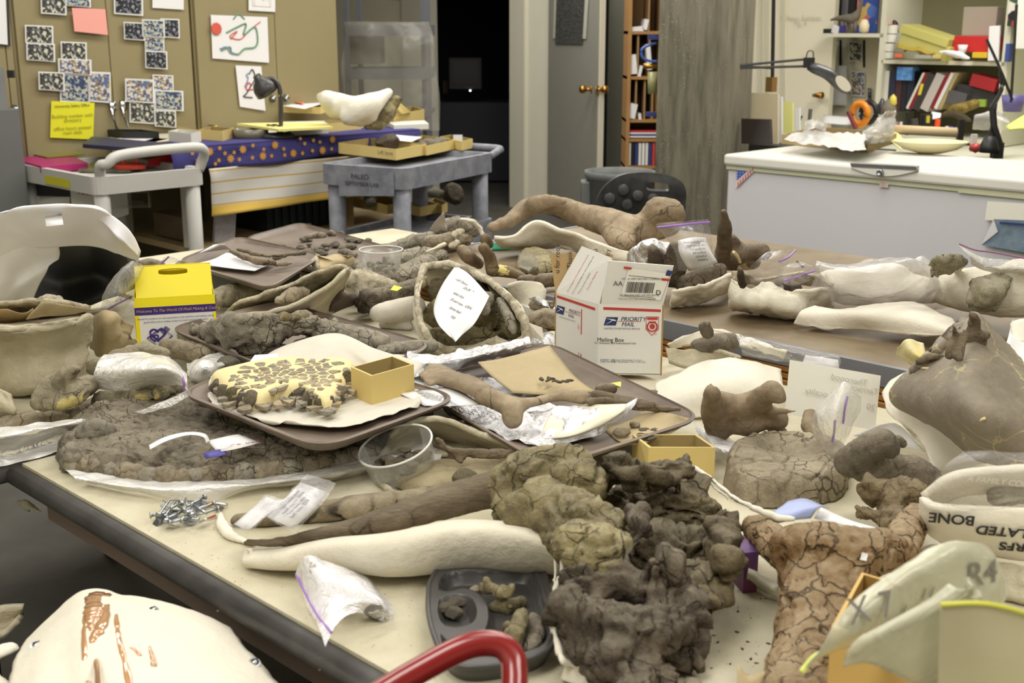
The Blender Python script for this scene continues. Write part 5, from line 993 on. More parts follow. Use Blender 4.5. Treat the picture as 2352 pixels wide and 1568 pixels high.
quad('paper_label', [P(560,850,.11), P(640,845,.11), P(640,812,.12), P(585,815,.12)], K['paper'], None, ('white paper corner poking up behind the cream-filled slab at left', 'paper'))
patch('paper_label', [[(578,792,.09),(620,794,.095),(668,808,.09)],[(560,788,.09),(600,800,.085),(640,815,.085)]], K['paper'], None, ('printed white label lying at the near edge of the tray with the grey fossil', 'paper'), n=6, k=12)
patch('tissue_paper', [[(790,795,.1),(850,812,.1),(930,815,.09)],[(740,850,.1),(820,838,.11),(905,850,.09)]], K['paperw'], None, ('cream paper flap just behind the yellow card box', 'paper'), n=8, k=12, amp=.003)

# ================= LARGE FOSSILS, LEFT FRONT =================
lst = [(128,1050),(150,1082),(205,1098),(300,1106),(400,1112),(480,1110),(560,1100),(650,1092),(750,1078),(850,1052),(905,1035),(965,992),(990,950),(900,905),(700,880),(560,900),(430,915),(330,945),(240,965),(172,985),(160,1020)]
big = dome('fossil_slab', lst, K['dark'], None, ('huge flat dark grey fossil slab with a cracked rounded rim, under the nested trays', 'fossil'), base=.004, H=.05, p=9, q=2.5, bumps=[(520,1010,-.02,130),(300,990,.012,40),(230,1000,.02,25),(400,950,.012,60),(330,1030,-.012,50)], nr=90, na=420, amp=.006, sc=26, oc=5, fine=.003, cell=(.002,40), crack=(.006,18,.04))
# the broken rim blocks, each a piece of its own
rimpts = cr(np.array([(158,1062),(250,1078),(340,1091),(450,1093),(560,1086),(680,1073),(790,1056),(880,1030),(940,993)], float), 26)
for i in range(25):
    (x, y), (x2, y2) = rimpts[i], rimpts[i+1]; r0 = RNG.uniform(22, 27)
    sdx = RNG.uniform(-2, 2)
    lump('bone_block', [[(x+3, y+sdx, r0*.9), ((x+x2)/2, (y+y2)/2+sdx, r0), (x2-3, y2+sdx, r0*.88)]], K['tan'] if i % 3 else K['grey'], big, None, vox=.0042, base=.004, sm=2, amp=.004, sc=30, oc=4, crack=(.004, 40, .08), sz=.95, sd=i)
lump('bone_block', [[(165,1040,24,.04),(185,1052,22,.03),(160,1062,18,.02)],[(200,1068,20),(235,1075,16)],[(215,985,20,.06),(240,995,22,.05),(190,1000,16,.05)]], K['grey'], big, None, vox=.005, sm=1, amp=.01, sc=22, crack=(.006,30,.08))
patch('plastic_sheet', [[(150,1078,.02),(300,1098,.012),(460,1102,.012),(620,1090,.012),(760,1070,.015),(880,1040,.02),(1020,985,.02)],[(175,1100,.02),(310,1118,.024),(460,1120,.022),(620,1108,.024),(760,1088,.03),(900,1052,.03),(1030,1000,.02)],[(200,1108,.003),(330,1135,.004),(470,1155,.002),(570,1120,.006),(760,1098,.006),(890,1075,.004),(1010,1060,.003)]], K['filmw'], None, ('crinkled translucent plastic sheet under the huge cracked slab', 'plastic sheet'), n=22, k=90, amp=.004, sc=16, clampz=.001, thick=.0006)
patch('plastic_sheet', [[(-60,985,.06),(60,975,.06),(130,965,.05),(200,962,.05)],[(-60,1010,.07),(40,1000,.06),(110,985,.06),(190,972,.04)],[(-60,1050,.02),(50,1030,.01),(110,1010,.01),(185,985,.02)],[(-60,1075,.004),(40,1062,.004),(120,1042,.004),(165,1015,.004)]], K['filmw'], None, ('folded translucent plastic sheet at the left end of the near table', 'plastic sheet'), n=30, k=30, amp=.006, sc=14, clampz=.001, thick=.0006)
patch('paper_strip', [[(342,1022,.07),(380,1003,.075),(430,992,.08),(470,996,.08),(482,1012,.07)],[(344,1032,.07),(384,1012,.075),(432,999,.08),(466,1003,.08),(474,1017,.07)]], K['paper'], None, ('narrow white paper strip curling over the huge slab', 'paper'), n=4, k=30)
lb1 = patch('paper_label', [[(477,1012,.068),(520,1002,.075),(548,997,.072)],[(500,1038,.066),(545,1030,.07),(598,1016,.068)]], K['paper'], None, ('white paper label with red handwriting on the huge slab', 'label'), n=4, k=8)
dtext('EHCR.300N', .016, lb1, 556, 1019, K['inkr'], 8)
patch('tape_strip', [[(468,1040,.065),(500,1032,.068),(515,1033,.066)],[(471,1052,.064),(505,1047,.066),(522,1043,.064)]], plain('tape_indigo', S(74,66,150), .5), None, ('indigo tape strip under the red-written label', 'tape'), n=3, k=6)
# fossil group behind it, left
FL2 = [(0,990),(60,985),(130,968),(220,950),(300,942),(315,920),(300,895),(240,870),(160,860),(110,885),(60,915),(0,950)]
lump('fossil_bone', [[(-30,985,26),(60,968,26),(150,950,26),(230,932,30),(300,915,26)],[(150,905,34,.07),(200,885,36,.08)]], K['tan'], None, ('long tan-grey cracked bone lying at the left edge of the near table', 'fossil'), vox=.006, amp=.007, sc=14, oc=4, crack=(.006,14,.06), cell=(.003,20), sz=.75)
lump('fossil_bone', [[(95,925,26,.06),(120,890,30,.08),(150,865,26,.11),(170,848,14,.13)],[(130,925,24,.06),(180,905,26,.08),(205,880,24,.09)]], K['fill'], None, ('mound-shaped grey fossil with cream filler at its foot, left of the plastic bag', 'fossil'), vox=.006, amp=.01, sc=18, oc=4, crack=(.006,18,.06), sz=.9, floor=TZ+.02)
lump('fossil_bone', [[(225,920,22,.05),(300,905,28,.06),(360,895,32,.07),(400,885,26,.07)]], K['fill'], None, ('cracked brown fossil lump beneath the clear zip bag', 'fossil'), vox=.006, amp=.008, sc=16, oc=4, crack=(.006,16,.06), cell=(.004,22), sz=.8)
lump('fossil_bone', [[(215,845,22,.08),(250,835,20,.09)],[(265,822,22,.09),(330,808,22,.1),(375,815,18,.1)]], K['fill'], None, ('yellow-edged grey fossil behind the clear zip bag', 'fossil'), vox=.006, amp=.006, sc=16, crack=(.005,18,.06))
lump('fossil_bone', [[(385,800,22,.06),(440,806,26,.06),(480,815,26,.06)]], K['tan'], None, ('short grey-tan bone shaft in front of the yellow carton', 'fossil'), vox=.006, amp=.004, sc=16, crack=(.004,14,.06))
g = G(); g.tube([P(440,838,.03), P(495,812,.06)], .006, 8); g.put('bone_splinter', K['wood'], None, ('thin bone splinter beside the short grey shaft', 'fossil'))
patch('zip_bag', [[(220,895,.07),(215,860,.11),(225,830,.13),(240,815,.13)],[(290,895,.08),(300,850,.13),(310,818,.14),(320,808,.13)],[(360,885,.08),(365,850,.14),(370,822,.14),(372,812,.13)],[(415,885,.1),(405,850,.13),(395,830,.13),(392,818,.12)],[(432,900,.09),(430,870,.11),(422,848,.11),(415,838,.11)]], K['filmw'], None, ('milky zip bag arched over the brown fossil, purple seal at its right end', 'bag'), n=40, k=30, amp=.005, sc=18, thick=.0008)
zs_ = lambda name, pts, par, r=.0022: G().tube(cr(np.array([P(*q) for q in pts]), 24), r, 6).put(name, K['purple'], par)
zs_('zip_seal', [(424,896,.092),(420,868,.115),(408,842,.12)], bpy.data.objects['zip_bag'])
patch('plastic_sheet', [[(310,945,.06),(380,920,.07),(430,895,.08)],[(330,950,.055),(390,935,.06),(440,905,.07)]], K['filmw'], None, ('thin plastic film strip between the left fossils and the nested trays', 'plastic sheet'), n=8, k=14, amp=.006, sc=20)
patch('plastic_bag', [[(425,830,.06),(460,815,.08),(500,808,.08),(545,815,.06)],[(430,860,.07),(465,845,.1),(505,838,.09),(540,835,.07)],[(440,885,.05),(470,880,.06),(500,870,.05),(520,850,.05)]], K['filmw'], None, ('crumpled milky plastic between the zip bag and the cream-filled slab', 'bag'), n=24, k=24, amp=.014, sc=18)
stone(P(527,845,.07), .025, 'grey', 'pale chip on the crumpled plastic left of the cream-filled slab')
# open plaster jacket, far left
PJ = patch('plaster_jacket', [[(-90,700,.18),(-40,695,.2),(60,690,.2),(140,695,.2),(208,715,.18)],[(-100,760,.18),(-40,758,.17),(60,752,.17),(140,740,.18),(207,722,.175)],[(-100,800,.12),(-40,812,.1),(60,812,.1),(140,800,.11),(206,780,.12)],[(-90,870,.04),(-40,885,.03),(50,890,.03),(120,880,.04),(190,840,.07)],[(-60,905,.005),(-20,908,.003),(40,906,.003),(90,895,.01),(140,860,.03)]][1:], K['plasold'], None, ('big dusty plaster bowl at the left edge holding brown matrix', 'plaster jacket'), n=34, k=40, amp=.008, sc=9, thick=.012, edge=.008)
patch('back_wall', [[(-100,760,.18),(0,757,.17),(100,748,.17),(207,724,.175)],[(-60,740,.1),(0,738,.1),(90,730,.11),(195,720,.15)],[(-90,690,.17),(0,694,.19),(90,690,.2),(208,708,.19)]], K['crumb'], PJ, n=20, k=30, amp=.012, sc=16, thick=.008)
patch('brown_stain', [[(-90,742,.15),(0,744,.13),(60,742,.13),(95,735,.14)],[(-60,718,.16),(0,712,.18),(50,716,.18),(75,705,.19)]], plain('matrix_brown', S(178,146,96), .9, c2=S(196,178,138), vs=10), PJ, n=14, k=20, amp=.008, sc=20)
patch('zip_bag', [[(60,735,.18),(95,728,.18),(150,724,.19),(205,712,.2)],[(95,692,.22),(130,696,.22),(170,705,.22),(230,712,.2)]], K['kraft'], None, ('beige zip bag corner inside the dusty plaster bowl', 'bag'), n=8, k=14, amp=.003)
lump('fossil_bone', [[(85,692,8,.2),(115,685,10,.2),(140,690,8,.2)]], K['crumb'], None, ('crumbly plaster lump on the back rim of the dusty bowl', 'plaster'), vox=.007, amp=.008, sc=30, clamp=False)
patch('plaster_jacket', [[(-60,900,.05),(-10,890,.07),(20,905,.07)],[(-60,930,.04),(-5,930,.05),(36,945,.04)],[(-60,975,.0),(0,965,.003),(34,955,.01)]], K['plasold'], None, ('small plaster shell cut by the left edge below the dusty bowl', 'plaster jacket'), n=14, k=14, amp=.004, thick=.01)
# brown paper bag + cloth-like bag with 01
patch('paper_bag', [[(205,800,.05),(235,820,.04),(280,822,.03),(330,800,.03)],[(205,760,.09),(240,775,.1),(275,770,.1),(310,785,.05)],[(215,722,.14),(245,730,.15),(268,745,.13),(300,770,.08)],[(250,712,.16),(268,722,.15),(285,735,.13),(302,748,.1)]], K['kraft'], None, ('crumpled brown paper bag between the dusty bowl and the yellow carton', 'paper bag'), n=24, k=24, amp=.012, sc=22, facet=(.006,26))
bg = patch('zip_bag', [[(232,720,.12),(250,725,.11),(275,728,.09),(300,715,.08)],[(235,680,.17),(262,685,.17),(288,680,.16),(318,672,.14)],[(258,640,.21),(280,630,.22),(305,640,.2),(330,640,.17)],[(292,605,.23),(305,600,.24),(320,604,.23),(345,620,.2)]], K['filmw'], None, ('white zip bag with a handwritten number left of the yellow carton', 'bag'), n=24, k=24, amp=.006, sc=20)
run_on('zip_seal', bg, [(240,716),(262,702),(285,690),(300,682)], K['purple']); dtext('010', .03, bg, 276, 683, K['ink'], 15)
bg = patch('zip_bag', [[(350,630,.16),(375,622,.17),(410,615,.17)],[(362,605,.19),(385,600,.19),(415,600,.18)],[(375,590,.21),(392,587,.21),(412,596,.19)]], K['film'], None, ('clear zip bag corner sticking up behind the yellow carton', 'bag'), n=12, k=12, amp=.006, sc=30)
zs_('zip_seal', [(352,622,.17),(372,604,.19),(388,589,.21)], bg)
lump('fossil_bone', [[(320,612,14,.13),(345,608,16,.13),(368,612,14,.13)]], K['umber'], None, ('dark brown bone behind the yellow carton at left', 'fossil'), vox=.007, amp=.005)
lump('fossil_bone', [[(415,612,16,.13),(432,618,14,.12)]], K['mott'], None, ('olive-brown crumbly bone behind the yellow carton at right', 'fossil'), vox=.007, amp=.006, sc=30)
# ================= YELLOW CARTON =================
YP = plain('print_yellow', S(250,232,30), .45); YW = plain('print_white', S(236,234,228), .5); YN = plain('print_indigo', S(62,38,128), .5)
n0, r0, l0 = P(318,812,.02), P(500,800,.02), P(300,768,.02)
hz = .118; e1 = (r0-n0); e1[2] = 0; Lw = np.linalg.norm(e1); e1 /= Lw; e2 = np.array([-e1[1], e1[0], 0]); Dw = .085; z_ = np.array([0,0,1.])
fp = lambda a, b, h: n0+e1*a+e2*b+z_*h
yb = empty('gift_carton', fp(Lw/2, Dw/2, 0), 'yellow and white gable-top carton with a carry handle and indigo band', 'box')
G().hexa([fp(0,0,0),fp(Lw,0,0),fp(Lw,Dw,0),fp(0,Dw,0)], [fp(0,0,hz),fp(Lw,0,hz),fp(Lw,Dw,hz),fp(0,Dw,hz)]).put('body', YW, yb)
o_ = .0012
G().hexa([fp(-o_,-o_,hz-.028),fp(Lw+o_,-o_,hz-.028),fp(Lw+o_,Dw,hz-.028),fp(-o_,Dw,hz-.028)], [fp(-o_,-o_,hz-.01),fp(Lw+o_,-o_,hz-.01),fp(Lw+o_,Dw,hz-.01),fp(-o_,Dw,hz-.01)]).put('band', YN, yb)
G().hexa([fp(-o_,-o_,hz-.01),fp(Lw+o_,-o_,hz-.01),fp(Lw+o_,Dw,hz-.01),fp(-o_,Dw,hz-.01)], [fp(0,0,hz+.012),fp(Lw,0,hz+.012),fp(Lw,Dw,hz+.012),fp(0,Dw,hz+.012)]).put('yellow_band', YP, yb)
G().hexa([fp(-.001,-.001,0),fp(.008,-.001,0),fp(.008,Dw,0),fp(-.001,Dw,0)], [fp(-.001,-.001,hz-.028),fp(.008,-.001,hz-.028),fp(.008,Dw,hz-.028),fp(-.001,Dw,hz-.028)]).put('yellow_edge', YP, yb)
G().hexa([fp(Lw-.005,-.001,0),fp(Lw+.001,-.001,0),fp(Lw+.001,Dw,0),fp(Lw-.005,Dw,0)], [fp(Lw-.005,-.001,hz-.028),fp(Lw+.001,-.001,hz-.028),fp(Lw+.001,Dw,hz-.028),fp(Lw-.005,Dw,hz-.028)]).put('yellow_edge', YP, yb)
# sloping gable front with oval handle slot, cut as a frame of quads
za, zb_ = hz+.012, hz+.078
def gp(s, t): return fp(.004+(Lw-.008)*s, .035*t, za+(zb_-za)*t)      # s across, t up the slope
hs = [(.5+.19*max(-1,min(1,1.25*cos(a))), .80+.10*sin(a)) for a in np.linspace(0, 2*pi, 25)[:-1]]
ring_o = []
for a in np.linspace(0, 2*pi, 25)[:-1]:
    c_, s_ = cos(a), sin(a); k_ = 1/max(abs(c_), abs(s_)); ring_o.append((.5+.5*c_*k_, .5+.5*s_*k_))
V = [gp(*q) for q in ring_o]+[gp(*q) for q in hs]; put('gable_front', V, [(i, (i+1) % 24, 24+(i+1) % 24, 24+i) for i in range(24)], YP, yb, solid=.001)
put('gable_back', [fp(0,Dw,za), fp(Lw,Dw,za), fp(Lw-.004,.045,zb_), fp(.004,.045,zb_)], [(0,1,2,3)], YP, yb, solid=.001)
put('gable_side', [fp(0,0,za), fp(0,Dw,za), fp(.012,.04,zb_)], [(0,1,2)], YP, yb, solid=.001); put('gable_side', [fp(Lw,0,za), fp(Lw,Dw,za), fp(Lw-.012,.04,zb_)], [(0,1,2)], YP, yb, solid=.001)
put('handle_flap', [fp(.05,.037,zb_+.002), fp(Lw-.015,.037,zb_+.002), fp(Lw-.015,.036,zb_-.012), fp(.05,.036,zb_-.012)], [(0,1,2,3)], YP, yb, solid=.001)
text('Welcome To The World Of Mold Making & Casting', .0098, fp(Lw/2+.006,-.002,hz-.019), e1, z_, plain('ink_gold', S(206,176,110), .5), yb, shear=.3, sq=.9)
text('Smooth-On products are used everywhere in the world for mold making, casting,', .0056, fp(Lw/2,-.001,hz-.037), e1, z_, YN, yb, sq=.92); text('special effects and an endless variety of art and industrial applications.', .0056, fp(Lw/2,-.001,hz-.045), e1, z_, YN, yb, sq=.92)
hx_ = lambda x, z: fp(x, -.002, z)
G().tube([hx_(.022,.036),hx_(.045,.014),hx_(.078,.038),hx_(.055,.058)], .0014, 5, close=True).put('printed_mold', YN, yb)
ht = [hx_(.046+.017*(16*sin(a)**3)/16, .044+.016*(13*cos(a)-5*cos(2*a)-2*cos(3*a)-cos(4*a))/16) for a in np.linspace(0, 2*pi, 31)[:-1]]; G().tube(ht, .0022, 5, close=True).put('printed_heart', YN, yb)
ht = [hx_(.038+.009*(16*sin(a)**3)/16, .036+.009*(13*cos(a)-5*cos(2*a)-2*cos(3*a)-cos(4*a))/16) for a in np.linspace(0, 2*pi, 31)[:-1]]; G().tube(ht, .0018, 5, close=True).put('printed_heart', YN, yb)
for k in range(7): G().tube([hx_(.052+.002*k,.052+.0016*k), hx_(.062+.002*k,.040+.0022*k)], .0008, 4).put('hatch_line', YN, yb)
G().add([hx_(.112+.024*cos(a), .038+.024*sin(a)) for a in np.linspace(0, 2*pi, 25)[:-1]], [tuple(range(24))]).put('round_picture', pic('round_print', [S(150,146,128), S(196,194,180), S(110,104,90), S(214,212,200), S(170,160,130)], 70), yb)
G().add([hx_(.155,.05), hx_(.175,.05), hx_(.165,.066)], [(0,1,2)]).put('printed_cone', plain('print_lilac', S(196,200,220), .5), yb); G().add([hx_(.172,.042), hx_(.183,.042), hx_(.183,.055), hx_(.172,.055)], [(0,1,2,3)]).put('printed_figure', YN, yb)
put('side_picture', [fp(-.002,Dw*.85,.03), fp(-.002,Dw*.15,.03), fp(-.002,Dw*.15,.08), fp(-.002,Dw*.85,.08)], [(0,1,2,3)], PD, yb)
G().box(P(425,790,.004), (.22,.09,.03)).put('carton', K['black'], None, ('dark low box the yellow carton stands on', 'box'))

# ================= CREAM-FILLED SLAB ON TRAY =================
CRM = plain('filler_cream', S(230,214,160), .8, bump=.3, bs=60, var=.06)
sl = [(485,885),(498,905),(520,925),(558,942),(600,948),(640,930),(665,925),(700,930),(752,955),(785,925),(800,892),(815,872),(812,855),(770,850),(700,848),(640,850),(590,858),(530,872)]
slab = dome('fossil_slab', sl, CRM, None, ('cream-filled mosaic fossil slab lying on the nested trays', 'fossil'), base=.094, H=.035, p=10, q=3, nr=30, na=200, amp=.0015, sc=16, fine=.0006)
# mosaic shards
poly = np.array([P(x, y, .13)[:2] for x, y in [(505,872),(524,893),(560,910),(600,913),(650,895),(700,899),(748,916),(775,890),(790,862),(798,842),(765,830),(700,827),(640,830),(590,838),(540,853)]])
def inside(p, q):
    r = False; j = len(q)-1
    for i in range(len(q)):
        if (q[i][1] > p[1]) != (q[j][1] > p[1]) and p[0] < (q[j][0]-q[i][0])*(p[1]-q[i][1])/(q[j][1]-q[i][1])+q[i][0]: r = not r
        j = i
    return r
def mosaic(poly, zf, n, m, par, name, shrink=.86, th=.004, skip=0., sd=3, zoff=0):
    r_ = random.Random(sd); lo, hi = poly.min(0), poly.max(0); S_ = []
    while len(S_) < n:
        p = np.array([r_.uniform(lo[0], hi[0]), r_.uniform(lo[1], hi[1])])
        if inside(p, poly) and all(np.linalg.norm(p-q) > .55*math.sqrt((hi[0]-lo[0])*(hi[1]-lo[1])/n/1.3) for q in S_): S_.append(p)
        n -= .002
    for i, s in enumerate(S_):
        if r_.random() < skip: continue
        cell = [s+np.array([.034*cos(a), .034*sin(a)]) for a in np.linspace(0, 2*pi, 13)[:-1]]
        for t in S_:
            if t is s: continue
            mid, nv = (s+t)/2, t-s; out = []
            for a in range(len(cell)):
                A, B = cell[a], cell[(a+1) % len(cell)]; da, db = np.dot(A-mid, nv), np.dot(B-mid, nv)
                if da <= 0: out.append(A)
                if (da < 0) != (db < 0) and abs(da-db) > 1e-12: out.append(A+(B-A)*da/(da-db))
            cell = out
            if len(cell) < 3: break
        if len(cell) < 3: continue
        c = sum(cell)/len(cell); cell = [c+(q-c)*shrink*r_.uniform(.88, 1.04) for q in cell]
        cell = [q if inside(q, poly) else c+(q-c)*.55 for q in cell]
        zt = zf(c)+zoff; k = len(cell); t = r_.uniform(.3, 1)*th
        g = G(); g.add([[q[0], q[1], zt-.006] for q in cell]+[[q[0], q[1], zt+t] for q in cell], [tuple(range(k, 2*k))]+[(a, (a+1) % k, k+(a+1) % k, k+a) for a in range(k)])
        g.put(name, m[i % len(m)], par, bevel=.0012)
from mathutils.bvhtree import BVHTree
bvs = BVHTree.FromPolygons([tuple(np.array(v.co)+ORG[slab.name]) for v in slab.data.vertices], [tuple(p.vertices) for p in slab.data.polygons])
def ztop(c): h = bvs.ray_cast(Vector((c[0], c[1], 2)), Vector((0, 0, -1)))[0]; return h.z if h else TZ+.11
mosaic(poly, ztop, 120, [K['tan'], K['smooth'], K['grey'], K['tan']], slab, 'bone_shard', .86, .0012, .08)
for i, (x, y) in enumerate([(500,905),(515,920),(535,932),(556,938),(578,943),(600,940),(622,932),(642,922),(668,922),(690,928),(712,938),(736,948),(760,945),(780,925),(795,895)]):
    stone(P(x, y, .094)+[0,.004,0], RNG.uniform(.016,.021), ['dark','tan','mott'][i % 3], parent=slab, name='bone_block', sc=(1,.9,1.5))
cardbox((855,931),(952,902),(808,909), .055, .094, 'empty yellow card box on the nested trays beside the cream-filled slab')
stone(P(875,890,.1), .018, 'tan', 'small tan chip inside the yellow card box on the trays')

# ================= TRAY WITH GREY LUMPY FOSSIL =================
lump('fossil_bone', [[(470,762,16),(510,752,26,.13),(560,765,36,.13),(610,760,38,.13),(650,745,30,.14),(700,745,26,.14),(745,755,24,.12)],[(560,790,24),(600,795,24),(640,785,18)],[(455,755,12),(445,760,9)],[(530,735,12,.16),(590,730,14,.17),(650,725,10,.16),(700,722,10,.15)],[(720,770,18),(760,752,16,.11)]], K['grey'], None, ('lumpy grey skull-like fossil block in the tray behind the yellow carton', 'fossil'), vox=.006, base=.08, sm=2, amp=.016, sc=22, oc=5, cell=(.007,24), crack=(.006,26,.08))
lump('fossil_bone', [[(648,730,9,.17),(690,726,12,.16),(725,730,9,.15)]], K['mott'], None, ('rough crust lying on top of the lumpy grey fossil', 'fossil'), vox=.006, amp=.012, sc=40, clamp=False, sm=1)
lump('fossil_bone', [[(745,755,20,.1),(800,770,26,.1),(850,778,26,.1),(880,785,20,.1)]], K['grey'], None, ('cracked grey bone shaft right of the lumpy fossil', 'fossil'), vox=.006, base=.07, amp=.005, sc=20, crack=(.006,14,.06))
lump('fossil_bone', [[(880,805,18,.09),(930,800,26,.08),(985,795,24,.08)]], K['grey'], None, ('low crazed grey bone slab left of the foil', 'fossil'), vox=.006, base=.05, amp=.005, sc=20, crack=(.006,26,.07), sz=.7)
lump('fossil_bone', [[(680,800,16),(705,792,18),(730,788,14)]], K['grey'], None, ('small grey chunk in the near corner of the lumpy fossil tray', 'fossil'), vox=.006, base=.08, amp=.008, sc=30, crack=(.004,30,.07))
lump('fossil_bone', [[(695,752,16,.12),(720,758,14,.12)]], K['blk'], None, ('dark hollow lump at the right of the grey skull-like fossil', 'fossil'), vox=.006, amp=.008, sc=30, clamp=False)
stone(P(648,810,.085), .016, 'blk', 'tiny dark chip beside the printed label at the tray edge')
for i,(x,y) in enumerate([(680,733),(710,765),(722,784)]): stone(P(x,y,.13 if i<2 else .1), .009, 'grey', ['white-flecked chip on the grey fossil crust','pale chip in the gap of the grey fossil','pale chip on the small grey chunk'][i])

# ================= WHITE PLASTER BOAT JACKET AND NEIGHBOURS =================
bj = patch('plaster_jacket', [[(492,738,.06),(540,725,.09),(620,715,.11),(700,690,.13),(770,640,.17),(800,612,.19)],[(480,745,.03),(550,745,.03),(640,742,.03),(720,728,.04),(775,680,.08),(803,618,.185)],[(495,752,.005),(560,765,.003),(640,765,.003),(715,755,.003),(765,715,.03),(795,640,.13)]], K['plasold'], None, ('long boat-shaped plaster jacket shell behind the yellow carton', 'plaster jacket'), n=20, k=50, amp=.006, sc=10, thick=.01, edge=.004)
patch('far_wall', [[(494,735,.06),(560,690,.11),(640,660,.14),(720,630,.16),(780,610,.19),(800,612,.19)],[(510,738,.04),(580,712,.06),(650,700,.06),(720,680,.08),(770,645,.12),(796,618,.18)],[(500,742,.05),(560,730,.06),(630,722,.07),(700,705,.09),(765,655,.14),(798,616,.185)]], K['crumb'], bj, n=22, k=50, amp=.009, sc=18, thick=.008, edge=.004)
lump('fossil_bone', [[(640,690,10,.12),(670,678,13,.12),(700,668,12,.12)]], K['tan'], None, ('jagged tan fragment lying in the boat-shaped jacket', 'fossil'), vox=.006, amp=.01, sc=30, clamp=False, sm=1)
lump('fossil_bone', [[(490,690,22,.08),(540,675,28,.08),(590,672,26,.08),(620,668,16,.08)]], K['fill'], None, ('yellow-crusted cracked fossil behind the boat-shaped jacket', 'fossil'), vox=.007, amp=.008, sc=16, crack=(.008,12,.07), sz=.8)
lump('fossil_bone', [[(585,655,8,.1),(600,658,9,.1),(615,655,6,.1)]], K['blk'], None, ('small dark lump on the yellow-crusted fossil', 'fossil'), vox=.006, amp=.008)
lump('plaster_block', [[(805,640,22,.1),(830,650,32,.08),(870,655,28,.07),(900,665,22,.06)],[(790,670,20,.06),(840,680,22,.05)]], K['crumb'], None, ('rough crumbly plaster and rock block right of the boat jacket', 'plaster'), vox=.007, amp=.012, sc=20, oc=5, crack=(.004,30,.05))
lump('plaster_block', [[(722,600,12,.13),(735,612,14,.12),(730,590,9,.14)]], K['crumb'], None, ('small crumbly plaster lump under the torn brown paper', 'plaster'), vox=.007, amp=.008, sc=30, clamp=False)
patch('torn_paper', [[(735,620,.15),(760,618,.14),(800,612,.14),(815,605,.14)],[(728,585,.17),(765,600,.16),(795,595,.16),(812,590,.16)],[(715,562,.2),(735,590,.17),(770,582,.17),(800,588,.17)]], K['kraft'], None, ('torn brown paper standing left of the far round tub', 'paper'), n=12, k=16, amp=.01, sc=30, facet=(.006,30))
patch('dark_cloth', [[(745,720,.02),(790,700,.04),(830,690,.03)],[(760,690,.08),(790,672,.1),(802,680,.06)]], plain('cloth_umber', S(92,78,70), .9), None, ('dark brown cushion edge behind the boat-shaped jacket tip', 'cushion'), n=10, k=12, thick=.02)
G().box(P(585,612,.1)*[1,1,0]+[0,0,TZ+.057], (.2,.15,.11), .7).put('carton', K['black'], None, ('dark box raising the narrow-bone tray', 'box'), bevel=.004)
# far tray contents
patch('paper_sheet', [[(452,605,.135),(520,615,.135),(585,622,.135)],[(490,595,.14),(555,600,.138),(622,605,.135)],[(520,580,.145),(560,588,.14),(620,598,.136)]], K['paper'], None, ('white notepaper lying in the narrow-bone tray', 'paper'), n=8, k=10)
patch('paper_sheet', [[(455,582,.15),(500,575,.14),(530,572,.14)],[(490,562,.16),(512,560,.17),(525,568,.15)]], K['paper'], None, ('folded white paper at the back of the narrow-bone tray', 'paper'), n=6, k=8)
for pts, m_, lb in (([(530,575,6,.16),(560,590,9,.155),(600,602,10,.15),(630,602,8,.15)], 'umber', 'nearest long brown bone in the narrow-bone tray'), ([(545,572,5,.165),(580,582,6,.16),(620,588,5,.16),(650,585,5,.16)], 'wood', 'second long bone behind the nearest one in the narrow-bone tray'), ([(630,592,6,.15),(665,584,6,.15),(700,580,6,.15)], 'dark', 'thin dark bone reaching the right rim of the narrow-bone tray'), ([(625,608,5,.14),(650,606,6,.14),(670,604,5,.14)], 'tan', 'short flat bone flake near the front rim of the narrow-bone tray')):
    lump('fossil_bone', [pts], K[m_], None, (lb, 'fossil'), vox=.006, sm=1, amp=.004, sc=30, clamp=False)
for i in range(34):
    x, y = RNG.uniform(650, 850), RNG.uniform(538, 592)
    if abs((x-745)/120)+abs((y-565)/40) > 1: x, y = 745+(x-745)*.6, 562+(y-562)*.5
    stone(P(x, y, .064), RNG.uniform(.008,.02), RNG.choice(['grey','dark','grey','tan']), 'small loose bone fragment in the farthest brown tray', group='fragments in the farthest tray', sc=(1,1,.8))
lump('fossil_bone', [[(705,545,6,.1),(725,540,8,.1),(745,540,7,.1)],[(760,532,7,.1),(768,538,6,.1)]], K['dark'], None, ('largest pale-topped bone piece in the farthest tray', 'fossil'), vox=.006, sm=1, amp=.004)
lump('fossil_bone', [[(785,580,9,.09),(800,582,10,.09),(815,586,8,.09)]], K['dark'], None, ('dark fluted bone plug at the near side of the farthest tray', 'fossil'), vox=.006, sm=1, amp=.003)
# round tubs
def tub(c, r, h, label, M=None, rr=.9):
    o = empty('deli_tub', c, label, 'tub'); G().lathe(c, [(r*rr*.9,0),(r*rr,.004),(r,h*.9),(r*1.02,h*.9),(r*1.05,h),(r*1.0,h),(r*.98,h*.92),(r*rr*.97,.006),(0,.005)], 40, M=M).put('tub_wall', K['filmt'], o, smooth=True)
    t = np.linspace(0, 2*pi, 41)[:-1]; q = np.array([[r*1.03*cos(a), r*1.03*sin(a), h] for a in t]); q = q if M is None else q@np.array(M).T
    G().tube(q+c, .0022, 6, close=True).put('rim', plain('tub_rim', S(214,214,208), .3), o, smooth=True); return o
tc_ = P(876,618,.1); tub(tc_, .058, .055, 'far round clear tub of grey crumbs standing among the bones')
for i in range(14): a = RNG.random()*6.3; q = RNG.random()**.5*.042; stone(tc_+[q*cos(a), q*sin(a), .006], RNG.uniform(.007,.012), 'grey', 'small grey crumb inside the far round tub', group='crumbs in the far tub')
FB_ = 'fossil_bone'
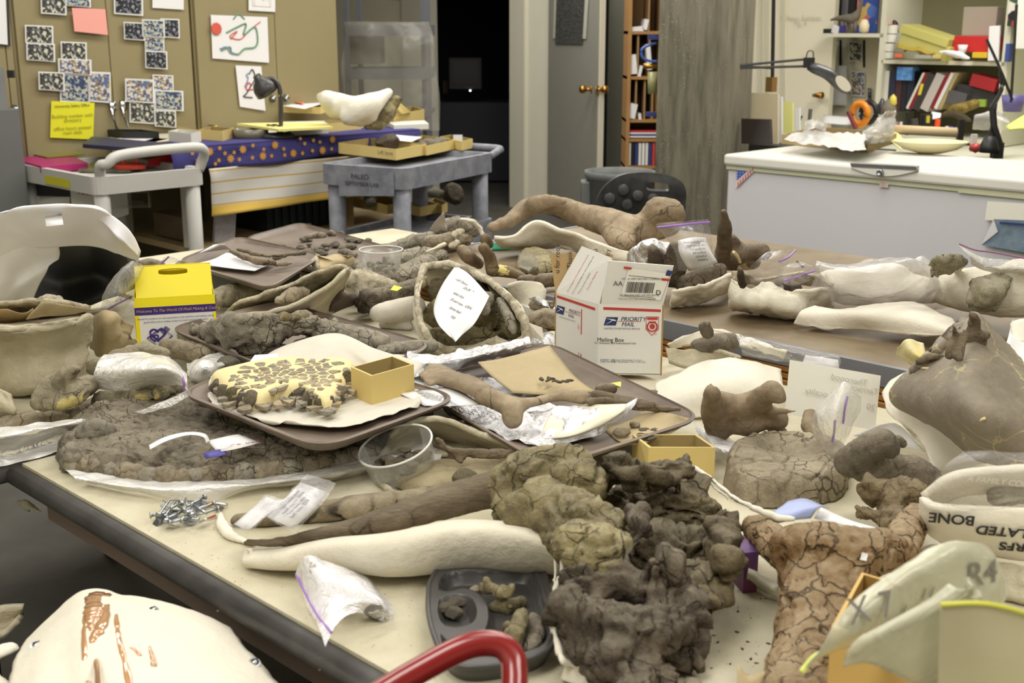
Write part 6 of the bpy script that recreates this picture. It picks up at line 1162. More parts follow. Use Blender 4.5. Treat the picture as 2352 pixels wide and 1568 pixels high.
def L(chs, mk, label, name=FB_, cat='fossil', **k):
    k.setdefault('vox', .006); k.setdefault('amp', .005); k.setdefault('sc', 18)
    return lump(name, chs, K[mk] if isinstance(mk, str) else mk, None, (label, cat), **k)
# ================= MIDDLE OF THE TABLES =================
bowl_ = L([[(975,612,9,.16),(1030,606,9,.17),(1080,622,9,.165),(1130,650,10,.15),(1175,690,10,.13),(1205,735,11,.1),(1210,775,11,.06),(1180,795,10,.04),(1140,782,9,.05),(1090,797,8,.03),(1020,803,9,.03),(985,780,10,.05),(965,740,9,.08),(960,700,8,.11),(958,660,8,.13),(975,612,9,.16)]], 'crumb', 'round plaster field jacket full of dark matrix, white note standing in it', 'plaster_jacket', 'plaster jacket', sm=1, amp=.006, clamp=False)
patch('jacket_wall', [[(975,612,.16),(1080,618,.165),(1180,688,.13),(1212,745,.09)],[(985,650,.08),(1080,640,.1),(1190,720,.06),(1216,775,.05)],[(1000,700,.02),(1080,690,.02),(1180,760,.01),(1195,795,.004)]], K['plas'], bowl_, n=16, k=24, amp=.005, thick=.01)
patch('jacket_wall', [[(975,612,.16),(958,680,.12),(970,750,.07),(1005,798,.035),(1090,800,.03),(1195,795,.045)],[(962,640,.1),(952,700,.08),(962,765,.03),(1000,812,.005),(1090,812,.004),(1195,806,.005)]], K['plas'], bowl_, n=8, k=34, amp=.005, thick=.01)
L([[(1000,665,26,.1),(1050,650,24,.11),(1100,670,26,.1),(1150,720,26,.07),(1180,760,20,.05)],[(1000,720,28,.06),(1060,720,34,.06),(1120,745,32,.05)],[(1000,770,20,.03),(1060,775,22,.03),(1130,775,20,.03)]], 'mott', 'rough olive and brown matrix packed inside the round plaster jacket', amp=.014, sc=22, oc=5, cell=(.006,24), sm=1)
L([[(1090,680,14,.13),(1120,685,16,.12),(1110,710,14,.11)]], 'dark', 'dark wrinkled lump of matrix right of the standing note', amp=.01, sc=34, clamp=False)
L([[(1150,690,12,.12),(1170,730,13,.1),(1180,760,12,.07)]], 'grey', 'smooth grey bone shaft along the right wall of the round jacket', clamp=False)
nt_ = patch('note_sheet', [[(1046,610,.17),(1078,630,.165),(1124,680,.14)],[(1015,655,.145),(1055,668,.14),(1108,712,.12)],[(996,705,.11),(1035,715,.11),(1088,745,.1)],[(1005,742,.09),(1032,755,.085),(1062,768,.08)],[(1030,770,.075),(1040,778,.07),(1046,785,.07)]], K['paper'], None, ('ruled white handwritten note standing in the round plaster jacket', 'note'), n=20, k=12)
for s_, x, y in (('Left Femur', 1062,648), ('20-09', 1072,664), ('label this', 1054,678), ('B and new', 1050,694), ('bone bed', 1046,712), ('GRN', 1076,706), ('top', 1042,728)): dtext(s_, .0125, nt_, x, y, K['ink'], -28, up=70)
# bones around it
L([[(835,700,22,.04),(860,690,20,.06),(845,680,18,.07)]], 'blk', 'dark cavernous rock lump left of the round plaster jacket', amp=.012, sc=30, cell=(.005,30))
L([[(860,680,18,.06),(900,672,20,.06),(950,660,20,.06)]], 'dark', 'grey-brown cracked bone above the white bandaged block', crack=(.005,20,.07))
L([[(870,720,24,.05),(900,715,30,.05),(950,705,30,.06)],[(880,745,12),(940,750,12)]], plain('plaster_bandage', S(206,200,186), .85, bump=.5, bs=30, var=.1), 'off-white bandage-wrapped block left of the round plaster jacket', 'plaster_jacket', 'plaster jacket', sz=.9, amp=.003)
TZ = BZ
L([[(870,640,26,.04),(930,630,30,.04),(980,610,30,.05)],[(900,600,24,.04),(960,585,24,.05),(1010,590,20,.05)],[(820,610,14,.04),(850,640,16,.04)]], 'grey', 'broad crazed grey fossil behind the round plaster jacket', amp=.01, sc=14, cell=(.005,18), crack=(.006,16,.07), sz=.8)
TZ = .75
L([[(960,650,14,.07),(985,640,12,.07)]], 'mott', 'lichen-like crust beside the small neon yellow flag'); quad('flag', [P(897,665,.1), P(912,668,.1), P(924,660,.1), P(905,655,.1)], plain('neon_yellow', S(226,240,40), .5), None, ('small neon yellow flag between the middle bones', 'flag'))
L([[(850,575,12,.05),(900,570,16,.05),(950,555,20,.06),(1000,545,20,.08),(1040,530,18,.09)]], 'grey', 'long splintered grey bone log pointing at the grey cart leg', amp=.008, sc=22, crack=(.006,22,.06), sz=.8)
L([[(985,560,18,.07),(1030,552,20,.08),(1070,548,16,.07)],[(930,585,12,.05),(980,588,12,.06)]], 'tan', 'tan split bone in front of the grey log', amp=.007, crack=(.006,18,.07))
L([[(1010,525,16,.11),(1050,515,22,.12),(1085,525,20,.1)]], 'grey', 'cracked grey bone dome sheathed in foil-edged plaster', amp=.006, crack=(.006,26,.07), cell=(.004,24))
L([[(1060,503,5,.16),(1085,508,6,.15),(1103,525,6,.12),(1108,540,5,.1)]], 'plasw', 'white crumbly plaster edge over the cracked bone dome', 'plaster_edge', 'plaster', sm=1, amp=.004, sc=40, clamp=False)
patch('paper_sheet', [[(985,530,.12),(1005,528,.12),(1028,530,.12)],[(1000,508,.16),(1012,502,.17),(1024,515,.14)],[(1015,492,.19),(1018,488,.2),(1021,495,.19)]], K['paper'], None, ('white paper point sticking up before the grey cart', 'paper'), n=6, k=6)
L([[(978,578,4,.12),(1000,570,5,.12),(1022,560,6,.12)]], plain('pale_tube_bone', S(222,208,178), .7), 'hollow pale tube bone in front of the grey log', sm=1, amp=.001, clamp=False)
L([[(1040,540,8,.1),(1060,530,9,.1)],[(1035,565,8,.08),(1050,556,8,.08)]], 'crumb', 'plaster rubble left of the brown knobbed cast bone', 'plaster_block', 'plaster', amp=.006, sc=40)
TZ = BZ
L([[(1062,575,16,.12),(1075,590,17,.11),(1100,605,14,.08)],[(1110,570,13,.14),(1125,590,16,.11),(1130,615,18,.08)],[(1115,548,14,.16),(1122,560,14,.14)],[(1130,620,16,.05),(1170,625,14,.04),(1200,635,10,.03)]], bone('cast_knob', S(84,68,50), S(116,98,74), S(142,124,98), sc=7, cs=12, fill=S(238,220,140), fa=.62, fs=13, bump=.4), 'brown double-knobbed bone with bright cream repairs behind the round jacket', amp=.003)
L([[(1200,645,14,.03),(1240,645,18,.03),(1280,640,16,.03)]], 'umber', 'dark brown bone end with a cream patch left of the mailing box', amp=.004); stone(P(1228,632,.06), .02, 'mott', 'cream-yellow chip on top of the dark bone end by the mailing box')
dome(FB_, [(1185,618),(1200,588),(1230,580),(1260,590),(1282,606),(1270,622),(1240,630),(1210,628)], K['mott'], None, ('flat olive rock plate on the brown table behind the clear box', 'fossil'), base=.012, H=.03, amp=.01, sc=20, nr=24, na=90)
cardbox((1222,626),(1236,618),(1190,612), .035, .03, 'tiny clear plastic box on the bones before the olive plate', m=K['filmt'], mi=K['filmt'])
TZ = .75
patch('plaster_jacket', [[(1165,655,.08),(1200,645,.09),(1240,650,.08),(1255,668,.06)],[(1170,680,.04),(1205,678,.05),(1238,688,.04),(1250,692,.03)],[(1180,700,.01),(1205,710,.01),(1230,712,.01),(1245,705,.01)]], K['plas'], None, ('thin grey-white plaster shell right of the round jacket', 'plaster jacket'), n=14, k=16, amp=.004, thick=.006)
FO = K['foil']
def foil(rows, label, **k): k.setdefault('n', 30); k.setdefault('k', 44); k.setdefault('amp', .012); return patch('foil_sheet', rows, FO, None, (label, 'foil'), sc=28, facet=(.009,34), smooth=False, **k)
foil([[(1212,690,.05),(1235,680,.07),(1262,700,.05)],[(1220,702,.03),(1245,700,.05),(1268,715,.03)]], 'small crumpled foil scrap left of the mailing box', n=14, k=18)
L([[(1225,735,20,.05),(1255,730,24,.05),(1290,735,22,.05)]], 'tan', 'rounded tan bone shaft between round jacket and mailing box', crack=(.006,16,.07)); L([[(1225,700,12,.04),(1265,700,14,.04)]], 'tan', 'smaller tan bone just behind the rounded tan shaft by the mailing box', crack=(.006,16,.07))
quad('paper_sheet', [P(1212,740,.08), P(1245,752,.06), P(1250,782,.04), P(1215,770,.05)], K['paperw'], None, ('folded off-white paper at the lower right of the round jacket', 'paper'))
foil([[(1225,770,.02),(1255,765,.03),(1280,770,.02)],[(1222,795,.03),(1255,790,.05),(1280,800,.02)]], 'foil tuft at the foot of the mailing box, left', n=14, k=18)
quad('paper_sheet', [P(1255,668,.02), P(1300,668,.02), P(1300,636,.05), P(1276,640,.05)], K['paper'], None, ('white card with a digit behind the mailing box edge', 'card'))
G().box(P(1270,690,.015), (.16,.14,.03), .6).put('carton', K['black'], None, ('dark flat box under the white card left of the mailing box', 'box'))
G().box(P(1255,712,.01), (.12,.1,.03), .6).put('carton', K['white'], None, ('pale flat box left of the mailing box', 'box'))
TZ = BZ
# ---- long brown bone on its jacket (far)
L([[(1130,522,14,.09),(1170,508,18,.1),(1210,478,24,.13),(1250,468,20,.15),(1290,475,24,.13),(1340,495,28,.1),(1400,512,34,.09),(1450,530,36,.08),(1500,525,32,.08),(1540,520,24,.08)],[(1225,470,22,.15),(1265,460,15,.17),(1295,462,10,.17)],[(1405,520,30,.08),(1420,545,30,.06),(1440,560,24,.05)],[(1490,500,26,.12),(1510,480,32,.15),(1540,485,32,.14),(1558,500,20,.12)]], 'smooth', 'long smooth brown thigh bone with a round head lying before the black chair', vox=.009, sm=4, amp=.006, sc=10, sz=1, clamp=False, crack=(.002,9,.04))
patch('plaster_jacket', [[(1135,545,.07),(1180,540,.08),(1230,508,.12),(1290,528,.1),(1350,548,.07),(1420,572,.05),(1490,590,.03)],[(1140,555,.05),(1180,560,.05),(1235,560,.04),(1290,560,.04),(1350,575,.03),(1420,595,.02),(1490,600,.02)],[(1150,565,.03),(1190,568,.02),(1240,570,.005),(1290,568,.03),(1350,585,.01),(1420,602,.005),(1490,605,.005)]], K['plas'], None, ('pale plaster cradle under the long smooth thigh bone', 'plaster jacket'), n=14, k=40, amp=.005, thick=.012)
patch('foam_pad', [[(1130,560,.02),(1180,552,.03),(1230,545,.03)],[(1130,575,.002),(1190,572,.002),(1235,572,.002)]], plain('foam_green', S(58,152,122), .8), None, ('green foam pad peeping out beneath the plaster cradle', 'foam'), n=6, k=12, thick=.012)
# ---- foil, dark bones, zip bag, tall dark bone
foil([[(1445,640,.04),(1480,640,.05),(1530,650,.03)],[(1440,600,.08),(1475,590,.11),(1530,600,.1)],[(1455,572,.12),(1485,560,.15),(1530,572,.13)],[(1470,560,.12),(1500,550,.15),(1540,560,.13)]], 'crumpled foil nest behind the mailing box')
L([[(1500,640,28,.05),(1510,600,24,.1),(1500,575,14,.14)],[(1540,630,30,.06),(1560,600,26,.1),(1548,570,16,.14)],[(1575,650,22,.05),(1615,635,22,.07),(1655,620,18,.09)],[(1560,690,0.5,.0),(1575,660,20,.03)]], 'blk', 'dark grey knobbly bones cradled in foil behind the mailing box', vox=.007, sm=4, amp=.004)
zb_ = patch('zip_bag', [[(1560,620,.11),(1600,622,.11),(1648,605,.11)],[(1548,580,.16),(1592,585,.17),(1640,570,.16)],[(1530,545,.2),(1580,552,.21),(1632,540,.2)],[(1508,520,.23),(1560,518,.24),(1628,508,.24)],[(1512,512,.24),(1565,508,.25),(1627,503,.25)]], K['film'], None, ('clear zip bag with a printed label on the dark bones, purple seal on top', 'bag'), n=30, k=24, amp=.007, sc=16)
zs_('zip_seal', [(1510,522,.235),(1565,516,.245),(1630,510,.245)], zb_, .003)
lbz = patch('printed_label', [[(1558,552,.2),(1590,545,.21),(1620,545,.2)],[(1560,580,.175),(1600,582,.18),(1632,575,.17)],[(1582,622,.13),(1610,618,.13),(1648,602,.13)]], K['paper'], zb_, n=8, k=8)
for k_ in range(6): dtext('fossil bone left side', .009, lbz, 1594+k_*4, 556+k_*8, K['ink'], 4)
L([[(1655,600,20,.07),(1665,560,20,.13),(1665,520,18,.19),(1662,485,9,.24)],[(1690,590,22,.08),(1710,580,22,.09),(1750,575,20,.1),(1760,585,14,.09)],[(1680,550,16,.13),(1690,570,18,.1)],[(1680,600,24,.05),(1730,600,20,.05)]], 'umber', 'tall dark brown vertebra with an upright spine against the white freezer', vox=.007, sm=4, amp=.004, clamp=False)
G().tube(cr(np.array([P(1685,578,.14), P(1695,590,.12), P(1700,602,.1)]), 8), .004, 6).put('glue_run', CRM, bpy.data.objects[sorted(o.name for o in bpy.data.objects if o.name.startswith('fossil_bone'))[-1]] if False else None, ('cream glue run on the tall dark vertebra', 'glue'))
cardbox((1700,622),(1740,615),(1675,612), .05, .03, 'brown carton corner behind the crinkled jacket with two zip bags', m=K['kraft'], mi=K['kraft'])
def shell(rows, label, mk='plas', **k): k.setdefault('n', 20); k.setdefault('k', 40); return patch('plaster_jacket', rows, K[mk] if isinstance(mk, str) else mk, None, (label, 'plaster jacket'), thick=.01, edge=.004, amp=k.pop('amp', .008), sc=k.pop('sc', 18), **k)
shell([[(1545,665,.06),(1580,660,.07),(1620,655,.07),(1655,640,.08),(1680,630,.09)],[(1540,690,.03),(1580,680,.04),(1625,682,.03),(1655,665,.05),(1680,655,.05)],[(1540,703,.004),(1575,695,.01),(1610,690,.01),(1650,675,.02),(1676,660,.02)]], 'crinkled plaster rim right of the mailing box, under the dark bones', amp=.014, sc=26)
cr_s = shell([[(1682,640,.1),(1720,665,.08),(1760,650,.09),(1800,668,.07),(1850,665,.08),(1916,662,.08)],[(1672,690,.05),(1720,700,.05),(1770,700,.05),(1820,712,.04),(1860,700,.04),(1912,685,.05)],[(1680,712,.01),(1730,718,.005),(1780,722,.004),(1830,724,.004),(1870,718,.01),(1905,705,.02)]], 'crinkled plaster jacket in a brown box holding zip bags and dark bones', amp=.016, sc=26)
patch('far_wall', [[(1682,640,.1),(1690,620,.12),(1740,640,.08),(1800,630,.08),(1860,628,.1),(1914,655,.09)],[(1700,665,.06),(1720,650,.06),(1760,655,.05),(1800,655,.05),(1860,650,.06),(1905,668,.06)]], K['crumb'], cr_s, n=14, k=36, amp=.01, sc=22, thick=.008)
L([[(1706,655,9,.1),(1702,635,9,.13),(1700,620,8,.15)]], 'blk', 'short dark rod bone standing in the crinkled jacket', clamp=False)
L([[(1760,660,10,.08),(1800,650,14,.08),(1830,660,12,.08)],[(1830,600,6,.16),(1845,612,6,.14)]], 'blk', 'dark bone pieces among the bags in the crinkled jacket', clamp=False)
zb_ = patch('zip_bag', [[(1725,655,.1),(1765,665,.09),(1800,660,.09)],[(1718,625,.14),(1755,630,.14),(1795,630,.14)],[(1735,600,.18),(1775,598,.19),(1815,595,.18)],[(1770,580,.2),(1800,576,.21),(1828,574,.2)]], K['film'], None, ('upper clear zip bag with purple seal in the crinkled jacket', 'bag'), n=24, k=20, amp=.008, sc=20)
zs_('zip_seal', [(1790,600,.19),(1812,590,.195),(1828,574,.205)], zb_)
zb_ = patch('zip_bag', [[(1785,640,.1),(1820,655,.1),(1860,645,.1)],[(1795,615,.14),(1830,615,.15),(1870,620,.13)],[(1825,600,.16),(1850,605,.15),(1878,612,.14)]], K['film'], None, ('lower clear zip bag folded over the crinkled jacket rim', 'bag'), n=20, k=20, amp=.008, sc=24)
zs_('zip_seal', [(1800,645,.115),(1840,632,.125),(1872,622,.13)], zb_)
# ---- wrapped bundle, white shells, jacket cylinder
L([[(1940,665,44,.06),(2010,665,48,.06),(2080,660,44,.06),(2140,670,36,.06)],[(1890,640,22,.08),(1960,632,26,.1),(2060,625,28,.1)]], 'plasw', 'white plaster bundle inside clear wrap before the freezer', 'plaster_bundle', 'plaster jacket', vox=.01, sz=.8, sm=4)
patch('plastic_wrap', [[(1868,700,.01),(1920,715,.004),(2000,722,.004),(2100,722,.004),(2180,712,.01)],[(1870,650,.08),(1930,655,.11),(2010,650,.13),(2100,650,.12),(2170,660,.09)],[(1868,615,.13),(1930,615,.16),(2010,610,.17),(2090,602,.17),(2150,610,.13)],[(1875,596,.15),(1940,612,.14),(2010,600,.16),(2080,590,.17),(2140,598,.13)]], film('wrap_clear', S(232,230,232), .3, rough=.15, bs=24, bst=1.0), None, ('crinkled clear plastic wrap around the white bundle before the freezer', 'plastic wrap'), n=40, k=60, amp=.02, sc=12, thick=0)
shell([[(1826,742,.015),(1900,755,.012),(1990,755,.02),(2090,768,.03),(2190,772,.04)],[(1840,720,.04),(1910,720,.05),(2000,722,.06),(2090,725,.07),(2200,760,.05)],[(1870,705,.045),(1930,715,.045),(2000,705,.06),(2100,700,.06),(2190,735,.05)]], 'long flat white plaster shell at the front of the brown table', 'plasw', amp=.004, sc=8, k=60)
cyl_ = L([[(2170,660,46,.08),(2230,665,58,.09),(2300,670,66,.1),(2400,670,70,.1)],[(2155,600,18,.17),(2190,605,24,.16),(2220,600,14,.17)],[(2330,620,30,.16),(2380,620,30,.16)]], 'plas', 'fat white plaster cylinder jacket before the freezer at the right edge', 'plaster_jacket', 'plaster jacket', vox=.01, sm=3, amp=.006, sz=.9)
def crust(rows, label): return patch('plaster_flap', rows, bone('crust_mix', S(150,144,108), S(206,198,170), S(232,226,204), sc=24, cs=40, bump=1), None, (label, 'plaster'), n=24, k=30, amp=.012, sc=40, thick=.012, edge=.01)
crust([[(2232,640,.14),(2270,632,.15),(2325,636,.14)],[(2228,665,.12),(2265,665,.13),(2312,662,.13)],[(2222,695,.09),(2258,700,.09),(2298,690,.1)],[(2238,708,.07),(2262,712,.07),(2285,706,.08)]], 'rough olive-speckled plaster flap on the fat cylinder jacket, right')
crust([[(2140,630,.14),(2165,625,.15),(2200,620,.15)],[(2140,605,.18),(2175,598,.19),(2222,605,.17)],[(2150,590,.2),(2180,588,.2),(2212,590,.19)]], 'rough plaster crust on top of the fat cylinder jacket, left')
patch('zip_bag', [[(2200,560,.22),(2260,590,.19),(2370,600,.19)],[(2225,585,.2),(2270,612,.17),(2370,622,.17)],[(2230,608,.17),(2280,628,.15),(2370,634,.15)]], K['filmw'], None, ('thick white zip bag resting on the fat cylinder jacket', 'bag'), n=16, k=24, amp=.003, sc=10, thick=.012)
zs_('zip_seal', [(2203,558,.228),(2245,580,.21),(2290,580,.21),(2370,596,.2)], None) if False else None
G().tube(cr(np.array([P(2203,560,.226), P(2240,574,.215), P(2285,580,.21), P(2370,596,.2)]), 20), .002, 6).put('zip_seal', plain('zip_dark', S(140,90,130), .4), bpy.data.objects[[o.name for o in bpy.data.objects if o.get('label','').startswith('thick white zip bag')][0]])
L([[(2215,778,9,.02),(2260,776,12,.02),(2290,780,9,.02)]], 'plas', 'rounded white plaster stub behind the big brown crest bone', 'plaster_block', 'plaster')
pp = patch('paper_sheet', [[(2275,830,.05),(2320,845,.04),(2400,865,.04)],[(2310,790,.06),(2350,800,.05),(2420,810,.05)],[(2325,730,.07),(2360,740,.07),(2420,750,.07)]], K['paper'], None, ('white printed page curling at the right edge of the brown table', 'paper'), n=10, k=10)
shell([[(2325,800,.04),(2345,790,.05),(2400,790,.05)],[(2322,745,.08),(2345,735,.09),(2400,735,.09)]], 'white plaster edge behind the curling page at the right', 'plasw', n=8, k=8)

TZ = .75
# ================= MAILING BOX =================
MB_ = plain('mail_white', S(228,226,220), .5, var=.02, bump=.05); MI = plain('mail_kraft', S(176,148,102), .8, var=.08); MR = plain('mail_red', S(186,60,52), .5); MNV = plain('mail_navy', S(40,54,104), .5)
n0, r0, l0 = P(1372,860,.012), P(1520,862,.012), P(1274,826,.012)
a1 = r0-n0; a1[2] = 0; W1 = np.linalg.norm(a1); a1 /= W1; a2 = l0-n0; a2[2] = 0; W2 = np.linalg.norm(a2); a2 /= W2
H1 = .158; bp = lambda a, b, h: n0+a1*a+a2*b+z_*h
# real cartons flare a touch in the photograph: keep it square
mb = empty('mailing_box', bp(W1/2, W2/2, 0), 'open white postal mailing box with red stripes standing in the middle', 'box')
def face(c, m, name, par=mb): return put(name, c, [(0,1,2,3)], m, par, solid=.003, off=-1)
face([bp(0,0,0), bp(W1,0,0), bp(W1,0,H1), bp(0,0,H1)], [MB_], 'front_panel'); face([bp(0,W2,0), bp(0,0,0), bp(0,0,H1), bp(0,W2,H1)], MB_, 'side_panel'); face([bp(W1,0,0), bp(W1,W2,0), bp(W1,W2,H1), bp(W1,0,H1)], MI, 'side_panel'); face([bp(W1,W2,0), bp(0,W2,0), bp(0,W2,H1), bp(W1,W2,H1)], MI, 'back_panel'); face([bp(0,0,.001), bp(0,W2,.001), bp(W1,W2,.001), bp(W1,0,.001)], MI, 'bottom_panel')
f1 = [bp(.005,0,H1), bp(W1-.002,0,H1), bp(W1+.004,-.02,H1+.088), bp(.006,-.02,H1+.098)]; ff = put('front_flap', f1+[bp(.03,-.02,H1+.098)], [(0,1,2,4,3)] if False else [(0,1,2,3)], MB_, mb, solid=.003)
f2 = [bp(0,W2,H1), bp(0,0,H1), bp(.03,.006,H1+.1), bp(.045,W2-.02,H1+.108)]; sf = put('side_flap', f2, [(0,1,2,3)], MB_, mb, solid=.003)
f3 = [bp(W1,W2,H1), bp(0,W2,H1), bp(-.0,W2+.02,H1+.085), bp(W1,W2+.02,H1+.085)]; bf = put('back_flap', f3, [(0,1,2,3)], MI, mb, solid=.003)
u3 = bp(W1,W2+.02,H1+.085)-bp(0,W2+.02,H1+.085)
for i, s_ in enumerate(['Thank you for requ', 'Recycle. Thank', 'Priority Mail pack', 'aging. Thank you', 'for your Priority']): text(s_, .016, bp(W1*(.06+.2*i),W2+.01,H1+.045)-a2*.003, z_, -u3, K['ink'], bf, off=.001)
def strip(a, b, c, d, m, par=mb, nm='red_stripe'): return put(nm, [a, b, c, d], [(0,1,2,3)], m, par, solid=.0006, off=0)
fr_ = lambda x, h: bp(x*W1, -.0008, h*H1); sd_ = lambda x, h: bp(-.0008, (1-x)*W2, h*H1)
strip(fr_(.07,.925), fr_(.95,.9), fr_(.95,.935), fr_(.07,.96), MR); strip(sd_(.05,.93), sd_(.93,.9), sd_(.93,.935), sd_(.05,.965), MR)
for (x, h, sq_, f_, ex, S0) in ((.2,.76,1,fr_,a1,1), (.14,.76,.8,sd_,-a2,.75)):
    strip(f_(x-.12,h-.055), f_(x+.06*1.1,h-.055), f_(x+.1,h+.06), f_(x-.08,h+.06), MNV, nm='eagle_block')
    q = .0012; dn = -np.cross(ex, z_)*-1; dn = np.cross(ex, z_); off_ = dn*.0012
    put('eagle_head', [f_(x-.1,h+.045)+off_, f_(x+.05,h+.03)+off_, f_(x+.075,h+.008)+off_, f_(x-.0,h+.012)+off_, f_(x-.11,h-.05)+off_, f_(x+.0,h-.0)+off_, f_(x-.02,h+.028)+off_], [(0,1,6),(1,2,3,6),(3,4,5)], MB_, mb)
    text('PRIORITY', .0128*S0, f_(x+.33,h+.035), ex, z_, MNV, mb, shear=.25, sq=1); text('MAIL', .0128*S0, f_(x+.25,h-.04), ex, z_, MNV, mb, shear=.25); text('UNITED STATES POSTAL SERVICE', .0052*S0, f_(x+.16,h-.1), ex, z_, MNV, mb, shear=.25)
    strip(f_(x+.1,h+.002), f_(x+.45,h+.002), f_(x+.45,h+.006), f_(x+.1,h+.006), MR)
text('Mailing Box', .0125, fr_(.19,.5), a1, z_, K['ink'], mb); text('For Domestic and International Use', .0062, fr_(.26,.455), a1, z_, K['ink'], mb)
text('ID-BOX7  APR', .005, fr_(.15,.215), a1, z_, MNV, mb); text('Cubic Feet 0.18', .005, fr_(.15,.19), a1, z_, MNV, mb); text('Interior Dimensions: 7 x 7 x 6', .005, fr_(.46,.215), a1, z_, MNV, mb); text('Outer Dimensions: 7.25 x 7.25 x 6.5', .005, fr_(.47,.19), a1, z_, MNV, mb)
sh = [fr_(.73,.83), fr_(.92,.83), fr_(.92,.66), fr_(.825,.57), fr_(.73,.66)]; G().tube([q for q in sh], .0009, 4, close=True).put('shield_outline', MR, mb); strip(fr_(.745,.79), fr_(.905,.79), fr_(.905,.82), fr_(.745,.82), MR, nm='shield_band')
cq_ = fr_(.825,.695); G().tube([cq_+a1*.0105*cos(a)+z_*.0105*sin(a) for a in np.linspace(0,2*pi,21)[:-1]], .0016, 4, close=True).put('shield_ring', MR, mb); G().add([cq_+a1*.006*cos(a)+z_*.006*sin(a)-a2*.0004 for a in np.linspace(0,2*pi,13)[:-1]], [tuple(range(12))]).put('shield_disc', MR, mb)
for h in (.76,.742): strip(fr_(.77,h), fr_(.88,h), fr_(.88,h+.008), fr_(.77,h+.008), MR, nm='shield_arc')
text('TM', .004, fr_(.88,.585), a1, z_, MR, mb)
strip(sd_(.62,.5), sd_(.635,.5), sd_(.635,.86), sd_(.62,.86), MR); strip(sd_(.62,.05), sd_(.635,.05), sd_(.635,.22), sd_(.62,.22), MR); text('VERY', .006, sd_(.58,.2), z_, a2, MR, mb); text('VERY', .006, sd_(.57,.6), z_, a2, MR, mb)
up_ = f1[3]-f1[0]; up_ /= np.linalg.norm(up_); fl_ = lambda x, t: f1[0]*(1-x)*(1-t)+f1[1]*x*(1-t)+f1[2]*x*t+f1[3]*(1-x)*t-a2*.002
nf = np.cross(a1, up_); o2 = nf*.001
lab = put('delivery_label', [fl_(.28,.22)+o2, fl_(.93,.12)+o2, fl_(.97,.8)+o2, fl_(.32,.88)+o2], [(0,1,2,3)], plain('label_white', S(236,234,226), .4), ff)
r_ = random.Random(4); x = .34
while x < .76:
    w_ = r_.choice([.004,.007,.011]); put('barcode_bar', [fl_(x,.3)+o2*2.2, fl_(x+w_,.3)+o2*2.2, fl_(x+w_,.56)+o2*2.2, fl_(x,.56)+o2*2.2], [(0,1,2,3)], K['ink'], lab); x += w_+r_.choice([.005,.008])
text('ZIP - e/ USPS DELIVERY CONFIRM', .0058, fl_(.55,.64), a1, up_, K['ink'], lab, off=.0026); text('420 98712 9101 8385 2109 7842 0037 60', .005, fl_(.57,.245), a1, up_, K['ink'], lab, off=.0026); text('Electronic Rate Approved #123456789', .005, fl_(.55,.15), a1, up_, K['ink'], ff, off=.0026)
for t0 in (.72,.24): put('label_rule', [fl_(.34,t0-.02)+o2*2, fl_(.8,t0-.05)+o2*2, fl_(.8,t0-.04)+o2*2, fl_(.34,t0-.01)+o2*2], [(0,1,2,3)], K['ink'], lab)
text('AA', .015, fl_(.2,.5), a1, up_, K['ink'], ff, off=.0026); text('D', .015, fl_(.86,.32), a1, up_, K['ink'], ff, off=.0026)
put('red_stripe', [fl_(.86,.63)+o2*2, fl_(.99,.62)+o2*2, fl_(.99,.68)+o2*2, fl_(.86,.69)+o2*2], [(0,1,2,3)], MR, ff); put('eagle_block', [fl_(.9,.76)+o2*2, fl_(.98,.75)+o2*2, fl_(.99,.88)+o2*2, fl_(.91,.9)+o2*2], [(0,1,2,3)], MNV, ff); put('red_stripe', [fl_(.24,.86)+o2*3, fl_(.36,.85)+o2*3, fl_(.36,.9)+o2*3, fl_(.24,.91)+o2*3], [(0,1,2,3)], MR, ff)
s2 = f2[3]-f2[0]; s2 /= np.linalg.norm(s2); sf_ = lambda x, t: (f2[0]*(1-x)+f2[1]*x)*(1-t)+(f2[3]*(1-x)+f2[2]*x)*t-a1*.001
for k_, (tx, mm) in enumerate([('This packaging is the property of the service', MR), ('and is provided solely for use in sending mail', K['ink']), ('Misuse may be a violation of federal law.', K['ink']), ('Recyclable. Please recycle.', MR)]): text(tx, .0055, sf_(.3+.14*k_,.48), s2, a2, mm, sf, off=.002)

# ================= FOIL TRAY (T3) =================
tb = .054
foil([[(925,815,.09),(960,830,.08),(1010,845,.07),(1060,850,.07)],[(935,880,.08),(985,880,.06),(1060,890,.06),(1150,880,.06)],[(1000,930,.06),(1080,950,.06),(1170,960,.06),(1300,940,.06)],[(1080,975,.06),(1150,1000,.058),(1250,1022,.058),(1370,1000,.058)]], 'large crumpled foil lining the tray under the forked bone', n=44, k=44, clampz=.052)
foil([[(940,800,.08),(1010,815,.09),(1090,800,.09),(1215,775,.09)],[(935,820,.1),(1010,832,.1),(1100,815,.11),(1220,790,.09)],[(950,860,.08),(1020,855,.07),(1100,835,.07),(1190,810,.06)]], 'bright crinkled foil bank in front of the round plaster jacket', n=30, k=54)
foil([[(1205,1018,.06),(1260,1026,.06),(1330,1010,.065),(1390,990,.07)],[(1240,985,.075),(1300,985,.08),(1380,965,.09),(1450,940,.1)],[(1210,950,.08),(1300,940,.09),(1400,935,.1),(1465,915,.115)]], 'stiff foil sheet with milky lining at the near right of the tray', n=30, k=40)
patch('wax_paper', [[(1240,1008,.068),(1310,1002,.075),(1380,978,.082)],[(1255,965,.085),(1330,958,.09),(1430,945,.105)],[(1275,935,.085),(1350,930,.09),(1440,928,.112)]], plain('wax_cream', S(222,218,194), .35, bump=.4, bs=20), None, ('milky cream paper stuck on the stiff foil sheet', 'paper'), n=12, k=20, amp=.002)
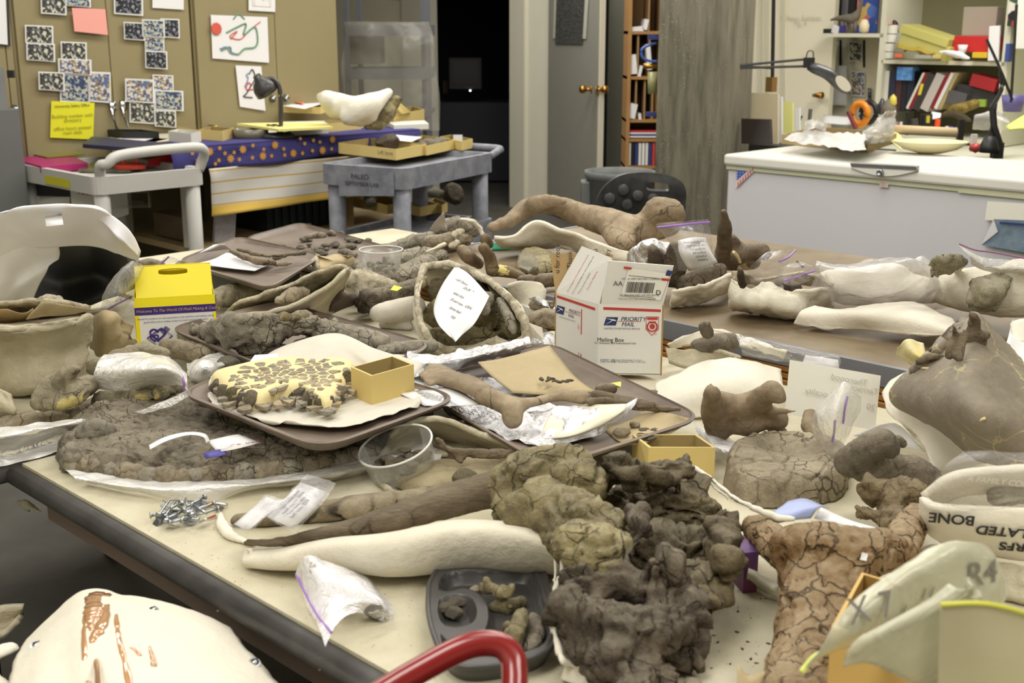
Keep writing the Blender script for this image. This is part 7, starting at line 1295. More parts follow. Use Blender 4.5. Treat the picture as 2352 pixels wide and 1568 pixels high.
patch('kraft_sheet', [[(1178,902,.07),(1270,905,.065),(1368,900,.06)],[(1125,860,.09),(1220,862,.085),(1320,865,.075)],[(1098,832,.1),(1160,822,.105),(1262,795,.1)]], K['kraft'], None, ('folded brown paper towel holding tiny bone splinters, mid tray', 'paper towel'), n=14, k=20, amp=.002, thick=.003)
for i, (x, y) in enumerate([(1243,873),(1258,876),(1265,873),(1274,877),(1284,880),(1292,877),(1300,879),(1308,876),(1262,871)]): stone(P(x, y, .086), RNG.uniform(.005,.008), 'dark', 'tiny bone splinter on the folded brown towel', group='splinters on the brown towel', sc=(1.4,.8,.7))
patch('kraft_sheet', [[(1385,985,.055),(1430,1018,.055),(1480,1020,.055)],[(1440,965,.06),(1510,975,.065),(1550,990,.058)],[(1480,940,.07),(1540,950,.075),(1592,962,.06)]], K['kraft'], None, ('brown paper towel with pebbles at the right end of the foil tray', 'paper towel'), n=12, k=20, amp=.003, thick=.002)
for i in range(16): a = RNG.random()*6.3; q = RNG.random()**.5; stone(P(1488+38*q*cos(a), 998+14*q*sin(a), .06), RNG.uniform(.006,.011), 'dark', 'thin bone flake on the right brown towel', group='flakes on the right brown towel', sc=(1,.8,.4))
L([[(1418,993,12),(1438,992,12)]], 'tan', 'smooth oval pebble on the right brown towel, nearer one', base=.06, vox=.004, amp=.001); L([[(1452,974,9),(1464,976,9)]], 'tan', 'smaller smooth pebble behind the oval one on the right towel', base=.06, vox=.004, amp=.001)
# forked scapula-like bone
L([(.45,[(1000,850,30,.11),(1030,870,40,.11),(1070,880,38,.11),(1110,900,34,.105)]), [(1110,905,24,.105),(1150,925,24,.1),(1180,935,26,.095)], [(1175,940,26,.095),(1178,960,26,.08)], [(1190,930,18,.1),(1230,922,13,.1),(1270,912,13,.1),(1300,908,16,.1),(1338,912,19,.1)], (.35,[(975,860,20,.11),(990,880,16,.11)])], 'smooth', 'forked brown shoulder bone with flared blade lying on foil', vox=.005, sm=4, amp=.002, sc=20, clamp=False, crack=(.0015,22,.04))
L([[(1350,922,9,.1),(1400,922,12,.09),(1460,932,12,.085),(1520,938,11,.08),(1562,940,6,.08)],[(1365,905,10,.09),(1420,915,10,.09),(1500,928,8,.09)]], 'wood', 'long splintered brown bone at the right of the forked bone', vox=.005, sm=1, amp=.004, sc=26, clamp=False)
L([[(1378,895,13,.08),(1405,892,14,.08)]], 'umber', 'square brown bone chunk beside the folded brown towel', vox=.005, amp=.003, clamp=False)
patch('paper_label', [[(918,903,.1),(980,895,.1),(1040,885,.1)],[(975,932,.09),(1050,932,.095),(1108,930,.085)]], K['paper'], None, ('printed white label slipping off the tray left of the forked bone', 'label'), n=8, k=12, amp=.001)
lq = [o for o in bpy.data.objects if o.get('label','').startswith('printed white label slipping')][0]
for k_ in range(5): dtext('theropod scapula number', .008, lq, 985+k_*8, 903+k_*5, K['ink'], -14, up=110)
L([[(1440,905,10,.03),(1480,905,14,.03),(1505,900,12,.03)]], 'dark', 'dark flat bone right of the foil tray under the yellow slip', amp=.004, sz=.6); quad('yellow_slip', [P(1400,880,.06), P(1440,893,.05), P(1475,888,.05), P(1425,876,.06)], plain('slip_yellow', S(226,220,120), .6), None, ('yellow paper slip between the mailing box and the tray', 'paper'))
cardbox((1470,1052),(1635,1085),(1572,1035), .052, .03, 'empty yellow card box standing behind the big dark block') if False else None
yb2 = cardbox((1640,1098),(1598,1066),(1488,1098), .055, .01, 'empty yellow card box wedged behind the big dark block')
# ================= NEAR PLASTER DISH, TUB =================
shell([[(895,1000,.06),(920,975,.08),(980,962,.085),(1060,975,.08),(1120,1000,.06),(1200,1040,.03)],[(890,1030,.03),(940,1010,.03),(1000,1005,.02),(1070,1015,.02),(1130,1030,.015),(1215,1060,.006)],[(850,1075,.004),(900,1060,.004),(980,1050,.004),(1070,1050,.004),(1150,1060,.004),(1240,1085,.004)]], 'shallow hollow plaster jacket behind the tilted near tub', 'plasold', k=50)
L([[(860,1085,8),(868,1105,10),(890,1122,10),(915,1132,8)]], 'crumb', 'crumbly plaster rim left of the tilted near tub', 'plaster_edge', 'plaster', sm=1, amp=.005)
dome(FB_, [(900,1110),(960,1085),(1040,1070),(1130,1068),(1210,1075),(1160,1105),(1070,1125),(980,1140)], plain('matrix_tan', S(172,160,128), .95, bump=1, bs=60, c2=S(140,128,98), vs=14), None, ('flat sandy matrix bed beside the tilted near tub', 'matrix'), base=.004, H=.025, amp=.004, nr=24, na=90)
L([[(1003,1020,9,.06),(1040,1035,10,.055),(1090,1042,12,.05),(1140,1042,12,.05),(1190,1040,11,.05)],[(1010,1012,6,.07),(1000,1008,5,.07)],[(1030,1050,8,.04),(1060,1060,8,.04)]], 'wood', 'broken brown rib piece lying in the shallow plaster jacket', vox=.005, sm=1, amp=.005, sc=30, crack=(.004,26,.08), clamp=False)
Mt = np.array(Matrix.Rotation(radians(-14), 3, 'Y') @ Matrix.Rotation(radians(12), 3, 'X')); tc_ = P(928,1083,.014); tub(tc_, .062, .054, 'tilted near round clear tub half full of bone flakes', M=Mt)
for i in range(30): a = RNG.random()*6.3; q = RNG.random()**.5*.044; stone(tc_+[q*cos(a), q*sin(a), .006+.008*(i % 3)], RNG.uniform(.012,.019), RNG.choice(['tan','mott','grey']), 'bone flake inside the tilted near tub', group='flakes in the near tub', sc=(1,.8,.5))
# ================= LONG BONES OF THE NEAR TABLE =================
L([[(545,1195,20),(600,1190,26),(680,1180,30),(760,1172,34),(850,1160,36),(930,1148,30),(1000,1132,24),(1025,1128,20)]], bone('fossil_pale_split', S(110,98,78), S(146,132,108), S(172,158,132), sc=7, cs=8, cw=.05, cst=1), 'long split brown bone, the smaller of the two beside the zip-bagged papers', vox=.005, sm=3, amp=.003, sc=14, crack=(.010,9,.035), sz=.75)
L([[(565,1246,12,.025),(640,1245,15,.03),(720,1232,22,.035),(800,1215,30,.04),(900,1190,38,.05),(1000,1160,46,.06),(1080,1135,50,.07),(1150,1120,54,.08)]], 'wood', 'long tapering grained brown bone shaft in the white plaster cradle', vox=.006, sm=4, amp=.004, sc=12, sz=.8)
L([[(1180,1120,60,.1),(1230,1095,58,.12),(1300,1090,62,.13),(1330,1120,60,.13)],[(1170,1170,44,.08),(1250,1180,66,.1),(1330,1190,70,.12),(1390,1215,60,.12)],[(1330,1250,50,.12),(1390,1270,60,.12),(1300,1240,40,.1)]], 'mott', 'massive yellow-crusted bone end, rough and cracked, mid foreground', vox=.0045, sm=1, amp=.009, sc=24, oc=5, fine=.004, cell=(.008,15), crack=(.012,9,.035))
stone(P(1070,1120,.03), .03, 'mott', 'round ochre pebble behind the long grained bone shaft')
arm = patch('plaster_jacket', [[(560,1268,.01),(640,1262,.02),(760,1240,.05),(900,1228,.065),(1050,1200,.08),(1180,1205,.085),(1290,1225,.09)],[(558,1285,.016),(640,1275,.035),(760,1255,.06),(900,1250,.07),(1050,1225,.085),(1180,1232,.085),(1290,1262,.08)],[(560,1297,.008),(640,1302,.02),(780,1300,.03),(900,1312,.03),(1050,1298,.03),(1180,1303,.03),(1290,1310,.03)],[(580,1300,.003),(650,1303,.004),(780,1303,.004),(900,1314,.003),(1050,1300,.003),(1180,1305,.003),(1290,1312,.003)]], K['plas'], None, ('long smooth white plaster cradle beside the tapering bone shaft', 'plaster jacket'), n=24, k=80, amp=.004, sc=7, thick=.007)
L([[(505,1180,14),(510,1205,16),(530,1230,16),(580,1250,10)],[(560,1260,8,.03),(580,1262,10,.02),(570,1285,10,.012)]], 'plasw', 'thin white gauze and plaster lip at the tips of the two long bones', 'plaster_edge', 'plaster', sz=.6, amp=.004, sm=3, vox=.005)
zb_ = patch('zip_bag', [[(535,1205,.05),(565,1222,.05),(608,1190,.07)],[(570,1180,.07),(600,1190,.075),(640,1165,.085)],[(610,1135,.075),(645,1145,.08),(680,1135,.085)]], K['film'], None, ('clear bag with a folded written paper on the split bone, left', 'bag'), n=14, k=14, amp=.003, sc=24)
patch('inner_note', [[(538,1203,.049),(570,1215,.05),(606,1186,.068)],[(612,1140,.073),(640,1150,.078),(675,1140,.083)]], K['paper'], zb_, n=6, k=8, amp=.001)
zb2 = patch('zip_bag', [[(612,1188,.07),(640,1205,.07),(678,1222,.06)],[(640,1160,.08),(675,1175,.085),(712,1185,.075)],[(675,1120,.085),(710,1135,.09),(745,1150,.08)],[(705,1090,.075),(740,1098,.08),(772,1110,.07)]], K['film'], None, ('shiny clear bag with a printed paper over the split bone, right', 'bag'), n=20, k=16, amp=.004, sc=30)
patch('inner_note', [[(614,1186,.068),(642,1200,.068),(672,1214,.06)],[(645,1155,.078),(680,1170,.083),(712,1178,.073)],[(690,1108,.08),(720,1118,.085),(750,1132,.075)]], K['paper'], zb2, n=8, k=8, amp=.001)
[dtext('field notes 2009', .009, zb2, 668+7*k_, 1148+7*k_, K['ink'], 46) for k_ in range(4)]
# dark block at front centre
L([[(1400,1090,38,.14),(1450,1085,40,.15),(1500,1090,36,.15)],[(1540,1080,38,.15),(1580,1085,36,.15)],[(1420,1160,60,.08),(1500,1170,66,.08),(1580,1160,60,.09),(1640,1190,44,.08)],[(1500,1260,70,.07),(1580,1270,72,.07),(1650,1280,48,.07)],[(1560,1350,50,.06),(1620,1360,44,.05),(1600,1410,40,.04)],[(1660,1230,36,.1),(1670,1290,24,.1)]], 'mott' if False else bone('fossil_block_brown', S(64,56,42), S(104,92,70), S(146,132,98), sc=8, cs=14, bump=1), 'broad dark layered rock and bone block behind the front dark lumps', vox=.0045, sm=1, amp=.009, sc=24, oc=5, fine=.004, cell=(.014,13,2.6), crack=(.014,11,.05))
L([[(1310,1330,44,.08),(1370,1340,60,.09),(1440,1330,54,.1),(1500,1360,56,.09)],[(1320,1420,52,.06),(1400,1430,64,.08),(1480,1450,62,.08),(1540,1440,56,.06),(1590,1410,50,.06)],[(1340,1490,44,.04),(1420,1520,50,.06),(1490,1540,46,.05),(1460,1600,50,.04)],[(1440,1270,28,.13),(1470,1230,26,.14),(1460,1190,24,.14)],[(1500,1300,24,.13),(1540,1290,20,.13)],[(1580,1480,50,.03),(1600,1440,44,.04)]], 'blk', 'great dark brown lumpy vertebra mass at the front centre in a plaster rim', vox=.0045, sm=1, amp=.013, sc=22, oc=5, fine=.004, cell=(.014,17), crack=(.008,16,.05))
L([[(1290,1240,9,.1),(1298,1275,11,.09),(1290,1320,9,.08),(1268,1370,9,.06),(1264,1420,9,.05),(1280,1475,9,.04),(1290,1520,10,.03),(1330,1530,10,.02),(1390,1555,9,.02),(1420,1600,9,.02)],[(1278,1260,8,.08),(1275,1330,8,.05),(1268,1400,8,.03)]], 'plasw', 'thin curling white plaster rim along the left of the great dark mass', 'plaster_edge', 'plaster', vox=.005, sm=2, amp=.003, sc=24)
patch('plaster_edge', [[(1300,1525,.02),(1350,1540,.018),(1400,1560,.018),(1440,1600,.018)],[(1290,1560,.003),(1340,1580,.003),(1390,1610,.003),(1420,1640,.003)]], K['plas'], None, ('flat plaster apron at the bottom below the great dark mass', 'plaster'), n=8, k=14, thick=.006)
L([[(1590,1070,6,.12),(1640,1105,8,.12),(1690,1145,9,.11),(1740,1170,10,.1),(1790,1190,10,.09),(1825,1192,7,.09)],[(1600,1085,6,.11),(1680,1150,6,.1)]], 'plasw', 'curling white plaster ribbon edge running behind the dark block to the blue tape', 'plaster_edge', 'plaster', sm=2, vox=.005, amp=.003, clamp=False)
patch('blue_tape', [[(1770,1205,.08),(1820,1195,.085),(1862,1190,.08)],[(1772,1180,.09),(1830,1172,.095),(1880,1165,.09)],[(1810,1150,.09),(1850,1145,.09),(1905,1168,.08)]], plain('tape_sky', S(160,172,214), .5), None, ('pale blue tape over the tip of the white plaster ribbon', 'tape'), n=8, k=12, amp=.003)
patch('paper_strip', [[(1870,1190,.07),(1950,1208,.06),(2032,1222,.05)],[(1885,1165,.075),(1955,1195,.062),(2030,1216,.052)]], K['paper'], None, ('white paper strip sticking out right of the pale blue tape', 'paper'), n=4, k=14)
G().box(P(1702,1290,.03), (.02,.07,.06), .2).put('printed_card', plain('card_plum', S(128,64,96), .5, c2=S(60,50,120), vs=9), None, ('plum and indigo card wedged right of the dark block', 'card'))
shell([[(1718,1315,.035),(1750,1330,.03),(1782,1350,.03)],[(1722,1330,.004),(1752,1350,.004),(1785,1370,.004)]], 'small plaster sliver right of the plum card', 'plas', n=6, k=12)

# ================= RIGHT HAND GROUP =================
TZ = BZ
shell([[(1530,800,.02),(1570,805,.03),(1620,800,.04),(1660,808,.04),(1700,820,.03)],[(1535,830,.003),(1570,842,.003),(1610,840,.003),(1650,832,.01),(1690,828,.02)]], 'dusty plaster shell with blue ink below the small dark vertebra', 'plasold', n=12)
shell([[(1535,790,.02),(1580,770,.03),(1640,758,.04),(1700,770,.05),(1760,790,.04),(1810,805,.03)],[(1545,800,.005),(1600,790,.01),(1650,785,.02),(1710,795,.03),(1760,810,.02),(1800,822,.01)]], 'white plaster sheet behind the small dark vertebra', 'plas', n=12)
L([[(1600,795,20,.04),(1640,790,26,.05),(1680,785,22,.05)],[(1625,765,16,.09),(1618,750,15,.11),(1625,745,12,.12)]], 'dark', 'small dark vertebra with a raised knob right of the mailing box', sm=4, amp=.004, clamp=False)
TZ = .75
shell([[(1505,885,.03),(1560,860,.05),(1640,830,.08),(1720,830,.09),(1790,850,.07)],[(1512,925,.02),(1580,900,.05),(1650,880,.07),(1730,880,.07),(1800,900,.05)],[(1525,960,.004),(1590,960,.004),(1660,960,.004),(1740,960,.004),(1810,950,.004)]], 'large blank white plaster sheet behind the saddle-shaped brown bone', 'plasw', amp=.005, sc=7)
TZ = BZ
zb_ = patch('zip_bag', [[(1705,818,.05),(1780,830,.05),(1860,845,.04),(1925,850,.04)],[(1700,795,.08),(1780,800,.09),(1860,820,.07),(1928,825,.06)],[(1690,765,.09),(1760,785,.09),(1850,800,.07),(1915,815,.06)]], K['film'], None, ('flat clear zip bag lying along the brown table edge', 'bag'), n=20, k=34, amp=.007, sc=16)
patch('inner_label', [[(1840,840,.05),(1928,852,.04)],[(1850,815,.068),(1925,826,.056)]], K['paper'], zb_, n=4, k=6)
TZ = .75
q_ = [P(1802,950,.05), P(2010,988,.03), P(1814,826,.15)]; cd = quad('name_card', [q_[0], q_[1], q_[1]+q_[2]-q_[0], q_[2]], plain('card_white', S(236,234,224), .6), None, ('large white card with faint mirrored writing behind the pointed zip bag', 'card'), thick=.0012)
for s_, x, y in (('Theropod', 1950,872), ('Terrace', 1985,895), ('Locality', 1880,902), ('20', 2000,935)):
    dtext(s_, .016, cd, x, y, plain('pencil', S(190,187,180), .7), -11, off=.006, sq=-1)
L([[(1635,900,22,.14),(1640,950,34,.08),(1650,985,30,.04)],[(1650,920,26,.11),(1700,935,30,.09),(1740,920,30,.11),(1775,895,26,.14),(1790,910,22,.13)],[(1680,950,44,.07),(1720,955,48,.07),(1750,955,32,.07),(1790,965,26,.06)],[(1770,945,14,.09),(1810,945,9,.09),(1828,943,4,.09)],[(1780,985,20,.04),(1800,992,14,.03)]], 'smooth', 'saddle-shaped smooth brown vertebra on white plaster at the right', vox=.006, sm=4, amp=.004, sc=10, crack=(.002,12,.04), clamp=False)
L([[(1860,955,18,.06),(1858,980,20,.05),(1875,1000,18,.04)]], 'smooth', 'small rounded brown bone behind the pointed zip bag', sm=4)
zb_ = patch('zip_bag', [[(1872,1000,.06),(1905,1040,.06),(1935,1030,.07)],[(1868,965,.1),(1910,985,.12),(1960,975,.1)],[(1890,925,.14),(1925,925,.16),(1975,940,.13)],[(1930,885,.17),(1942,880,.18),(1978,912,.16)]], K['filmw'], None, ('pointed milky zip bag with two violet seals standing on the round vertebra', 'bag'), n=26, k=20, amp=.006, sc=18)
zs_('zip_seal', [(1946,910,.165),(1940,940,.145),(1936,972,.12)], zb_, .002); zs_('zip_seal', [(1918,965,.125),(1916,990,.11),(1912,1015,.09)], zb_, .002)
film_b = patch('plastic_bag', [[(1590,965,.02),(1620,985,.03),(1660,1000,.02)],[(1610,1020,.02),(1660,1030,.04),(1720,1015,.03)],[(1640,1055,.004),(1690,1060,.01),(1740,1040,.01)]], K['film'], None, ('flattened clear bag left of the round vertebra', 'bag'), n=20, k=20, amp=.01, sc=20)
# round vertebra disc
ve = dome('fossil_vertebra', [(1665,1100),(1672,1128),(1710,1156),(1790,1168),(1870,1162),(1930,1140),(1952,1098),(1934,1064),(1860,1044),(1760,1042),(1698,1056),(1670,1078)], K['tan'], None, ('thick round grey-brown vertebra disc with a dished top', 'fossil'), base=.002, H=.055, p=12, q=2.2, bumps=[(1800,1080,-.02,75)], nr=50, na=240, amp=.005, sc=16, oc=5, crack=(.006,14,.045), cell=(.002,14))
L([[(1950,1060,34,.09),(1990,1030,34,.12),(2030,1010,30,.14),(2040,1030,30,.12)],[(2050,1075,36,.07),(2100,1080,36,.07),(2135,1095,32,.06)],[(1990,1070,40,.08),(2040,1065,36,.08)],[(2060,1010,16,.11),(2075,1020,14,.1)]], 'dark', 'heavy smooth brown bone with a hooked knob right of the round vertebra', vox=.006, sm=4, amp=.005, sc=12, crack=(.004,10,.04))
L([[(2010,1120,32,.08),(2060,1125,38,.08),(2100,1140,34,.07)],[(1985,1180,22,.05),(2030,1195,30,.05),(2070,1200,34,.05)],[(2050,1150,34,.07)]], bone('fossil_flaky', S(104,86,60), S(148,130,98), S(180,162,128), sc=10, cs=24, bump=1), 'crumbly flaky tan bone heap between heavy bone and lettered jacket', vox=.005, sm=1, amp=.012, sc=28, oc=5, cell=(.006,28), crack=(.006,30,.08))
# big ochre femur, cracked
fem = L([[(1740,1210,40,.06),(1770,1240,44,.07),(1800,1270,50,.07)],[(1830,1260,66,.1),(1900,1255,72,.12),(1970,1275,70,.11),(2030,1265,60,.1)],[(2090,1210,40,.08),(2110,1180,32,.08),(2060,1260,50,.08)],[(1880,1300,90,.08),(1900,1360,110,.07),(1870,1440,96,.05),(1850,1520,90,.05),(1840,1620,96,.05)]], bone('fossil_ochre_tiles', S(112,80,44), S(146,120,86), S(176,152,120), sc=5, cs=24, cw=.035, cst=.95, bump=.7, gate=(.25,.4)), 'huge ochre-brown cracked thigh bone end at the right front', vox=.005, sm=4, amp=.005, sc=10, crack=(.009,22,.045), cell=(.0025,34), sz=.85, fine=.002)
quad('paper_dot', [on(fem,1975,1285), on(fem,1990,1288), on(fem,1994,1272), on(fem,1980,1268)], K['paper'], None, ('tiny white paper dot on the ochre thigh bone', 'paper'), thick=.001)
# big brown cast crest
shell([[(2030,905,.1),(2060,870,.12),(2110,850,.13),(2160,870,.12)],[(2045,950,.08),(2080,930,.1),(2130,920,.11),(2190,930,.1)],[(2110,1010,.05),(2140,1000,.06),(2190,990,.06),(2240,1000,.05)],[(2150,1090,.01),(2190,1080,.01),(2230,1070,.01),(2280,1060,.01)]], 'white plaster jacket sheet under the big brown crest bone', 'plasw', amp=.005, sc=7, k=30)
cst_ = patch('fossil_crest', [[(2190,770,.24),(2215,735,.26),(2240,730,.26),(2265,760,.24),(2300,800,.21)],[(2125,830,.2),(2180,800,.22),(2230,790,.24),(2280,810,.22),(2345,850,.18)],[(2055,905,.13),(2130,890,.17),(2210,870,.21),(2290,880,.2),(2400,900,.16)],[(2115,948,.11),(2150,950,.14),(2220,940,.18),(2300,950,.18),(2420,970,.15)],[(2178,985,.09),(2200,1000,.1),(2250,1010,.13),(2320,1010,.14),(2430,1040,.12)],[(2215,1022,.07),(2250,1050,.06),(2290,1060,.07),(2340,1080,.08),(2430,1110,.06)]], K['cast'], None, ('big fan-shaped brown crest bone with cream crack repairs at the right edge', 'fossil'), n=60, k=60, amp=.008, sc=9, thick=.022, edge=.01)
L([[(2180,815,9,.24),(2195,770,9,.27),(2190,750,6,.29)],[(2205,820,9,.24),(2215,770,10,.27)],[(2225,780,14,.25),(2238,740,13,.28),(2235,722,9,.3)],[(2245,800,16,.23),(2262,770,14,.26)],[(2110,830,9,.2),(2140,820,10,.21),(2165,815,9,.22)]], K['wood'], 'jagged broken brown top of the crest bone', vox=.005, sm=1, amp=.007, sc=30, clamp=False)
for pts in ([(2118,845),(2150,850),(2170,880),(2180,905),(2210,880),(2240,868),(2275,905),(2310,925),(2350,935)], [(2160,850),(2175,835),(2200,850)], [(2185,925),(2195,950),(2225,975),(2262,960)], [(2275,800),(2250,835),(2262,870)]):
    run_on('repair_line', cst_, pts, CRM, .0022, .0165, len(pts)*5)
L([(.25,[(2262,958,14,.172),(2268,975,9,.168)])], CRM, 'cream repair splat in the middle of the crest bone', 'filler_patch', 'filler', vox=.004, sm=2, clamp=False, amp=.003, sc=60)
patch('paper_towel', [[(2060,800,.2),(2085,780,.22),(2120,790,.21)],[(2065,820,.18),(2095,815,.2),(2135,830,.2)],[(2130,860,.17),(2140,850,.18),(2160,860,.18)]], plain('towel_yellowed', S(222,214,180), .8, c2=S(206,190,110), vs=20), None, ('yellowed crumpled paper towel behind the crest bone top left', 'paper towel'), n=16, k=16, amp=.006, sc=30)
L([[(2072,932,8,.12),(2085,934,7,.12)]], plain('putty', S(206,204,166), .5), 'pale putty blob on the left tip of the crest bone', 'putty_blob', 'putty', sm=3, vox=.004, amp=0, clamp=False)
patch('paper_sheet', [[(1960,1000,.03),(2010,1010,.02),(2060,1020,.02)],[(2020,975,.05),(2065,975,.05),(2130,1040,.02)]], K['paper'], None, ('white handwritten page between white card and crest bone', 'paper'), n=6, k=8)
# lettered jacket with bag
lj = patch('plaster_jacket', [[(2118,1140,.13),(2150,1160,.13),(2240,1162,.13),(2330,1165,.13),(2440,1168,.13)],[(2120,1180,.1),(2150,1200,.1),(2240,1210,.1),(2340,1215,.1),(2440,1220,.1)],[(2130,1215,.075),(2165,1235,.07),(2245,1250,.065),(2340,1268,.06),(2440,1275,.06)],[(2160,1240,.06),(2185,1250,.055),(2250,1265,.05),(2340,1280,.05),(2440,1290,.05)]], K['plasw'], None, ('white plaster jacket hand-lettered upside down at the right edge', 'plaster jacket'), n=16, k=30, amp=.003, thick=.01)
patch('far_wall', [[(2118,1140,.13),(2170,1100,.16),(2240,1080,.17),(2440,1070,.17)],[(2140,1170,.1),(2190,1140,.12),(2260,1130,.12),(2440,1130,.12)]], K['plas'], lj, n=10, k=20, thick=.01, amp=.003)
mk = plain('marker_black', S(34,32,34), .5)
dtext('BONE', .022, lj, 2186, 1190, mk, 175, off=.009, bold=.0006); dtext('RELATED', .022, lj, 2322, 1221, mk, 175, off=.009, bold=.0006); dtext('RFS', .022, lj, 2325, 1254, mk, 175, off=.009, bold=.0006)
bg = patch('zip_bag', [[(2125,1150,.14),(2200,1165,.14),(2280,1165,.14),(2400,1165,.14)],[(2140,1115,.17),(2210,1120,.19),(2290,1115,.2),(2400,1110,.2)],[(2175,1070,.21),(2240,1060,.23),(2310,1060,.23),(2400,1060,.23)],[(2215,1038,.23),(2260,1035,.24),(2320,1035,.24),(2400,1030,.24)]], K['film'], None, ('clear storage bag stuffed into the hand-lettered jacket', 'bag'), n=26, k=34, amp=.01, sc=10)
dtext('A FAMILY COMPANY', .012, bg, 2320, 1108, K['paper'], -6)
L([[(2290,1140,26,.12),(2340,1130,30,.12),(2390,1130,30,.12)]], 'dark', 'dark bone inside the clear bag of the lettered jacket', clamp=False, sm=4)
L([[(2130,1270,26,.03),(2180,1280,34,.03),(2260,1310,36,.03),(2360,1330,40,.03)],[(2290,1360,24),(2360,1370,30)]], 'plasold', 'rough plaster slab beneath the hand-lettered jacket', 'plaster_jacket', 'plaster jacket', sz=.7, amp=.006)
# foreground bags and card box at the right
gb = film('bag_greenish', S(222,220,196), .5, rough=.25, bs=22, bst=1)
b1 = patch('zip_bag', [[(1842,1540,.16),(1880,1500,.17),(1960,1470,.17),(2080,1480,.15)],[(1900,1450,.2),(1980,1420,.21),(2080,1400,.2),(2200,1420,.17)],[(2000,1350,.23),(2090,1320,.24),(2180,1310,.23),(2290,1370,.19)],[(2100,1300,.24),(2160,1265,.25),(2250,1248,.25),(2305,1330,.21)]], gb, None, ('large milky bag with black marker figures at the right front, the farther one', 'bag'), n=40, k=40, amp=.012, sc=9, thick=.0008, facet=(.012,14))
for s_, x, y in (('R4', 2256,1318), ('11', 2130,1362), ('X 7', 2000,1398), ('1', 2075,1402)): dtext(s_, .036 if s_ in ('R4','X 7') else .02, b1, x, y, plain('marker_faded', S(120,116,108), .6), 12)
b2 = patch('zip_bag', [[(1935,1530,.2),(1990,1520,.2),(2080,1560,.17),(2200,1640,.1)],[(1960,1480,.22),(2060,1440,.24),(2160,1440,.23),(2280,1520,.17)],[(2100,1410,.25),(2160,1380,.26),(2230,1335,.28),(2240,1400,.25)],[(2150,1400,.255),(2185,1370,.27),(2228,1338,.28),(2236,1360,.27)]], gb, None, ('milky greenish bag over the card box, folded to a point', 'bag'), n=30, k=30, amp=.008, sc=8, thick=.0008, facet=(.006,12))
b3 = patch('zip_bag', [[(2150,1660,.1),(2250,1680,.1),(2440,1700,.1)],[(2155,1520,.2),(2260,1530,.2),(2440,1540,.19)],[(2160,1390,.27),(2280,1390,.27),(2440,1440,.24)]], film('bag_cream', S(224,218,186), .8, rough=.35, bs=10, bst=.3), None, ('nearest cream bag with a lime seal at the lower right corner', 'bag'), n=20, k=20, amp=.005, sc=7, thick=.0008)
G().tube(cr(np.array([P(2160,1388,.272), P(2250,1385,.274), P(2330,1400,.266), P(2440,1438,.242)]), 20), .002, 6).put('zip_seal', plain('zip_lime', S(206,206,70), .4), b3)
G().tube(cr(np.array([P(1840,1543,.16), P(1866,1512,.168), P(1890,1498,.17)]), 10), .003, 6).put('zip_seal', plain('zip_lime2', S(206,214,110), .4), b1)
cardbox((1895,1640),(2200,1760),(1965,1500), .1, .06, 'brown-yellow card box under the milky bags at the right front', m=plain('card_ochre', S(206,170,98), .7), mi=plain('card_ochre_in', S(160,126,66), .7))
patch('paper_bag', [[(1690,1640,.03),(1730,1650,.03),(1760,1640,.03)],[(1694,1525,.07),(1722,1552,.06),(1758,1540,.07)]], K['kraft'], None, ('small torn kraft paper at the bottom right of the great dark mass', 'paper'), n=8, k=10, amp=.004)
L([[(1590,1575,22,.03),(1600,1600,24,.03)]], 'tan', 'brown bone tip at the bottom edge between great mass and kraft paper')
for i in range(26): stone(P(RNG.uniform(1620,1790), RNG.uniform(1330,1560), .0), RNG.uniform(.001,.0024), 'blk', 'tiny dark crumb on the table right of the great dark mass', group='crumbs on the near table', sc=(1.5,1,.6))
for i in range(14): stone(P(RNG.uniform(420,1250), RNG.uniform(1280,1540) if i % 2 else RNG.uniform(1130,1180), .0), RNG.uniform(.001,.002), 'tan', 'tiny pale crumb scattered on the near table', group='pale crumbs on the near table')
# ================= COMPARTMENT TRAY =================
BK = plain('tray_black', S(58,56,56), .38, bump=.05, bs=200, c2=S(74,72,70), vs=6)
to = np.array([P(x, y, .028) for x, y in [(985,1340),(1010,1305),(1080,1295),(1230,1298),(1262,1360),(1280,1430),(1262,1490),(1180,1518),(1080,1530),(1025,1510),(998,1460),(984,1400)]])
to = cr(np.vstack([to, to[:1]]), 145)[:-1]; tcn = to.mean(0); n_ = 144
bt = empty('party_tray', tcn-[0,0,.028], 'black compartment tray holding yellow rock chunks under the plaster cradle', 'tray')
off = lambda s_, dz_: tcn+(to-tcn)*[s_, s_, 1]+[0,0,dz_]
Ls = [off(.9,-.027), off(.97,-.012), off(1.0,-.002), off(1.0,.0)]+[off(s_, 0) for s_ in np.linspace(.985, .02, 90)]
V = np.vstack(Ls); wl_ = [[(1008,1352),(1012,1325),(1040,1310),(1090,1306),(1150,1304),(1222,1308),(1246,1362),(1262,1430),(1246,1478),(1178,1500),(1100,1508),(1040,1500),(1070,1475),(1112,1450),(1122,1405),(1108,1368),(1070,1350),(1030,1356)], [(1008,1378),(1040,1364),(1080,1370),(1094,1395),(1088,1425),(1052,1437),(1018,1430),(1006,1405)], [(1012,1456),(1030,1472),(1060,1462),(1040,1488),(1020,1488)]]
dep = np.zeros(len(V))
for w_ in wl_:
    q = cr(np.array([P(x, y, .028)[:2] for x, y in w_+w_[:1]]), 120); dd = np.min(np.linalg.norm(V[:,None,:2]-q[None], axis=2), axis=1); ins = np.array([inside(p[:2], q) for p in V]); dep = np.maximum(dep, ins*np.clip(dd/.009, 0, 1)**.6*.021)
V[4*n_:,2] -= dep[4*n_:]; m2 = len(Ls)
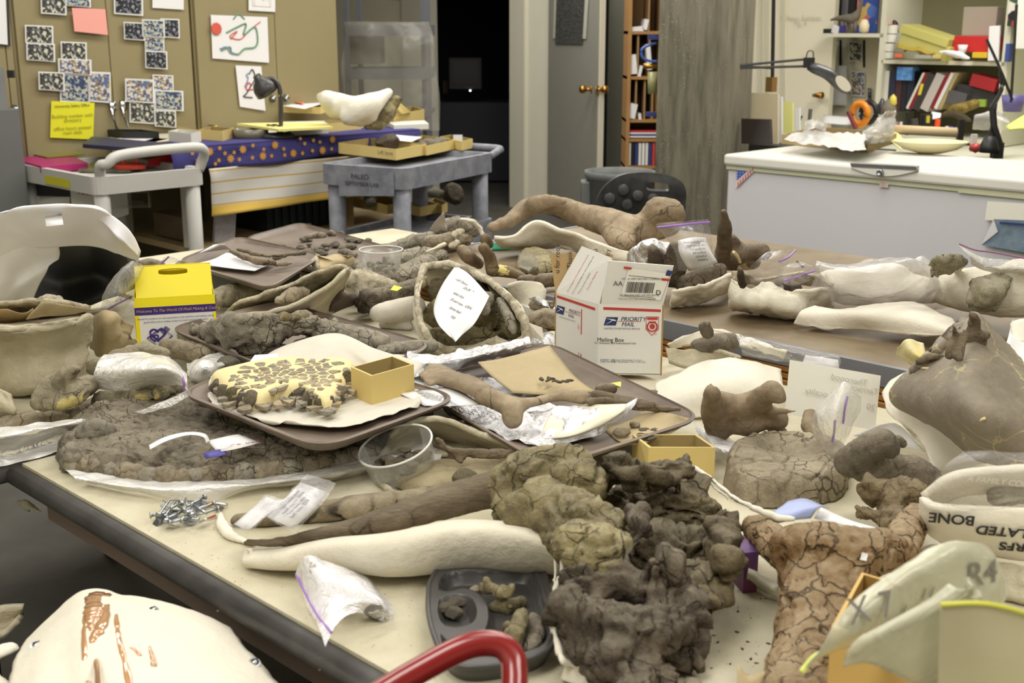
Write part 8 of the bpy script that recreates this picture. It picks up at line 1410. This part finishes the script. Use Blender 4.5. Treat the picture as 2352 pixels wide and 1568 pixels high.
put('moulded_body', V, [(i*n_+j, i*n_+(j+1) % n_, (i+1)*n_+(j+1) % n_, (i+1)*n_+j) for i in range(m2-1) for j in range(n_)]+[tuple(range((m2-1)*n_, m2*n_)), tuple(range(n_))[::-1]], BK, bt, smooth=True)
G().tube(off(1.0,-.001), .0035, 8, close=True).put('rim_bead', BK, bt, smooth=True)
L([[(1110,1350,12,.03),(1140,1360,16,.035),(1165,1362,14,.04),(1180,1345,8,.05)],[(1118,1335,8,.045)]], 'mott', 'yellow jagged rock at the back of the black compartment tray', base=.006, vox=.0035, sm=1, amp=.006, sc=40)
L([[(1140,1390,16),(1165,1395,18),(1200,1385,14)]], 'mott', 'pitted yellow rock in the middle of the black compartment tray', base=.006, vox=.0035, sm=1, amp=.006, sc=40)
L([[(1200,1405,14,.04),(1195,1430,20,.035),(1180,1460,24,.03)],[(1165,1440,14)]], K['mott'], 'long yellow cracked rock nearest in the black compartment tray', base=.006, vox=.0035, sm=1, amp=.006, sc=40)
L([[(1225,1430,22),(1235,1460,20),(1215,1480,18)]], 'dark', 'brown rock at the right of the black compartment tray', base=.006, vox=.004, sm=1, amp=.006, sc=34)
L([[(1080,1358,6),(1095,1352,7)]], 'tan', 'small flat chip near the left of the yellow rocks', base=.012, vox=.003)
for i, (x, y, lb) in enumerate([(1020,1410,'left'), (1040,1400,'middle'), (1058,1392,'right'), (1042,1418,'front')]): stone(P(x, y, .01), .014, 'dark', lb+' grey chip in the round cup of the black tray', group='chips in the round cup')
zb_ = patch('zip_bag', [[(745,1478,.05),(728,1430,.03),(700,1380,.02),(678,1320,.03)],[(780,1425,.04),(765,1390,.04),(735,1340,.05),(700,1278,.07)],[(820,1405,.04),(815,1370,.05),(790,1330,.06),(760,1290,.05)],[(860,1420,.025),(870,1385,.045),(855,1350,.045),(830,1315,.02)],[(905,1440,.005),(905,1405,.025),(895,1385,.02),(880,1365,.005)]], K['film'], None, ('clear zip bag with a folded note and pebble at the near table edge', 'bag'), n=34, k=26, amp=.004, sc=20, clampz=.002)
zs_('zip_seal', [(681,1320,.033),(706,1372,.026),(735,1420,.034),(762,1452,.046)], zb_, .0016)
patch('inner_note', [[(712,1305,.05),(735,1350,.045),(775,1395,.03)],[(760,1300,.05),(800,1345,.05),(825,1385,.035)],[(815,1320,.03),(845,1360,.035),(875,1390,.02)]], K['paper'], zb_, n=10, k=12, amp=.002)
stone(P(868,1418,.003), .018, 'mott', 'tan pebble inside the clear bag at the near table edge')
# screws, washers, pick
WM = G().lathe([0,0,0], [(.0035,0),(.009,0),(.009,.0013),(.0035,.0013),(.0035,0)], 18); sc_ = G(); sc_.tube([[0,0,0],[.034,0,0]], .0022, 8); sc_.tube([[0,0,0],[-.001,0,0],[-.0035,0,0]], [.0022,.0055,.0048], 10)
w0 = WM.put('washer', K['steel'], None, ('flat zinc washer in the hardware pile on the near table', 'washer', 'washers in the hardware pile'), smooth=False); w0.location = P(395,1190,.004); w0.rotation_euler = (.5,.2,0)
s0 = sc_.put('screw', K['steel'], None, ('round-headed zinc screw in the hardware pile on the near table', 'screw', 'screws in the hardware pile'), smooth=True); s0.location = P(420,1180,.004)
ws_ = [(362,1200),(388,1205),(408,1195),(450,1168),(438,1195),(470,1195),(400,1178),(462,1160),(380,1165),(425,1195),(370,1185),(440,1178)]
for i, (x, y) in enumerate(ws_): dup(w0, P(x, y, .003+.004*(i % 3)), rot=(RNG.uniform(-.7,.7), RNG.uniform(-.7,.7), 0))
for i, (x, y) in enumerate([(372,1190),(392,1175),(405,1168),(430,1165),(448,1185),(458,1175),(470,1170),(415,1200),(440,1200),(385,1195),(478,1182),(425,1178),(400,1190),(452,1158),(378,1172)]): dup(s0, P(x, y, .004+.005*(i % 3)), rot=(0, RNG.uniform(-.35,.35), RNG.uniform(0, 6.3)))
pk = empty('dental_pick', P(440,1158,.004), 'steel dental pick with a hooked tip behind the hardware pile', 'pick')
G().tube([P(400,1149,.006), P(470,1155,.006), P(522,1159,.006)], [.0015,.003,.0026], 10).put('handle', K['chrome'], pk, smooth=True); G().tube(cr(np.array([P(400,1149,.006), P(388,1150,.006), P(382,1154,.006), P(374,1148,.008)]), 10), .0011, 6).put('hook', K['chrome'], pk); G().tube([P(478,1155.5,.006), P(486,1156,.006)], .0042, 10).put('ring', plain('ring_amber', S(190,140,80), .4), pk)
stone(P(504,1172,.002), .008, 'grey', 'pale chip at the right of the hardware pile', sc=(1,.8,.8)); G().tube([P(478,1190,.004), P(495,1183,.004)], .0015, 6).put('red_stick', K['inkr'], None, ('short red stick under the hardware pile', 'stick'))
# ================= RED HANDLE AND FOREGROUND JACKET =================
RH = plain('paint_red', S(132,24,26), .25, coat=.6); zt_ = [(700,1690,1.13),(860,1600,1.15),(940,1552,1.16),(1040,1498,1.17),(1100,1478,1.175),(1150,1482,1.175),(1178,1512,1.17),(1182,1560,1.16),(1178,1640,1.14),(1172,1760,1.1)]
hp = cr(np.array([ray(x, y)*d_+O for x, y, d_ in zt_]), 50)
hh = empty('hand_truck', [hp[0][0]-.2, hp[0][1]-.2, .1], 'red painted tubular cart handle in the foreground', 'hand truck')
G().tube(hp, .0128, 20).put('handle', RH, hh, smooth=True)
e_ = hp[-1]; G().tube(cr(np.array([e_, e_*[1,1,0]+[0,-.02,.5], e_*[1,1,0]+[0,-.04,.1]]), 10), .0128, 14).put('upright', RH, hh); e_ = hp[0]; G().tube(cr(np.array([e_, e_*[1,1,0]+[-.02,-.1,.5], e_*[1,1,0]+[0,-.14,.1]]), 10), .0128, 14).put('upright', RH, hh)
J0 = plain('plaster_fresh', S(230,223,206), .6, bump=.6, bs=14, var=.08, vs=5)
fz_ = lambda x, y, h=-.03: (x, y, h)
fj = patch('plaster_jacket', [[(70,1470,-.05),(110,1430,-.035),(160,1385,-.02),(195,1362,-.012),(240,1360,-.012),(275,1372,-.018),(360,1385,-.03),(460,1415,-.04),(530,1450,-.05)],[(50,1500,-.03),(100,1470,-.01),(150,1430,.0),(195,1395,.006),(235,1392,.008),(290,1400,.0),(370,1420,-.01),(470,1455,-.025),(560,1495,-.05)],[(30,1560,-.02),(90,1540,.0),(150,1500,.01),(200,1470,.02),(240,1465,.02),(300,1480,.01),(380,1495,.0),(480,1525,-.02),(600,1535,-.055)],[(10,1680,-.02),(80,1660,.0),(150,1640,.01),(200,1630,.02),(240,1630,.02),(300,1640,.01),(400,1650,.0),(520,1660,-.02),(700,1650,-.07)]], J0, None, ('large fresh white plaster jacket with screws and brown resin runs, lower left', 'plaster jacket'), n=40, k=60, amp=.003, sc=9, thick=.012, edge=.003)
L([[(20,1490,30,-.08),(-30,1510,30,-.08),(-40,1560,40,-.07),(30,1600,30,-.07)]], J0, 'second white plaster lump at the lower left corner beside the screwed jacket', 'plaster_jacket', 'plaster jacket', sz=.5, clamp=False, amp=.003, sm=4)
m_, t_, b_ = nt('resin'); b_.inputs['Base Color'].default_value = S(186,140,96); b_.inputs['Roughness'].default_value = .12; b_.inputs['Coat Weight'].default_value = 1; RS = m_
def jz(x, y): # height of the fresh jacket's surface along a view ray
    return -.012+.034*min(1, max(0, (y-1365)/110))*(1-abs(x-220)/420)
def run(pts, r):
    q = cr(np.array([on(fj, x, min(y, 1640), .013) for x, y in pts]), 40); rr_ = np.interp(np.linspace(0,1,40), np.linspace(0,1,len(r)), r)*(1+.25*np.array([vn(np.array([[i*.6,0,0]]), 3)[0] for i in range(40)]))
    G().tube(q, rr_, 8, sq=.45).put('resin_run', RS, fj, smooth=True)
run([(222,1368),(205,1400),(196,1440),(196,1500),(204,1570),(210,1640)], [.012,.006,.004,.0045,.004,.004]); run([(238,1370),(240,1410),(226,1450),(214,1470),(222,1520),(228,1640)], [.01,.007,.008,.005,.004,.004])
run([(256,1372),(264,1420),(272,1470),(288,1530),(305,1640)], [.004,.0045,.004,.0045,.005]); run([(342,1485),(350,1510),(353,1530)], [.002,.0035,.004]); run([(215,1375),(215,1405),(210,1430),(212,1450)], [.012,.012,.008,.003]); run([(298,1488),(308,1492),(322,1506)], [.002,.003,.003])
for (x, y) in ((351,1402), (84,1482), (585,1522)):
    c = on(fj, x, y, .017); t_ = Matrix.Rotation(.25, 3, 'X') @ Matrix.Rotation((x-230)*.0007, 3, 'Y'); M_ = np.array(t_)
    G().lathe(c, [(0,.0),(.0078,0),(.0078,.0014),(.004,.0016)], 20, M=M_).put('washer', K['steel'], fj); s_ = G().lathe(c, [(.0052,.001),(.005,.003),(.003,.0046),(0,.005)], 16, M=M_).put('screw_head', K['steel'], fj, smooth=True)
    G().box(c+[0,0,.0052], (.009,.0012,.0008), .7).put('slot', K['ink'], s_)
# open-ended pieces of floor furniture the jacket rests on
G().box([-.45,1.15,.33], (.7,.4,.66), -.78).put('stool', plain('stool_grey', S(70,66,64), .8), None, ('grey crate standing below the screwed plaster jacket', 'crate'), bevel=.01)


g = G(); r_ = random.Random(11)
for i in range(900):
    x, y = r_.uniform(150, 1750), r_.uniform(1090, 1560)
    if 1427+(x-700)*.516 < y+6: continue
    p = P(x, y, 0)+[0,0,.0002]; s_ = r_.uniform(.0003,.0009); g.add([p+[s_,0,0], p+[-s_,s_,0], p+[-s_,-s_,0], p+[0,0,s_*1.4]], [(0,1,3),(1,2,3),(2,0,3),(0,2,1)])
g.put('dust_crumbs', plain('crumb_tan', S(170,158,126), .9, c2=S(120,110,88), vs=40), None, ('fine tan dust and crumbs over the near table top', 'dust', None, 'stuff'))
L([[(2250,930,55,.05),(2330,930,60,.06),(2420,960,60,.06)]], 'plas', 'low white plaster mound propping up the big brown crest bone', 'plaster_block', 'plaster', sm=4)
L([[(2200,1245,26,.045),(2280,1250,28,.045),(2360,1260,28,.045)]], 'plas', 'plaster underside bulge beneath the hand-lettered jacket', 'plaster_block', 'plaster', sm=4)
